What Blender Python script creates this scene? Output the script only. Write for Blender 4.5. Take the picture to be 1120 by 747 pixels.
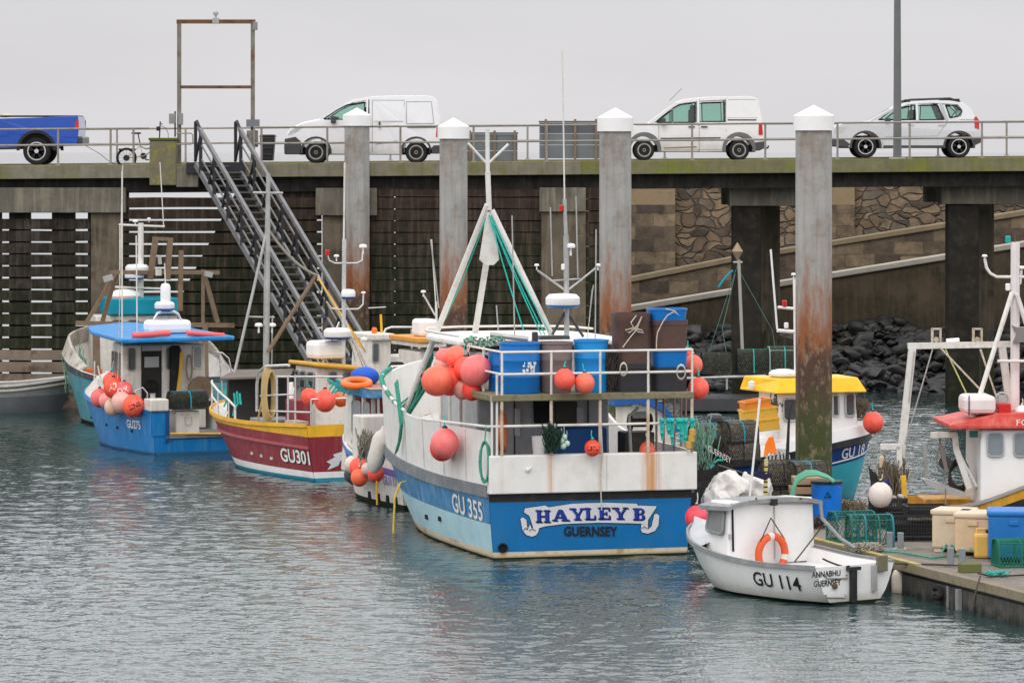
import bpy, bmesh, math, random
from mathutils import Vector, Matrix
import numpy as np
for o in list(bpy.data.objects): bpy.data.objects.remove(o)
sc = bpy.context.scene
R = math.radians
random.seed(7)
# ------------------------------------------------------------------ camera
FOC = 4200.0; H0 = 7.05; YH = 165.0          # focal length (px of the 1120 px photo), eye height, horizon row
cam_d = bpy.data.cameras.new('camera'); cam = bpy.data.objects.new('camera', cam_d)
sc.collection.objects.link(cam); sc.camera = cam
cam.location = (0, 0, H0); cam.rotation_euler = (R(90), 0, 0)
cam_d.sensor_width = 36; cam_d.lens = FOC / 1120 * 36
cam_d.shift_y = (YH - 373.5) / 1120
cam_d.clip_start = 1; cam_d.clip_end = 30000
# ------------------------------------------------------------------ world, sun, exposure
SUN_EL, SUN_AZ = R(48), R(200)               # azimuth clockwise from +Y: behind the camera, slightly left
w = bpy.data.worlds.new('World'); sc.world = w; w.use_nodes = True
nt = w.node_tree; nt.nodes.clear()
def wn(t, **k):
    n = nt.nodes.new(t)
    for a, b in k.items(): setattr(n, a, b)
    return n
sky = wn('ShaderNodeTexSky', sky_type='NISHITA', sun_disc=False)
sky.sun_elevation = SUN_EL; sky.sun_rotation = SUN_AZ; sky.air_density = 1.0; sky.dust_density = 3.0
tc = wn('ShaderNodeTexCoord'); sep = wn('ShaderNodeSeparateXYZ'); nt.links.new(tc.outputs['Generated'], sep.inputs[0])
# overcast: grey cloud deck, brighter overhead than at the horizon
ramp = wn('ShaderNodeValToRGB'); cr = ramp.color_ramp
cr.elements[0].position = 0.0; cr.elements[0].color = (7.55, 7.4, 7.55, 1)
cr.elements[1].position = 0.9; cr.elements[1].color = (18, 18, 18.4, 1)
e = cr.elements.new(0.03); e.color = (7.4, 7.25, 7.4, 1)
e = cr.elements.new(0.05); e.color = (7.2, 7.15, 7.45, 1)
e = cr.elements.new(0.1); e.color = (13.5, 13.5, 13.9, 1)
e = cr.elements.new(0.18); e.color = (15.5, 15.5, 15.8, 1)
e = cr.elements.new(0.45); e.color = (17, 17, 17.3, 1)
nt.links.new(sep.outputs['Z'], ramp.inputs[0])
noi = wn('ShaderNodeTexNoise'); noi.inputs['Scale'].default_value = 5; noi.inputs['Detail'].default_value = 4
mp = wn('ShaderNodeMapping'); mp.inputs['Scale'].default_value = (1, 1, 5)
nt.links.new(tc.outputs['Generated'], mp.inputs[0]); nt.links.new(mp.outputs[0], noi.inputs[0])
mr = wn('ShaderNodeMapRange'); mr.inputs[3].default_value = 0.84; mr.inputs[4].default_value = 1.14
nt.links.new(noi.outputs[0], mr.inputs[0])
mul = wn('ShaderNodeVectorMath', operation='SCALE')
nt.links.new(ramp.outputs[0], mul.inputs[0]); nt.links.new(mr.outputs[0], mul.inputs['Scale'])
mix = wn('ShaderNodeMix', data_type='RGBA'); mix.inputs[0].default_value = 0.94
nt.links.new(sky.outputs[0], mix.inputs[6]); nt.links.new(mul.outputs[0], mix.inputs[7])
bg = wn('ShaderNodeBackground'); bg.inputs[1].default_value = 0.1
nt.links.new(mix.outputs[2], bg.inputs[0])
out = wn('ShaderNodeOutputWorld'); nt.links.new(bg.outputs[0], out.inputs[0])
sd = bpy.data.lights.new('sun', 'SUN'); sd.energy = .8; sd.angle = R(25); sd.color = (1, .97, .93)
so = bpy.data.objects.new('sun', sd); sc.collection.objects.link(so)
so.rotation_euler = Vector((math.sin(SUN_AZ) * math.cos(SUN_EL), math.cos(SUN_AZ) * math.cos(SUN_EL), math.sin(SUN_EL))).to_track_quat('Z', 'Y').to_euler()
sc.view_settings.view_transform = 'Standard'; sc.view_settings.look = 'None'
sc.view_settings.exposure = 0.0; sc.view_settings.gamma = 1
# ------------------------------------------------------------------ helpers
def P(px, py, s):                             # photo pixel + scale (px per metre) -> world point
    return Vector(((px - 560) / s, FOC / s, H0 + (YH - py) / s))
def G(px, py, z=0.0):                         # photo pixel -> point on the horizontal plane z
    s = (py - YH) / (H0 - z)
    return Vector(((px - 560) / s, FOC / s, z))
COL = sc.collection
MATS = {}
def M(name, col, rough=.55, metal=0, var=.12, scale=2.5, dirt=None, amt=.35, dscale=4, streak=None, samt=.4, bump=0, bscale=30, spec=.33, coat=0, low=None, lowz=(0, 1)):
    """procedural paint / concrete / wood; dirt = blotches, streak = vertical runs, low = colour towards the foot (algae, tide mark)"""
    if name in MATS: return MATS[name]
    m = bpy.data.materials.new(name); m.use_nodes = True; t = m.node_tree; N = t.nodes; Lk = t.links
    b = N['Principled BSDF']; b.inputs['Roughness'].default_value = rough; b.inputs['Metallic'].default_value = metal
    b.inputs['Specular IOR Level'].default_value = spec if rough < .7 else spec * .35; b.inputs['Coat Weight'].default_value = coat
    geo = N.new('ShaderNodeTexCoord'); O = geo.outputs['Object']
    def noise(sc_, det=5, mapping=None):
        n = N.new('ShaderNodeTexNoise'); n.inputs['Scale'].default_value = sc_; n.inputs['Detail'].default_value = det
        n.inputs['Roughness'].default_value = .65
        if mapping:
            q = N.new('ShaderNodeMapping'); q.inputs['Scale'].default_value = mapping; Lk.new(O, q.inputs[0]); Lk.new(q.outputs[0], n.inputs[0])
        else: Lk.new(O, n.inputs[0])
        return n.outputs[0]
    def rng(v, a, b_, c=0, d=1):
        n = N.new('ShaderNodeMapRange'); n.inputs[1].default_value = a; n.inputs[2].default_value = b_
        n.inputs[3].default_value = c; n.inputs[4].default_value = d; Lk.new(v, n.inputs[0]); return n.outputs[0]
    def mixc(f, A, B):
        n = N.new('ShaderNodeMix'); n.data_type = 'RGBA'
        if isinstance(f, float): n.inputs[0].default_value = f
        else: Lk.new(f, n.inputs[0])
        for i, v in ((6, A), (7, B)):
            if isinstance(v, tuple): n.inputs[i].default_value = (*v, 1)
            else: Lk.new(v, n.inputs[i])
        return n.outputs[2]
    def mulv(a, b_):
        n = N.new('ShaderNodeMath'); n.operation = 'MULTIPLY'
        for i, v in ((0, a), (1, b_)):
            if isinstance(v, float): n.inputs[i].default_value = v
            else: Lk.new(v, n.inputs[i])
        return n.outputs[0]
    c = mixc(rng(noise(scale), .3, .7), tuple(x * (1 - var) for x in col), tuple(min(1, x * (1 + var)) for x in col))
    if low:
        sp = N.new('ShaderNodeSeparateXYZ'); Lk.new(O, sp.inputs[0])
        ad = N.new('ShaderNodeMath'); ad.operation = 'ADD'; Lk.new(sp.outputs[2], ad.inputs[0])
        Lk.new(rng(noise(3), 0, 1, -.5 * (lowz[1] - lowz[0]), .5 * (lowz[1] - lowz[0])), ad.inputs[1])
        c = mixc(rng(ad.outputs[0], lowz[0], lowz[1], 1, 0), c, low)
    if dirt: c = mixc(mulv(rng(noise(dscale), .5, .68), float(amt)), c, dirt)
    if streak: c = mixc(mulv(rng(noise(1, 4, (7, 7, .55)), .48, .7), float(samt)), c, streak)
    Lk.new(c, b.inputs['Base Color'])
    if bump:
        bn = N.new('ShaderNodeBump'); bn.inputs['Strength'].default_value = bump; bn.inputs['Distance'].default_value = .03
        Lk.new(noise(bscale, 6), bn.inputs['Height']); Lk.new(bn.outputs[0], b.inputs['Normal'])
    if rough < .7:
        Lk.new(rng(noise(scale * 3), .3, .7, max(0, rough - .1), min(1, rough + .12)), b.inputs['Roughness'])
    MATS[name] = m; return m
def glassm(name, tint, alpha=.55):
    if name in MATS: return MATS[name]
    m = bpy.data.materials.new(name); m.use_nodes = True; t = m.node_tree; N = t.nodes; N.clear()
    tr = N.new('ShaderNodeBsdfTransparent'); tr.inputs[0].default_value = (*tint, 1)
    gl = N.new('ShaderNodeBsdfGlossy'); gl.inputs['Roughness'].default_value = .03
    fr = N.new('ShaderNodeFresnel'); fr.inputs[0].default_value = 1.5
    mx = N.new('ShaderNodeMixShader'); t.links.new(fr.outputs[0], mx.inputs[0]); t.links.new(tr.outputs[0], mx.inputs[1]); t.links.new(gl.outputs[0], mx.inputs[2])
    o = N.new('ShaderNodeOutputMaterial'); t.links.new(mx.outputs[0], o.inputs[0]); MATS[name] = m; return m

SPLIT_SIDE = {'pillar', 'window_seal', 'panel_line', 'side_window', 'wheel_arch', 'rub_strip', 'slide_rail', 'tail_lamp', 'headlight', 'sill', 'roof_rail', 'roof_rail_foot', 'side_step', 'rear_quarter', 'scuff'}
SPLIT_PIECE = {'scupper', 'drain', 'stanchions', 'roof_stay', 'mast_stay', 'aft_post', 'junction_box', 'brake'}
class MB:
    def __init__(s): s.v = []; s.f = []; s.m = []
    def add(s, vs, fs, mi=0):
        n = len(s.v); s.v += [Vector(v) for v in vs]; s.f += [[i + n for i in f] for f in fs]; s.m += [mi] * len(fs); return s
    def box(s, c, d, rz=0, mi=0, rot=None):
        c = Vector(c); h = [x / 2 for x in d]
        vs = [Vector((x * h[0], y * h[1], z * h[2])) for x in (-1, 1) for y in (-1, 1) for z in (-1, 1)]
        m = rot if rot is not None else Matrix.Rotation(rz, 3, 'Z')
        return s.add([c + m @ v for v in vs], [(0, 1, 3, 2), (4, 6, 7, 5), (0, 4, 5, 1), (2, 3, 7, 6), (0, 2, 6, 4), (1, 5, 7, 3)], mi)
    def bb(s, a, b, mi=0):                    # box from two corners
        return s.box([(a[i] + b[i]) / 2 for i in range(3)], [abs(b[i] - a[i]) for i in range(3)], mi=mi)
    def bar(s, a, b, w, h=None, mi=0):        # rectangular bar a->b
        a, b = Vector(a), Vector(b); d = b - a; h = h or w
        q = d.to_track_quat('Y', 'Z').to_matrix()
        return s.box((a + b) / 2, (w, d.length, h), rot=q, mi=mi)
    def tube(s, pts, r, n=6, mi=0, closed=False):
        pts = [Vector(p) for p in pts]; L = len(pts); vs = []; fs = []
        rs = r if isinstance(r, (list, tuple)) else [r] * L
        up = None
        for i, p in enumerate(pts):
            if closed: d = pts[(i + 1) % L] - pts[i - 1]
            else: d = pts[min(i + 1, L - 1)] - pts[max(i - 1, 0)]
            if d.length < 1e-9: d = Vector((0, 0, 1))
            d.normalize()
            if up is None: up = Vector((0, 0, 1)) if abs(d.z) < .9 else Vector((1, 0, 0))
            x = d.cross(up)
            if x.length < 1e-4: x = d.cross(Vector((0, 1, 0)))
            x.normalize(); y = x.cross(d); up = y
            for k in range(n):
                a = 2 * math.pi * k / n; vs.append(p + (x * math.cos(a) + y * math.sin(a)) * rs[i])
        for i in range(L if closed else L - 1):
            j = (i + 1) % L
            for k in range(n): fs.append((i * n + k, i * n + (k + 1) % n, j * n + (k + 1) % n, j * n + k))
        if not closed: fs += [tuple(range(n))[::-1], tuple(range((L - 1) * n, L * n))]
        return s.add(vs, fs, mi)
    def lathe(s, prof, c=(0, 0, 0), n=20, mi=0, axis='Z', rot=None):
        c = Vector(c); vs = []; fs = []
        for r, z in prof:
            for k in range(n):
                a = 2 * math.pi * k / n; v = Vector((r * math.cos(a), r * math.sin(a), z))
                if axis == 'Y': v = Vector((v.x, v.z, v.y))
                if axis == 'X': v = Vector((v.z, v.x, v.y))
                if rot is not None: v = rot @ v
                vs.append(c + v)
        for i in range(len(prof) - 1):
            for k in range(n): fs.append((i * n + k, i * n + (k + 1) % n, (i + 1) * n + (k + 1) % n, (i + 1) * n + k))
        if prof[0][0] > 1e-6: fs.append(tuple(range(n))[::-1])
        if prof[-1][0] > 1e-6: fs.append(tuple(range((len(prof) - 1) * n, len(prof) * n)))
        return s.add(vs, fs, mi)
    def sph(s, c, r, n=16, mi=0, sq=(1, 1, 1)):
        k = n // 2 + 1
        prof = [(math.sin(math.pi * i / k) * 1, -math.cos(math.pi * i / k)) for i in range(k + 1)]
        a = len(s.v); s.lathe(prof, (0, 0, 0), n, mi); c = Vector(c)
        for i in range(a, len(s.v)): v = s.v[i]; s.v[i] = c + Vector((v.x * r * sq[0], v.y * r * sq[1], v.z * r * sq[2]))
        return s
    def prism(s, pts, off, mi=0):             # closed polygon (3D points) swept by vector off
        n = len(pts); off = Vector(off); pts = [Vector(p) for p in pts]
        return s.add(pts + [p + off for p in pts], [tuple(range(n)), tuple(range(n, 2 * n))[::-1]] + [(i, (i + 1) % n, (i + 1) % n + n, i + n) for i in range(n)], mi)
    def poly(s, pts, mi=0): return s.add(pts, [tuple(range(len(pts)))], mi)
    def groups(s, name):
        if name in SPLIT_SIDE:
            key = [sum(s.v[i].y for i in f) > 0 for f in s.f]; return [[i for i, k in enumerate(key) if k == q] for q in (False, True) if q in key]
        if name in SPLIT_PIECE:
            par = list(range(len(s.v)))
            def fd(a):
                while par[a] != a: par[a] = par[par[a]]; a = par[a]
                return a
            for f in s.f:
                for i in f[1:]: par[fd(i)] = fd(f[0])
            g = {}
            for i, f in enumerate(s.f): g.setdefault(fd(f[0]), []).append(i)
            return list(g.values())
        return None
    def build(s, name, mats, parent=None, smooth=False, bevel=0, local=False, recalc=True, sub=0):
        g = s.groups(name) if parent is not None else None
        if g and len(g) > 1:
            for fl in g:
                q = MB(); ix = {}
                for i in fl:
                    f = [ix.setdefault(j, len(ix)) for j in s.f[i]]; q.f.append(f); q.m.append(s.m[i])
                q.v = [None] * len(ix)
                for j, k in ix.items(): q.v[k] = s.v[j]
                q.done = True; r = q.build_(name, mats, parent, smooth, bevel, local, recalc, sub)
            return r
        return s.build_(name, mats, parent, smooth, bevel, local, recalc, sub)
    def build_(s, name, mats, parent=None, smooth=False, bevel=0, local=False, recalc=True, sub=0):
        me = bpy.data.meshes.new(name)
        off = Vector((0, 0, 0))
        if parent is not None and not local:
            off = parent.location if parent.parent is None else parent.parent.location + parent.location
        me.from_pydata([v - off for v in s.v], [], s.f)
        if not isinstance(mats, (list, tuple)): mats = [mats]
        for m in mats: me.materials.append(m)
        me.polygons.foreach_set('material_index', s.m)
        if recalc:
            b = bmesh.new(); b.from_mesh(me); bmesh.ops.remove_doubles(b, verts=b.verts, dist=1e-5)
            bmesh.ops.recalc_face_normals(b, faces=b.faces); b.to_mesh(me); b.free()
        if smooth:
            me.polygons.foreach_set('use_smooth', [True] * len(me.polygons))
            me.set_sharp_from_angle(angle=R(40 if smooth is True else smooth))
        o = bpy.data.objects.new(name, me); COL.objects.link(o)
        if parent is not None: o.parent = parent
        if bevel:
            md = o.modifiers.new('bevel', 'BEVEL'); md.width = bevel; md.segments = 2; md.limit_method = 'ANGLE'; md.harden_normals = False
        if sub:
            md = o.modifiers.new('sub', 'SUBSURF'); md.levels = md.render_levels = sub
        return o
def tag(o, label, cat, group=None):
    o['label'] = label; o['category'] = cat
    if group: o['group'] = group
    return o
def thing(name, label, cat, loc=(0, 0, 0), rz=0, group=None):
    o = bpy.data.objects.new(name, None); COL.objects.link(o); o.location = loc; o.rotation_euler = (0, 0, rz); o.empty_display_size = .2
    return tag(o, label, cat, group)
def one(mb, name, mats, label, cat, loc, group=None, **k):       # a thing that is one mesh; vertices given in world space
    loc = Vector(loc); mb.v = [v - loc for v in mb.v]
    o = mb.build(name, mats, **k); o.location = loc
    return tag(o, label, cat, group)
def copy_tree(o, parent=None):
    c = o.copy(); COL.objects.link(c)
    if parent is not None: c.parent = parent
    for ch in list(o.children): copy_tree(ch, c)
    return c
def struct(o): o['kind'] = 'structure'; return o
def crom(xs, ys, x):                          # smooth interpolation
    if x <= xs[0]: return ys[0]
    if x >= xs[-1]: return ys[-1]
    i = max(j for j in range(len(xs) - 1) if xs[j] <= x)
    t = (x - xs[i]) / (xs[i + 1] - xs[i]); h = xs[i + 1] - xs[i]
    def sl(j):
        if j == 0: return (ys[1] - ys[0]) / (xs[1] - xs[0])
        if j == len(xs) - 1: return (ys[-1] - ys[-2]) / (xs[-1] - xs[-2])
        return (ys[j + 1] - ys[j - 1]) / (xs[j + 1] - xs[j - 1])
    return (2*t**3-3*t*t+1)*ys[i] + (t**3-2*t*t+t)*h*sl(i) + (-2*t**3+3*t*t)*ys[i+1] + (t**3-t*t)*h*sl(i+1)
def sag(a, b, d, n=12):                       # hanging line
    a, b = Vector(a), Vector(b)
    return [a.lerp(b, i / n) - Vector((0, 0, d * 4 * (i / n) * (1 - i / n))) for i in range(n + 1)]
def text_geo(txt, size, xs=1.0, bold=0.0, spacing=1.0):
    cu = bpy.data.curves.new('lettering', 'FONT'); cu.body = txt; cu.size = size; cu.offset = bold * size; cu.space_character = spacing
    cu.align_x = 'CENTER'; cu.resolution_u = 3
    o = bpy.data.objects.new('lettering', cu); COL.objects.link(o)
    dg = bpy.context.evaluated_depsgraph_get(); me = bpy.data.meshes.new_from_object(o.evaluated_get(dg))
    vs = [(v.co.x * xs, v.co.y) for v in me.vertices]; fs = [tuple(p.vertices) for p in me.polygons]
    bpy.data.objects.remove(o); bpy.data.meshes.remove(me); bpy.data.curves.remove(cu)
    return vs, fs
def put_text(name, txt, size, fn, mat, parent, xs=1.0, bold=0.0, spacing=1.0, local=True):
    vs, fs = text_geo(txt, size, xs, bold, spacing)
    mb = MB(); mb.add([fn(u, v) for u, v in vs], fs)
    return mb.build(name, mat, parent, local=local, recalc=False)
# ------------------------------------------------------------------ shared materials
white = M('white_paint', (.76, .74, .71), .4, dirt=(.45, .38, .3), amt=.3, streak=(.5, .4, .3), samt=.22)
cleanwhite = M('clean_white_plastic', (.8, .79, .78), .35, var=.04)
galv = M('galvanised_steel', (.42, .42, .41), .5, .5, dirt=(.25, .2, .15), amt=.4)
rusty = M('rusty_steel', (.16, .085, .05), .85, dirt=(.09, .05, .03), amt=.8, bump=.3)
brownsteel = M('weathered_brown_steel', (.2, .14, .095), .8, dirt=(.1, .06, .04), amt=.6, bump=.2)
alum = M('dull_aluminium', (.5, .5, .49), .42, .35, dirt=(.3, .28, .25), amt=.3)
blackr = M('black_rubber', (.015, .015, .016), .7, var=.3, dirt=(.05, .045, .04))
darkgrey = M('dark_grey_plastic', (.05, .05, .053), .55)
greyp = M('grey_paint', (.24, .24, .235), .55, dirt=(.14, .12, .1), amt=.4, streak=(.35, .3, .25), samt=.3)
blackp = M('black_paint', (.018, .018, .02), .5, dirt=(.08, .07, .06), amt=.4)
darkvoid = M('dark_interior', (.03, .028, .026), .8)
stainless = M('stainless_tube', (.62, .61, .6), .28, .7)
greenrope = M('green_rope', (.07, .34, .25), .85, var=.3, scale=20, bump=.6, bscale=120)
tealrope = M('teal_rope', (.03, .42, .36), .85, var=.3, scale=20)
bluerope = M('blue_rope', (.03, .14, .4), .85, var=.3, scale=20)
yellowrope = M('yellow_rope', (.65, .45, .08), .85, var=.3, scale=20)
paleRope = M('pale_rope', (.5, .45, .36), .9, var=.3, scale=20)
darkrope = M('dark_rope', (.06, .05, .045), .9, var=.3, scale=20)
winglass = M('cabin_window_glass', (.05, .06, .062), .08, var=.3, scale=1.2, spec=.8)
cleargl = glassm('green_tinted_glass', (.74, .88, .83))
lampred = M('red_lens', (.5, .02, .02), .2)
orangep = M('orange_plastic', (.8, .16, .02), .4)
yellowp = M('yellow_paint', (.78, .42, .02), .42, dirt=(.4, .22, .05), amt=.3, streak=(.4, .25, .1), samt=.25)
bluep = M('bright_blue_paint', (.012, .2, .52), .38, dirt=(.03, .12, .25), amt=.4, streak=(.2, .3, .4), samt=.2)
# ------------------------------------------------------------------ water
def water():
    m = bpy.data.materials.new('harbour_water'); m.use_nodes = True; N = m.node_tree.nodes; Lk = m.node_tree.links
    b = N['Principled BSDF']; b.inputs['Base Color'].default_value = (.02, .046, .045, 1); b.inputs['Roughness'].default_value = .06
    b.inputs['IOR'].default_value = 1.333; b.inputs['Specular IOR Level'].default_value = .85
    tcn = N.new('ShaderNodeTexCoord')
    def nz(sx, sy, det, rough=.6):
        q = N.new('ShaderNodeMapping'); q.inputs['Scale'].default_value = (sx, sy, 1); n = N.new('ShaderNodeTexNoise'); n.inputs['Scale'].default_value = 1
        n.inputs['Detail'].default_value = det; n.inputs['Roughness'].default_value = rough
        Lk.new(tcn.outputs['Object'], q.inputs[0]); Lk.new(q.outputs[0], n.inputs[0]); return n.outputs[0]
    b1 = N.new('ShaderNodeBump'); b1.inputs['Strength'].default_value = 1; b1.inputs['Distance'].default_value = .012
    Lk.new(nz(16, 11, 2, .5), b1.inputs['Height'])
    Lk.new(b1.outputs[0], b.inputs['Normal'])
    # near sheet with real waves
    nx, ny = 860, 1250; XW = 15.5
    xs = np.linspace(-XW, XW, nx); ys = 40 + (118 - 40) * (np.linspace(0, 1, ny) ** 1.7)
    X, Y = np.meshgrid(xs.astype(np.float32), ys.astype(np.float32)); Z = np.zeros_like(X); rs = np.random.RandomState(3)
    for k in range(58):
        lam = .15 * 10 ** (k / 57 * .85); th = rs.normal(1.45, .55 if lam < .5 else .35); kx, ky = math.cos(th) * 2 * math.pi / lam, math.sin(th) * 2 * math.pi / lam
        sl = .030 if lam < .45 else .014
        amp = sl * lam / (2 * math.pi); ph = rs.rand() * 6.28
        wob = np.float32(1.3) * np.sin(X * rs.uniform(.3, 1.4) + Y * rs.uniform(.1, .8) + rs.rand() * 6)
        env = .75 + .6 * np.sin(X * rs.uniform(.1, .5) + Y * rs.uniform(.08, .5) + rs.rand() * 6)
        Z += (amp * env * np.sin(kx * X + ky * Y + ph + wob)).astype(np.float32)
    edge = np.minimum(1, np.minimum(X + XW, XW - X) / 1.0) * np.minimum(1, (118 - Y) / 2) * np.minimum(1, (Y - 40) / 1)
    Z *= edge
    vs = np.stack([X.ravel(), Y.ravel(), Z.ravel()], 1); idx = np.arange(nx * ny).reshape(ny, nx)
    fs = np.stack([idx[:-1, :-1].ravel(), idx[:-1, 1:].ravel(), idx[1:, 1:].ravel(), idx[1:, :-1].ravel()], 1)
    me = bpy.data.meshes.new('water')
    # outer sheet to the horizon joined to the near sheet
    F = 14000
    extra = [(-XW, 40, 0), (XW, 40, 0), (XW, 118, 0), (-XW, 118, 0), (-F, -F, 0), (F, -F, 0), (F, F, 0), (-F, F, 0)]
    n0 = len(vs); vs = np.vstack([vs, extra]).astype(np.float32)
    fs = np.vstack([fs, [[n0, n0 + 4, n0 + 5, n0 + 1], [n0 + 1, n0 + 5, n0 + 6, n0 + 2], [n0 + 2, n0 + 6, n0 + 7, n0 + 3], [n0 + 3, n0 + 7, n0 + 4, n0]]]).astype(np.int32)
    me.vertices.add(len(vs)); me.vertices.foreach_set('co', vs.ravel()); me.loops.add(fs.size); me.loops.foreach_set('vertex_index', fs.ravel())
    me.polygons.add(len(fs)); me.polygons.foreach_set('loop_start', np.arange(0, fs.size, 4, dtype=np.int32)); me.polygons.foreach_set('use_smooth', np.ones(len(fs), dtype=bool))
    me.update(calc_edges=True); me.validate(); me.materials.append(m)
    o = bpy.data.objects.new('water', me); COL.objects.link(o)
    struct(o)
water()
# ------------------------------------------------------------------ quay
QY = 105.0                                     # front face of the quay
def dz(x): return 6.72 + 0.0078 * x            # deck level (falls gently to the left)
conc = M('stained_concrete', (.14, .125, .1), .9, var=.3, scale=1.2, dirt=(.09, .08, .06), amt=.6, dscale=2, streak=(.34, .3, .22), samt=.5, bump=.4, bscale=12)
mossy = M('mossy_concrete_edge', (.2, .18, .13), .95, var=.2, dirt=(.15, .15, .035), amt=.9, dscale=1.1, streak=(.09, .09, .05), samt=.4, bump=.4, bscale=14)
mossyr = M('mossy_green_concrete_edge', (.17, .16, .085), .95, var=.2, dirt=(.17, .18, .03), amt=.9, dscale=1.3, streak=(.1, .09, .05), samt=.4, bump=.4, bscale=14)
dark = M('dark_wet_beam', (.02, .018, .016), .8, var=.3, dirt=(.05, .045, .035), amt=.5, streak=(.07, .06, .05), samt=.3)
asphalt = M('deck_surface', (.3, .29, .27), .9, var=.1)
# deck of the pier: one slab, laid along the slight fall
def slab(mb, x0, x1, y0, y1, zt, th, mi=0):
    a, b = dz(x0) + zt, dz(x1) + zt
    mb.add([(x0, y0, a), (x1, y0, b), (x1, y1, b), (x0, y1, a), (x0, y0, a - th), (x1, y0, b - th), (x1, y1, b - th), (x0, y1, a - th)],
           [(0, 1, 2, 3), (4, 7, 6, 5), (0, 4, 5, 1), (1, 5, 6, 2), (2, 6, 7, 3), (3, 7, 4, 0)], mi)
mb = MB(); slab(mb, -30, 30, QY + .35, QY + 8, 0, .3); o = mb.build('road_deck', asphalt); struct(o)
pier = thing('pier', 'long raised concrete pier with mossy edge beams carrying the road above the harbour', 'pier', (0, QY, 0))
mb = MB(); slab(mb, -30, 1.9, QY, QY + .345, .03, .37); mb.build('edge_beam', mossy, pier, bevel=.015)
mb = MB(); slab(mb, 1.9, 30, QY, QY + .345, .03, .37); mb.build('edge_beam', mossyr, pier, bevel=.015)
mb = MB(); slab(mb, -30, 30, QY + 7.65, QY + 8.0, .06, .4); mb.build('edge_beam', mossyr, pier)
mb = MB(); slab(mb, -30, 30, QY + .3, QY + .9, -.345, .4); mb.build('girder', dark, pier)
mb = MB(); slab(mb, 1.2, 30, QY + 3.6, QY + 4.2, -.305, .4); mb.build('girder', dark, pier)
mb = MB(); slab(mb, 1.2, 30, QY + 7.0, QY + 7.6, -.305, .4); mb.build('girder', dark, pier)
# concrete columns with crossheads
def zof(py, s=40.0): return H0 + (YH - py) / s
colm = M('stained_concrete_column', (.13, .105, .078), .9, var=.3, scale=1, dirt=(.045, .036, .025), amt=.8, dscale=1.5, streak=(.25, .2, .13), samt=.5, bump=.5, bscale=10, low=(.035, .045, .02), lowz=(.4, 2.4))
colb = M('dark_column', (.024, .021, .018), .85, var=.3, scale=1, dirt=(.055, .045, .03), amt=.5, bump=.4, bscale=10, low=(.014, .018, .009), lowz=(.3, 2))  # base colour taken darker to stand in for shade under the deck
def col(px0, px1, ztop, y0, dep, mt, name='column'):
    mb = MB(); mb.bb(((px0 - 560) / 40, y0, -.8), ((px1 - 560) / 40, y0 + dep, ztop)); return mb.build(name, mt, pier, bevel=.03)
def head(px0, px1, y_top, y_bot, y0=QY + .1, dep=1.0, mt=conc):
    mb = MB(); mb.bb(((px0 - 560) / 40, y0, zof(y_bot)), ((px1 - 560) / 40, y0 + dep, zof(y_top))); return mb.build('crosshead', mt, pier, bevel=.02)
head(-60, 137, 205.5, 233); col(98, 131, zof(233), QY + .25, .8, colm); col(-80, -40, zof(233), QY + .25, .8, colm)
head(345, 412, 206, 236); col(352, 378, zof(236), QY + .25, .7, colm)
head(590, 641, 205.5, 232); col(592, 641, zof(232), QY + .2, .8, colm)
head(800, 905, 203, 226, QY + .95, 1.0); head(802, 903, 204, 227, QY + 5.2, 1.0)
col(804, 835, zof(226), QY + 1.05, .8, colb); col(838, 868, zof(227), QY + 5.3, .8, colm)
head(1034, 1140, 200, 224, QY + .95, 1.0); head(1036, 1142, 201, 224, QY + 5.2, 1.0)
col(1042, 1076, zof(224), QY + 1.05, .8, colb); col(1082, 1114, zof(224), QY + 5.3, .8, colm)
# footing behind the middle column
mb = MB(); a = P(836, 372, 38); b = P(868, 372, 38)
mb.prism([(a.x - .25, QY + 5.1, -.5), (b.x + .3, QY + 5.1, -.5), (b.x + .1, QY + 5.1, 1.6), (a.x, QY + 5.1, 1.9)], (0, 1.4, 0)); mb.build('footing', colm, pier, bevel=.05)
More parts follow.
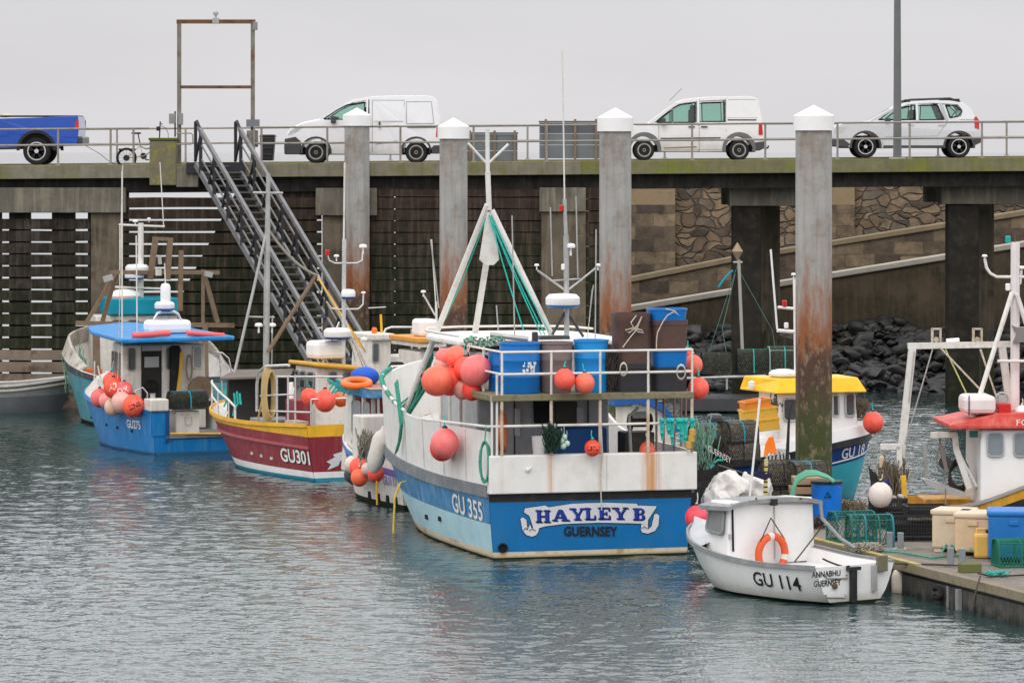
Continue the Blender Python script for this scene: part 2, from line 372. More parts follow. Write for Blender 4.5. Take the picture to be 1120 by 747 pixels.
# timber wave screens: boards with open gaps in front of posts
plank = M('shaded_wet_timber', (.024, .019, .015), .75, var=.35, scale=1.5, dirt=(.07, .055, .042), amt=.6, dscale=2.5, streak=(.14, .12, .1), samt=.4, bump=.4, bscale=9, low=(.018, .024, .01), lowz=(1.6, 4.4))  # wet timber; under-pier shade is also put into the dark base
plankr = M('reddish_timber', (.04, .024, .019), .75, var=.3, scale=1.5, dirt=(.06, .045, .04), amt=.7, dscale=2.5, streak=(.14, .1, .075), samt=.5, bump=.4, bscale=9, low=(.018, .022, .011), lowz=(3.8, 5.8))  # reddish boards, base likewise darkened for the under-pier shade
plankb = M('tan_lower_timber', (.22, .17, .13), .8, var=.25, scale=1.5, dirt=(.02, .018, .014), amt=1, dscale=1.2, bump=.3, bscale=9)
def screen(name, label, px0, px1, ys, posts, mat, low=None, gap=.04, y0=QY + .3):
    t = thing(name, label, 'timber screen', ((px0 + px1) / 2 / 40 - 14, y0, 0), group='timber wave screens under the pier')
    x0, x1 = (px0 - 560) / 40, (px1 - 560) / 40
    for i in range(len(ys) - 1):
        za, zb = zof(ys[i]) - gap / 2, zof(ys[i + 1]) + gap / 2
        mb = MB(); jx = random.uniform(-.01, .01)
        nseg = max(2, int((x1 - x0) / .8)); top_, bot_, off_ = [], [], random.uniform(-.01, .01)
        for q in range(nseg + 1):
            xx = x0 + (x1 - x0) * q / nseg; top_.append((xx, y0 + jx, za + random.uniform(-.012, .004))); bot_.append((xx, y0 + jx, zb + random.uniform(-.008, .012)))
        mb.prism(top_ + bot_[::-1], (0, .12, 0))
        mb.build('board', (low if low and ys[i] > 372 else mat), t)
    for a, b in posts:
        mb = MB(); mb.bb(((a - 560) / 40, y0 + .15, -1), ((b - 560) / 40, y0 + .55, zof(ys[0] - 10))); mb.build('post', plank, t)
    return t
ysL = [238.5, 252] + [252 + 13.05 * k for k in range(1, 14)] + [452, 470]
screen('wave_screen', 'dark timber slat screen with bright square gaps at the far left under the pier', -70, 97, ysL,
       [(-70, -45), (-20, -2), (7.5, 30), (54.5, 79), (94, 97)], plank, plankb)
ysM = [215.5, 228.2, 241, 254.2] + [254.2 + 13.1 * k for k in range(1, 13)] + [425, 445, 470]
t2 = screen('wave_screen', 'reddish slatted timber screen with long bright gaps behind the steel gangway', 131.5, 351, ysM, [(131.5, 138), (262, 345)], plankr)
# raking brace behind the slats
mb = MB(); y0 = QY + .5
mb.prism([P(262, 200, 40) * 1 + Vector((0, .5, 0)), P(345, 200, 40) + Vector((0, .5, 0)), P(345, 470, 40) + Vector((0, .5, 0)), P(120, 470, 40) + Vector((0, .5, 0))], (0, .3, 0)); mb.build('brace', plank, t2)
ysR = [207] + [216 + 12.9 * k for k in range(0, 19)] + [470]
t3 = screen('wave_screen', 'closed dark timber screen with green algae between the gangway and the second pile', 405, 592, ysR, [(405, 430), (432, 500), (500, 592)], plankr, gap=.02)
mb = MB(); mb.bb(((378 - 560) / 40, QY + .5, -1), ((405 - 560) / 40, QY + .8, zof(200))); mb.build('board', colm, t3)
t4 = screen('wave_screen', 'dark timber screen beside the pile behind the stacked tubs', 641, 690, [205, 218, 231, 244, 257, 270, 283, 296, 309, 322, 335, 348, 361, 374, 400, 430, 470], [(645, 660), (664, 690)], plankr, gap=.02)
for px, py, wd in ((505, 221, 40), (540, 224, 26), (420, 213, 60), (460, 288, 90)):
    pass
# ------------------------------------------------------------------ shore behind the pier
def stonewall(name, px0, px1, kind):
    m = bpy.data.materials.new(name); m.use_nodes = True; N = m.node_tree.nodes; Lk = m.node_tree.links; b = N['Principled BSDF']; b.inputs['Roughness'].default_value = .95
    t = N.new('ShaderNodeTexCoord'); q = N.new('ShaderNodeMapping')
    nn = N.new('ShaderNodeTexNoise'); nn.inputs['Scale'].default_value = 1.3; nn.inputs['Detail'].default_value = 6
    if kind == 'rubble':
        q.inputs['Scale'].default_value = (.95, 1, 1.7)
        dn = N.new('ShaderNodeTexNoise'); dn.inputs['Scale'].default_value = 1.1; Lk.new(t.outputs['Object'], dn.inputs[0])
        ad = N.new('ShaderNodeVectorMath'); ad.operation = 'MULTIPLY_ADD'; ad.inputs[1].default_value = (.8, 0, .8); Lk.new(dn.outputs['Color'], ad.inputs[0]); Lk.new(t.outputs['Object'], ad.inputs[2]); Lk.new(ad.outputs[0], q.inputs[0])
        v = N.new('ShaderNodeTexVoronoi'); v.feature = 'DISTANCE_TO_EDGE'; v.inputs['Scale'].default_value = 2.1; v.inputs['Randomness'].default_value = .95
        v2 = N.new('ShaderNodeTexVoronoi'); v2.inputs['Scale'].default_value = 2.1; v2.inputs['Randomness'].default_value = .95
        Lk.new(q.outputs[0], v.inputs['Vector']); Lk.new(q.outputs[0], v2.inputs['Vector'])
        mk = N.new('ShaderNodeMapRange'); mk.inputs[1].default_value = .0; mk.inputs[2].default_value = .09; Lk.new(v.outputs['Distance'], mk.inputs[0])
        hs = N.new('ShaderNodeSeparateColor'); Lk.new(v2.outputs['Color'], hs.inputs[0])
        rp = N.new('ShaderNodeValToRGB'); Lk.new(hs.outputs[0], rp.inputs[0])
        for i, (p_, c_) in enumerate(((0, (.05, .038, .03)), (.35, (.14, .095, .06)), (.65, (.24, .17, .105)), (.9, (.09, .075, .06)))):
            e_ = rp.color_ramp.elements[i] if i < 2 else rp.color_ramp.elements.new(p_)
            e_.position = p_; e_.color = (*c_, 1)
        scol = rp.outputs[0]; mort = (.13, .10, .07); mask = mk.outputs[0]
    else:
        br = N.new('ShaderNodeTexBrick'); q.inputs['Rotation'].default_value = (R(90), 0, 0); Lk.new(t.outputs['Object'], q.inputs[0]); Lk.new(q.outputs[0], br.inputs[0])
        br.inputs['Scale'].default_value = 1; br.inputs['Brick Width'].default_value = .95; br.inputs['Row Height'].default_value = .42; br.inputs['Mortar Size'].default_value = .02
        br.inputs['Color1'].default_value = (.2, .145, .09, 1); br.inputs['Color2'].default_value = (.06, .045, .034, 1); br.inputs['Mortar'].default_value = (.10, .075, .05, 1); br.inputs['Mortar Smooth'].default_value = .6; br.offset = .37; dn = N.new('ShaderNodeTexNoise'); dn.inputs['Scale'].default_value = 1.6; Lk.new(t.outputs['Object'], dn.inputs[0]); ad = N.new('ShaderNodeVectorMath'); ad.operation = 'MULTIPLY_ADD'; ad.inputs[1].default_value = (.16, 0, .16); Lk.new(dn.outputs['Color'], ad.inputs[0]); Lk.new(t.outputs['Object'], ad.inputs[2]); Lk.new(ad.outputs[0], q.inputs[0])
        scol = br.outputs[0]; mort = None; mk = br
    Lk.new(t.outputs['Object'], nn.inputs[0])
    x1 = N.new('ShaderNodeMix'); x1.data_type = 'RGBA'; x1.blend_type = 'MULTIPLY'; x1.inputs[0].default_value = .8; Lk.new(scol, x1.inputs[6])
    r2 = N.new('ShaderNodeMapRange'); r2.inputs[1].default_value = .25; r2.inputs[2].default_value = .7; r2.inputs[3].default_value = .2; r2.inputs[4].default_value = 1.7; nn.inputs['Scale'].default_value = 2.2; nn.inputs['Detail'].default_value = 9; nn.inputs['Roughness'].default_value = .7; Lk.new(nn.outputs[0], r2.inputs[0]); Lk.new(r2.outputs[0], x1.inputs[7])
    if mort:
        x2 = N.new('ShaderNodeMix'); x2.data_type = 'RGBA'; Lk.new(mask, x2.inputs[0]); x2.inputs[6].default_value = (*mort, 1); Lk.new(x1.outputs[2], x2.inputs[7])
        Lk.new(x2.outputs[2], b.inputs['Base Color'])
        bp = N.new('ShaderNodeBump'); bp.inputs['Strength'].default_value = 1; bp.inputs['Distance'].default_value = .08; Lk.new(mask, bp.inputs['Height']); Lk.new(bp.outputs[0], b.inputs['Normal'])
    else:
        Lk.new(x1.outputs[2], b.inputs['Base Color']); bp = N.new('ShaderNodeBump'); bp.inputs['Strength'].default_value = 1; bp.inputs['Distance'].default_value = .07; Lk.new(nn.outputs[0], bp.inputs['Height']); Lk.new(bp.outputs[0], b.inputs['Normal'])
    return m
rubble = stonewall('rubble_masonry', 0, 0, 'rubble'); ashlar = stonewall('squared_masonry', 0, 0, 'ashlar')
palestone = M('pale_dressed_stone', (.27, .2, .12), .9, dirt=(.15, .12, .09), amt=.7, dscale=2.5, bump=.3, bscale=10)
coping = M('stone_coping', (.22, .17, .11), .9, dirt=(.15, .14, .08), amt=.6, dscale=2, bump=.3, bscale=8)
WY = 128.0; ws = FOC / WY
old = thing('harbour_wall', 'old rubble stone harbour wall seen through the open bays of the pier', 'wall', (8, WY, 0))
mb = MB(); mb.bb((-1, WY, -1), (26, WY + 3, 6.1)); mb.build('rubble_wall', rubble, old)
for a, b in ((686, 738), (905, 934)):
    pa, pb = P(a, 0, ws), P(b, 0, ws)
    mb = MB(); mb.bb((pa.x, WY - .3, -1), (pb.x, WY + .2, H0 + (YH - 224) / ws)); mb.build('buttress', ashlar, old)
    mb = MB(); mb.bb((pa.x, WY - .28, H0 + (YH - 224) / ws), (pb.x, WY + .2, H0 + (YH - 200) / ws)); mb.build('buttress_head', palestone, old)
def ramp(name, label, Yd, pts, mat, capc, mt_low=None, thick=1.5):
    s_ = FOC / Yd; t = thing('slipway', label, 'slipway', (8, Yd, 0), group='stone slipways behind the pier')
    top = [P(x, y, s_) for x, y in pts]
    mb = MB(); mb.prism([(top[0].x, Yd, -1)] + [(p.x, Yd, p.z) for p in top] + [(top[-1].x, Yd, -1)], (0, thick, 0)); mb.build('ramp_wall', mat, t)
    mb = MB()
    for p, q in zip(top[:-1], top[1:]): mb.prism([(p.x, Yd - .08, p.z + .01), (q.x, Yd - .08, q.z + .01), (q.x, Yd - .08, q.z + .19), (p.x, Yd - .08, p.z + .19)], (0, thick * .5, 0))
    mb.build('coping', capc, t, bevel=.03)
    return t
rampm = M('ramp_masonry', (.17, .12, .072), .95, var=.35, scale=.7, dirt=(.05, .045, .03), amt=.7, dscale=1.1, streak=(.2, .16, .09), samt=.4, bump=.5, bscale=6)
rampd = M('dark_ramp_masonry', (.085, .064, .044), .95, var=.35, scale=.7, dirt=(.03, .032, .02), amt=.8, dscale=1.1, streak=(.13, .1, .06), samt=.5, bump=.5, bscale=6, low=(.03, .03, .02), lowz=(.8, 2.5))
palecop = M('pale_rail_edge', (.36, .33, .28), .8)
ra = ramp('slipway_upper', 'upper stone slipway ramp with mossy coping rising to the right behind the pier', 124.0, [(600, 328), (702, 307), (803, 287), (909, 270), (1040, 249), (1200, 224)], ashlar, coping)
rb = ramp('slipway_lower', 'lower stone slipway ramp with a pale edge rising to the right behind the pier', 119.0, [(600, 356), (691, 341), (805, 322), (909, 305), (1040, 284), (1200, 258)], rampd, palecop)
# lighter stepped masonry panels between the two ramps
mb = MB(); s_ = FOC / 123.9
for i, (x0, x1, yt, yb) in enumerate(((935, 958, 300, 312), (958, 985, 290, 308), (985, 1040, 281, 300), (1040, 1120, 268, 288))):
    a, b = P(x0, yb, s_), P(x1, yt, s_); mb.bb((a.x, 123.93, a.z), (b.x, 124.05, b.z))
mb.build('stepped_courses', palestone, ra)
# rocks
rockm = M('wet_black_rock', (.013, .0125, .012), .5, var=.7, scale=1.1, dirt=(.12, .115, .1), amt=.55, dscale=1.3, bump=.5, bscale=7)  # wet black rock, base darkened further as shade behind the pier
bank = MB(); nx, ny = 40, 14
def bz(x, y): return -.35 + max(0, (y - 112)) * .27 + .25 * math.sin(x * 1.3 + y) * .6 + .15 * math.sin(x * 2.9 - y * 1.7) - max(0, 8 - x) * .07
vs = [(x, y, bz(x, y)) for y in np.linspace(110, 119.2, ny) for x in np.linspace(0, 24, nx)]
bank.add(vs, [(j * nx + i, j * nx + i + 1, (j + 1) * nx + i + 1, (j + 1) * nx + i) for j in range(ny - 1) for i in range(nx - 1)])
struct(bank.build('rocky_bank', rockm, smooth=True))
mb = MB(); rr = random.Random(5)
for k in range(3200):
    x = rr.uniform(1, 19); y = rr.uniform(111.6, 119); r_ = rr.choice([.07, .1, .13, .17, .22, .34]) * rr.uniform(.8, 1.3)
    z = bz(x, y) + r_ * .15
    m3 = Matrix.Rotation(rr.uniform(0, 6), 3, 'Z') @ Matrix.Rotation(rr.uniform(-.5, .5), 3, 'X')
    vs = []
    for q in ((1,0,0),(-1,0,0),(0,1,0),(0,-1,0),(0,0,1),(0,0,-1),(.6,.6,.6),(-.6,.6,.6),(.6,-.6,.6),(-.6,-.6,.6),(.6,.6,-.6),(-.6,.6,-.6),(.6,-.6,-.6),(-.6,-.6,-.6)):
        vs.append(Vector((x, y, z)) + m3 @ Vector((q[0] * r_ * rr.uniform(.7, 1.3), q[1] * r_ * rr.uniform(.7, 1.2), q[2] * r_ * rr.uniform(.4, .75))))
    tmp = bmesh.new(); vv = [tmp.verts.new(v) for v in vs]; h = bmesh.ops.convex_hull(tmp, input=vv)
    tmp.verts.ensure_lookup_table(); tmp.verts.index_update()
    mb.add([v.co.copy() for v in tmp.verts], [tuple(v.index for v in f.verts) for f in tmp.faces]); tmp.free()
o = mb.build('rocks', rockm, smooth=62); o['kind'] = 'stuff'; o['label'] = 'black wet boulders and stones on the shore below the slipway'
# ------------------------------------------------------------------ railings, portal, lamp post on the pier
railm = M('weathered_rail_paint', (.26, .24, .21), .6, dirt=(.2, .13, .08), amt=.6)
def railing(label, y, posts, ends, h=1.0, mid=.55, side='', base=.03):
    t = thing('pier_railing', label, 'railing', (0, y, dz(0)), group='railings along the pier')
    for px in posts:
        x = (px - 560) * y / FOC; mb = MB(); z = dz(x) + base
        mb.tube([(x, y, z), (x, y, z + h)], .03, 8); mb.box((x, y, z + .01), (.14, .12, .02)); mb.build('post', railm, t, smooth=True)
    for a, b in ends:
        xa, xb = (a - 560) * y / FOC, (b - 560) * y / FOC
        for hh in (h - .01, mid):
            mb = MB(); mb.tube([(xa, y, dz(xa) + base + hh), (xb, y, dz(xb) + base + hh)], .028, 8); mb.build('rail', railm, t, smooth=True)
    return t
railing('near side two bar steel railing along the pier edge', QY + .17, [-16, 63.5, 121, 146, 278, 286, 358, 438, 518, 598, 678, 757, 837, 916, 995, 1074, 1153], [(-60, 163), (278, 1200)])
railing('far side two bar steel railing beyond the parked vehicles', QY + 7.8, [-22, 53, 128, 203, 278, 352, 427, 502, 577, 652, 727, 802, 877, 952, 1026, 1101, 1176], [(-60, 1200)], base=.07)
# short hooked rail end beside the gangway
mb = MB(); a = P(193, 146, 40); mb.tube([P(193, 146, 40), P(209, 146, 40), P(211, 148, 40), P(211, 156, 40), P(209, 158, 40), P(193, 158, 40)], .02, 6)
one(mb, 'rail_loop', railm, 'small looped rail end beside the rusty portal frame', 'rail', P(200, 158, 40), smooth=True)
# plinth
mb = MB(); mb.bb(((163.5 - 560) / 40, QY - .02, 6.1), ((193 - 560) / 40, QY + .9, zof(154))); 
pl = thing('concrete_plinth', 'square mossy concrete block standing on the pier edge beside the bicycle', 'concrete block', P(178, 190, 40))
mossblock = M('mossy_block', (.17, .15, .1), .95, dirt=(.27, .24, .04), amt=.9, dscale=3.5, bump=.5, bscale=14)
mb.build('block', mossblock, pl, bevel=.03)
mb = MB(); mb.bb(((162.5 - 560) / 40, QY - .05, zof(154)), ((194 - 560) / 40, QY + .95, zof(151))); mb.build('cap', M('green_moss', (.09, .11, .025), 1, bump=.6, bscale=20), pl, bevel=.02)
mb = MB(); mb.bb(((193 - 560) / 40, QY - .03, zof(205)), ((217 - 560) / 40, QY + .6, zof(183))); mb.build('block', conc, pl, bevel=.02)
# portal frame
pf = thing('portal_frame', 'tall rusty steel goalpost frame standing above the gangway', 'steel frame', P(236, 183, 39.8))
s_ = 39.8; framem = M('rusty_painted_frame', (.2, .19, .16), .7, dirt=(.16, .06, .03), amt=.95, dscale=2.2, bump=.2)
ytop = P(0, 22, s_).z
for px in (196, 276.5):
    a = P(px, 183, s_); mb = MB(); mb.box((a.x, a.y, (ytop + 6.6) / 2), (.11, .11, ytop - 6.6)); mb.build('upright', framem, pf)
for py, wth in ((24, .11), (95.5, .085)):
    a, b = P(193.2, py, s_), P(279.3, py, s_); mb = MB(); mb.bar(a + Vector((0, 0, 0)) if py < 50 else P(197, py, s_), b if py < 50 else P(276, py, s_), .115, wth); mb.build('crossbar', rusty, pf)
mb = MB(); a = P(236, 21, s_); mb.lathe([(.03, 0), (.03, .1), (.07, .1), (.075, .18), (.03, .24)], a, 10); mb.box(a + Vector((0, 0, -.06)), (.18, .16, .16)); mb.build('lamp', galv, pf)
mb = MB(); mb.box(P(278.5, 29, s_) + Vector((.02, -.08, 0)), (.13, .1, .22)); mb.build('floodlight', greyp, pf, bevel=.01)
mb = MB(); mb.box(P(188.5, 130, s_), (.18, .14, .28)); mb.box(P(198, 130.5, s_) + Vector((0, -.1, 0)), (.13, .1, .32)); mb.build('junction_box', greyp, pf, bevel=.012)
mb = MB(); mb.tube([P(191.5, 122, s_), P(191.5, 150, s_)], .022, 8); mb.build('conduit', blackp, pf)
mb = MB(); mb.box(P(277, 135, s_) + Vector((0, -.12, 0)), (.36, .14, .2)); mb.build('control_box', M('blue_grey_box', (.16, .17, .19), .6), pf)
mb = MB(); mb.box(P(276.5, 152, s_) + Vector((0, -.15, 0)), (.3, .3, .46)); mb.build('control_box', M('worn_sign_plate', (.25, .22, .19), .8, dirt=(.1, .05, .04), amt=.9, dscale=9), pf, bevel=.02)
mb = MB(); cx, cz = P(276.5, 150, s_).x, P(276.5, 150, s_).z
# lamp post
lp = thing('lamp_post', 'tall plain grey lamp post standing in front of the silver car', 'lamp post', P(981.5, 174, 39.7))
mb = MB(); a = P(981.5, 174, 39.7); mb.tube([a, a + Vector((0, 0, 2.2)), a + Vector((0, 0, 9))], [.118, .105, .07], 14)
mb.build('pole', M('grey_green_pole', (.13, .14, .135), .5, dirt=(.2, .19, .17), amt=.3), lp, smooth=True)
mb = MB(); mb.box(a + Vector((0, 0, .02)), (.42, .35, .04)); mb.build('base_plate', galv, lp)
mb = MB(); mb.tube([a + Vector((0, 0, 9)), a + Vector((-.4, 0, 9.3)), a + Vector((-1.3, 0, 9.45))], .04, 8); mb.box(a + Vector((-1.6, 0, 9.45)), (.7, .3, .12)); mb.build('lantern', greyp, lp, bevel=.03)
# bins and sign boards
bb_ = thing('wheeled_bin', 'black wheeled bin behind the railing beside the control box', 'bin', P(291, 178, 39.3))
mb = MB(); mb.prism([P(285.5, 176, 39.3), P(298, 176, 39.3), P(300, 150, 39.3), P(284, 150, 39.3)], (0, .7, 0)); mb.build('body', M('black_bin_plastic', (.02, .022, .024), .5), bb_, bevel=.03)
mb = MB(); mb.prism([P(283, 150, 39.3), P(301, 150, 39.3), P(300, 147.5, 39.3), P(285, 147.5, 39.3)], (0, .75, 0)); mb.build('lid', M('black_bin_plastic', (.02, .022, .024), .5), bb_, bevel=.01)
for py in (155, 162, 169):
    mb = MB(); a = P(292, py, 39.3); mb.box(a + Vector((0, -.015, 0)), (.34, .04, .03)); mb.build('rib', darkgrey, bb_)
for (x0, y0, x1, y1, lab, pst) in ((511, 147, 566, 176, 'smaller grey flat board on posts seen from behind, between the two middle piles', (514, 541, 563)), (590, 134.5, 656, 173.5, 'larger dark grey board on posts seen from behind, left of the third pile', (597, 629, 652))):
    s_ = 39.0; bd = thing('sign_board', lab, 'sign board', P((x0 + x1) / 2, 180, s_)); a, b = P(x0, y0, s_), P(x1, y1, s_)
    dark2 = M('board_back_dark', (.085, .09, .1), .6); lt = M('board_back_grey', (.13, .145, .15), .6)
    zs = [a.z, a.z - (a.z - b.z) * .3, a.z - (a.z - b.z) * .62, b.z]
    for i in range(3): mb = MB(); mb.bb((a.x, a.y, zs[i] - .008), (b.x, a.y + .04, zs[i + 1])); mb.build('panel', (dark2 if i == 0 and x0 > 580 else lt), bd)
    mb = MB(); mb.bb((a.x - .02, a.y - .04, a.z), (b.x + .02, a.y + .06, a.z + .05)); mb.build('top_rail', dark2, bd)
    for px in pst: mb = MB(); q = P(px, 0, s_); mb.bb((q.x - .035, a.y - .075, 6.6), (q.x + .035, a.y - .005, a.z + .1)); mb.build('post', brownsteel, bd)
# ------------------------------------------------------------------ gangway stairs from the quay
def gangway():
    top = Vector((-8.1, QY - .05, 6.68)); foot = Vector((-4.0, 97.6, .62))
    run = foot - top; flat = Vector((run.x, run.y, 0)).normalized(); perp = Vector((-flat.y, flat.x, 0)); hw = .6
    alum = M('dull_gangway_alloy', (.2, .2, .205), .5, .3, dirt=(.12, .11, .1), amt=.5); galv = M('dark_tread', (.11, .105, .1), .7)
    t = thing('gangway', 'steep grey aluminium gangway with truss handrails going down from the pier', 'gangway', top)
    dk = M('black_steel', (.022, .022, .025), .5)
    L = run.length; n = 9; dirn = run.normalized(); upn = Vector((0, 0, 1)); HR = 1.15
    for sgn in (1, -1):
        o_ = perp * hw * sgn
        a, b = top + o_, foot + o_
        mb = MB(); mb.bar(a, b, .07, .16); mb.build('bottom_chord', alum, t)
        hand = [a + upn * .1, a + upn * HR, a + upn * (HR + .08) + dirn * .1, a + dirn * .35 + upn * (HR + .02)]
        mb = MB(); mb.tube(hand, .045, 8); mb.build('newel', dk, t, smooth=True)
        mb = MB(); mb.bar(a + dirn * .3 + upn * HR, b + upn * HR, .09, .11); mb.build('handrail', alum, t)
        for hh in (.42, .8):
            mb = MB(); mb.bar(a + dirn * .5 + upn * hh, b + upn * hh, .035, .035); mb.build('mid_rail', alum, t)
        for k in range(n + 1):
            f = k / n; p = a.lerp(b, .04 + f * .94)
            mb = MB(); mb.bar(p, p + upn * (HR - .02), .09, .09); mb.build('post', dk, t)
            if k < n:
                q = a.lerp(b, .04 + (f + .5 / n) * .94)
                mb = MB(); mb.bar(p + upn * (HR - .1), p.lerp(a.lerp(b, .04 + (f + 1 / n) * .94), -.42) + upn * .05, .06, .05); mb.build('diagonal', dk, t)
    nt_ = 34
    for k in range(nt_):
        p = top.lerp(foot, (k + .5) / nt_)
        mb = MB(); mb.box(p + Vector((0, 0, .04)), (2 * hw - .1, .2, .045), rot=Matrix((perp, flat, Vector((0, 0, 1)))).transposed()); mb.build('tread', galv, t)
    mb = MB(); mb.box(top + Vector((.0, .2, -.1)) - perp * 0, (1.6, .5, .3)); mb.build('landing', dk, t)
gangway()
# ------------------------------------------------------------------ mooring piles
def pile(px, w_, s, ytop, ycap, ymid, label):
    r = w_ / s / 2 * 1.06; base = P(px, 0, s); x, y = base.x, base.y
    t = thing('mooring_pile', label, 'pile', (x, y, 0), group='tall mooring piles with white caps')
    zc = H0 + (YH - ycap) / s; zt = H0 + (YH - ytop) / s
    m = bpy.data.materials.get('pile_steel')
    if m is None:
        m = M('pile_steel', (.33, .325, .31), .62, var=.12, scale=1.4, dirt=(.17, .12, .08), amt=.6, dscale=2.2, streak=(.2, .12, .075), samt=.45, bump=.25, bscale=14)
        N = m.node_tree.nodes; Lk = m.node_tree.links; b = N['Principled BSDF']; src = b.inputs['Base Color'].links[0].from_socket
        tcx = N.new('ShaderNodeTexCoord'); sp = N.new('ShaderNodeSeparateXYZ'); Lk.new(tcx.outputs['Object'], sp.inputs[0])
        def band(z0, z1, sc_, amp, colr, sp_src, src_, map_=(1, 1, .6), soft=1.):
            q = N.new('ShaderNodeMapping'); q.inputs['Scale'].default_value = map_; Lk.new(tcx.outputs['Object'], q.inputs[0])
            n = N.new('ShaderNodeTexNoise'); n.inputs['Scale'].default_value = sc_; n.inputs['Detail'].default_value = 7; n.inputs['Roughness'].default_value = .7; Lk.new(q.outputs[0], n.inputs[0])
            ma = N.new('ShaderNodeMath'); ma.operation = 'MULTIPLY_ADD'; Lk.new(n.outputs[0], ma.inputs[0]); ma.inputs[1].default_value = amp; Lk.new(sp_src, ma.inputs[2])
            r_ = N.new('ShaderNodeMapRange'); r_.inputs[1].default_value = z0 + amp * .5; r_.inputs[2].default_value = z1 + amp * .5; r_.inputs[3].default_value = 1; r_.inputs[4].default_value = 0; Lk.new(ma.outputs[0], r_.inputs[0])
            x_ = N.new('ShaderNodeMix'); x_.data_type = 'RGBA'; Lk.new(r_.outputs[0], x_.inputs[0]); Lk.new(src_, x_.inputs[6]); x_.inputs[7].default_value = (*colr, 1); return x_.outputs[2]
        s1 = band(3.5, 4.9, 2.2, 4.5, (.24, .085, .032), sp.outputs[2], src, (2.0, 2.0, .4))
        s2 = band(3.0, 3.3, 4, 2.6, (.075, .04, .028), sp.outputs[2], s1, (1.8, 1.8, .45))
        s3 = band(1.6, 2.6, 3, 3.0, (.055, .068, .02), sp.outputs[2], s2, (2, 2, .35))
        nn = N.new('ShaderNodeTexNoise'); nn.inputs['Scale'].default_value = 7; nn.inputs['Detail'].default_value = 8; nn.inputs['Roughness'].default_value = .75
        qm = N.new('ShaderNodeMapping'); qm.inputs['Scale'].default_value = (1, 1, .5); Lk.new(tcx.outputs['Object'], qm.inputs[0]); Lk.new(qm.outputs[0], nn.inputs[0])
        rr_ = N.new('ShaderNodeMapRange'); rr_.inputs[1].default_value = .52; rr_.inputs[2].default_value = .62; rr_.inputs[4].default_value = .75; Lk.new(nn.outputs[0], rr_.inputs[0])
        low_ = N.new('ShaderNodeMapRange'); low_.inputs[1].default_value = 3.0; low_.inputs[2].default_value = 5.0; low_.inputs[3].default_value = 1; low_.inputs[4].default_value = 0; Lk.new(sp.outputs[2], low_.inputs[0])
        mm = N.new('ShaderNodeMath'); mm.operation = 'MULTIPLY'; Lk.new(rr_.outputs[0], mm.inputs[0]); Lk.new(low_.outputs[0], mm.inputs[1])
        x4 = N.new('ShaderNodeMix'); x4.data_type = 'RGBA'; Lk.new(mm.outputs[0], x4.inputs[0]); Lk.new(s3, x4.inputs[6]); x4.inputs[7].default_value = (.27, .2, .12, 1)
        Lk.new(x4.outputs[2], b.inputs['Base Color'])
    prof = []
    def ring(z0, z1, rr, nside=8, rot=R(22.5 + 9)):
        mb = MB(); vs = []
        for z in (z0, z1):
            for k in range(nside): a = 2 * math.pi * k / nside + rot; vs.append((x + rr * math.cos(a), y + rr * math.sin(a), z))
        mb.add(vs, [tuple(range(nside))[::-1], tuple(range(nside, 2 * nside))] + [(k, (k + 1) % nside, (k + 1) % nside + nside, k + nside) for k in range(nside)])
        return mb
    ring(-2, zc + .1, r).build('shaft', m, t, bevel=.02)
    cap = MB(); n = 24; pr = [(r * 1.1, zc - .0), (r * 1.1, zc + (zt - zc) * .58), (0, zt)]
    cap.lathe([(r * 1.02, zc)] + pr, (x, y, 0), n); cap.build('cap', cleanwhite, t, smooth=30)
pile(390.5, 27, 40, 118, 138, 0, 'leftmost mooring pile with white cap in front of the white van')
pile(496, 30, 44, 129, 152, 0, 'shortest mooring pile, its white cap beside the rear of the van')
pile(673, 34, 50, 118, 144, 0, 'third mooring pile with white cap standing behind the stacked brown tubs')
pile(890, 38.5, 56, 115, 143, 0, 'nearest mooring pile at the right, rust stained and green with algae at its foot')
# ------------------------------------------------------------------ vehicles on the pier
tyre = M('tyre_rubber', (.02, .02, .02), .8); rimm = M('dusty_steel_rim', (.3, .28, .25), .5, .4); alloy = M('alloy_rim', (.55, .55, .55), .35, .6)
seatm = M('dark_seat_cloth', (.04, .04, .045), .9)
def arc(cx, cz, r, a0, a1, n=10): return [(cx + r * math.cos(R(a0 + (a1 - a0) * i / n)), cz + r * math.sin(R(a0 + (a1 - a0) * i / n))) for i in range(n + 1)]
def side_y(z, belt, W, tk): return W / 2 - max(0, z - belt) * tk
def extr(mb, pts, belt, W, tk, y0=None, y1=None, mi=0, inset=0):
    """side outline (u, z) extruded over the car's width with tumblehome above the belt"""
    n = len(pts); A = [(u, -side_y(z, belt, W, tk) - inset, z) for u, z in pts]; B = [(u, side_y(z, belt, W, tk) + inset, z) for u, z in pts]
    mb.add(A + B, [tuple(range(n)), tuple(range(n, 2 * n))[::-1]] + [(i, (i + 1) % n, (i + 1) % n + n, i + n) for i in range(n)], mi)
def sidepanel(pts, belt, W, tk, off, th=.012, sides=(-1, 1)):
    mb = MB()
    for sg in sides:
        A = [(u, sg * (side_y(z, belt, W, tk) + off), z) for u, z in pts]; B = [(u, sg * (side_y(z, belt, W, tk) + off - th), z) for u, z in pts]; n = len(pts)
        mb.add(A + B, [tuple(range(n)), tuple(range(n, 2 * n))[::-1]] + [(i, (i + 1) % n, (i + 1) % n + n, i + n) for i in range(n)])
    return mb
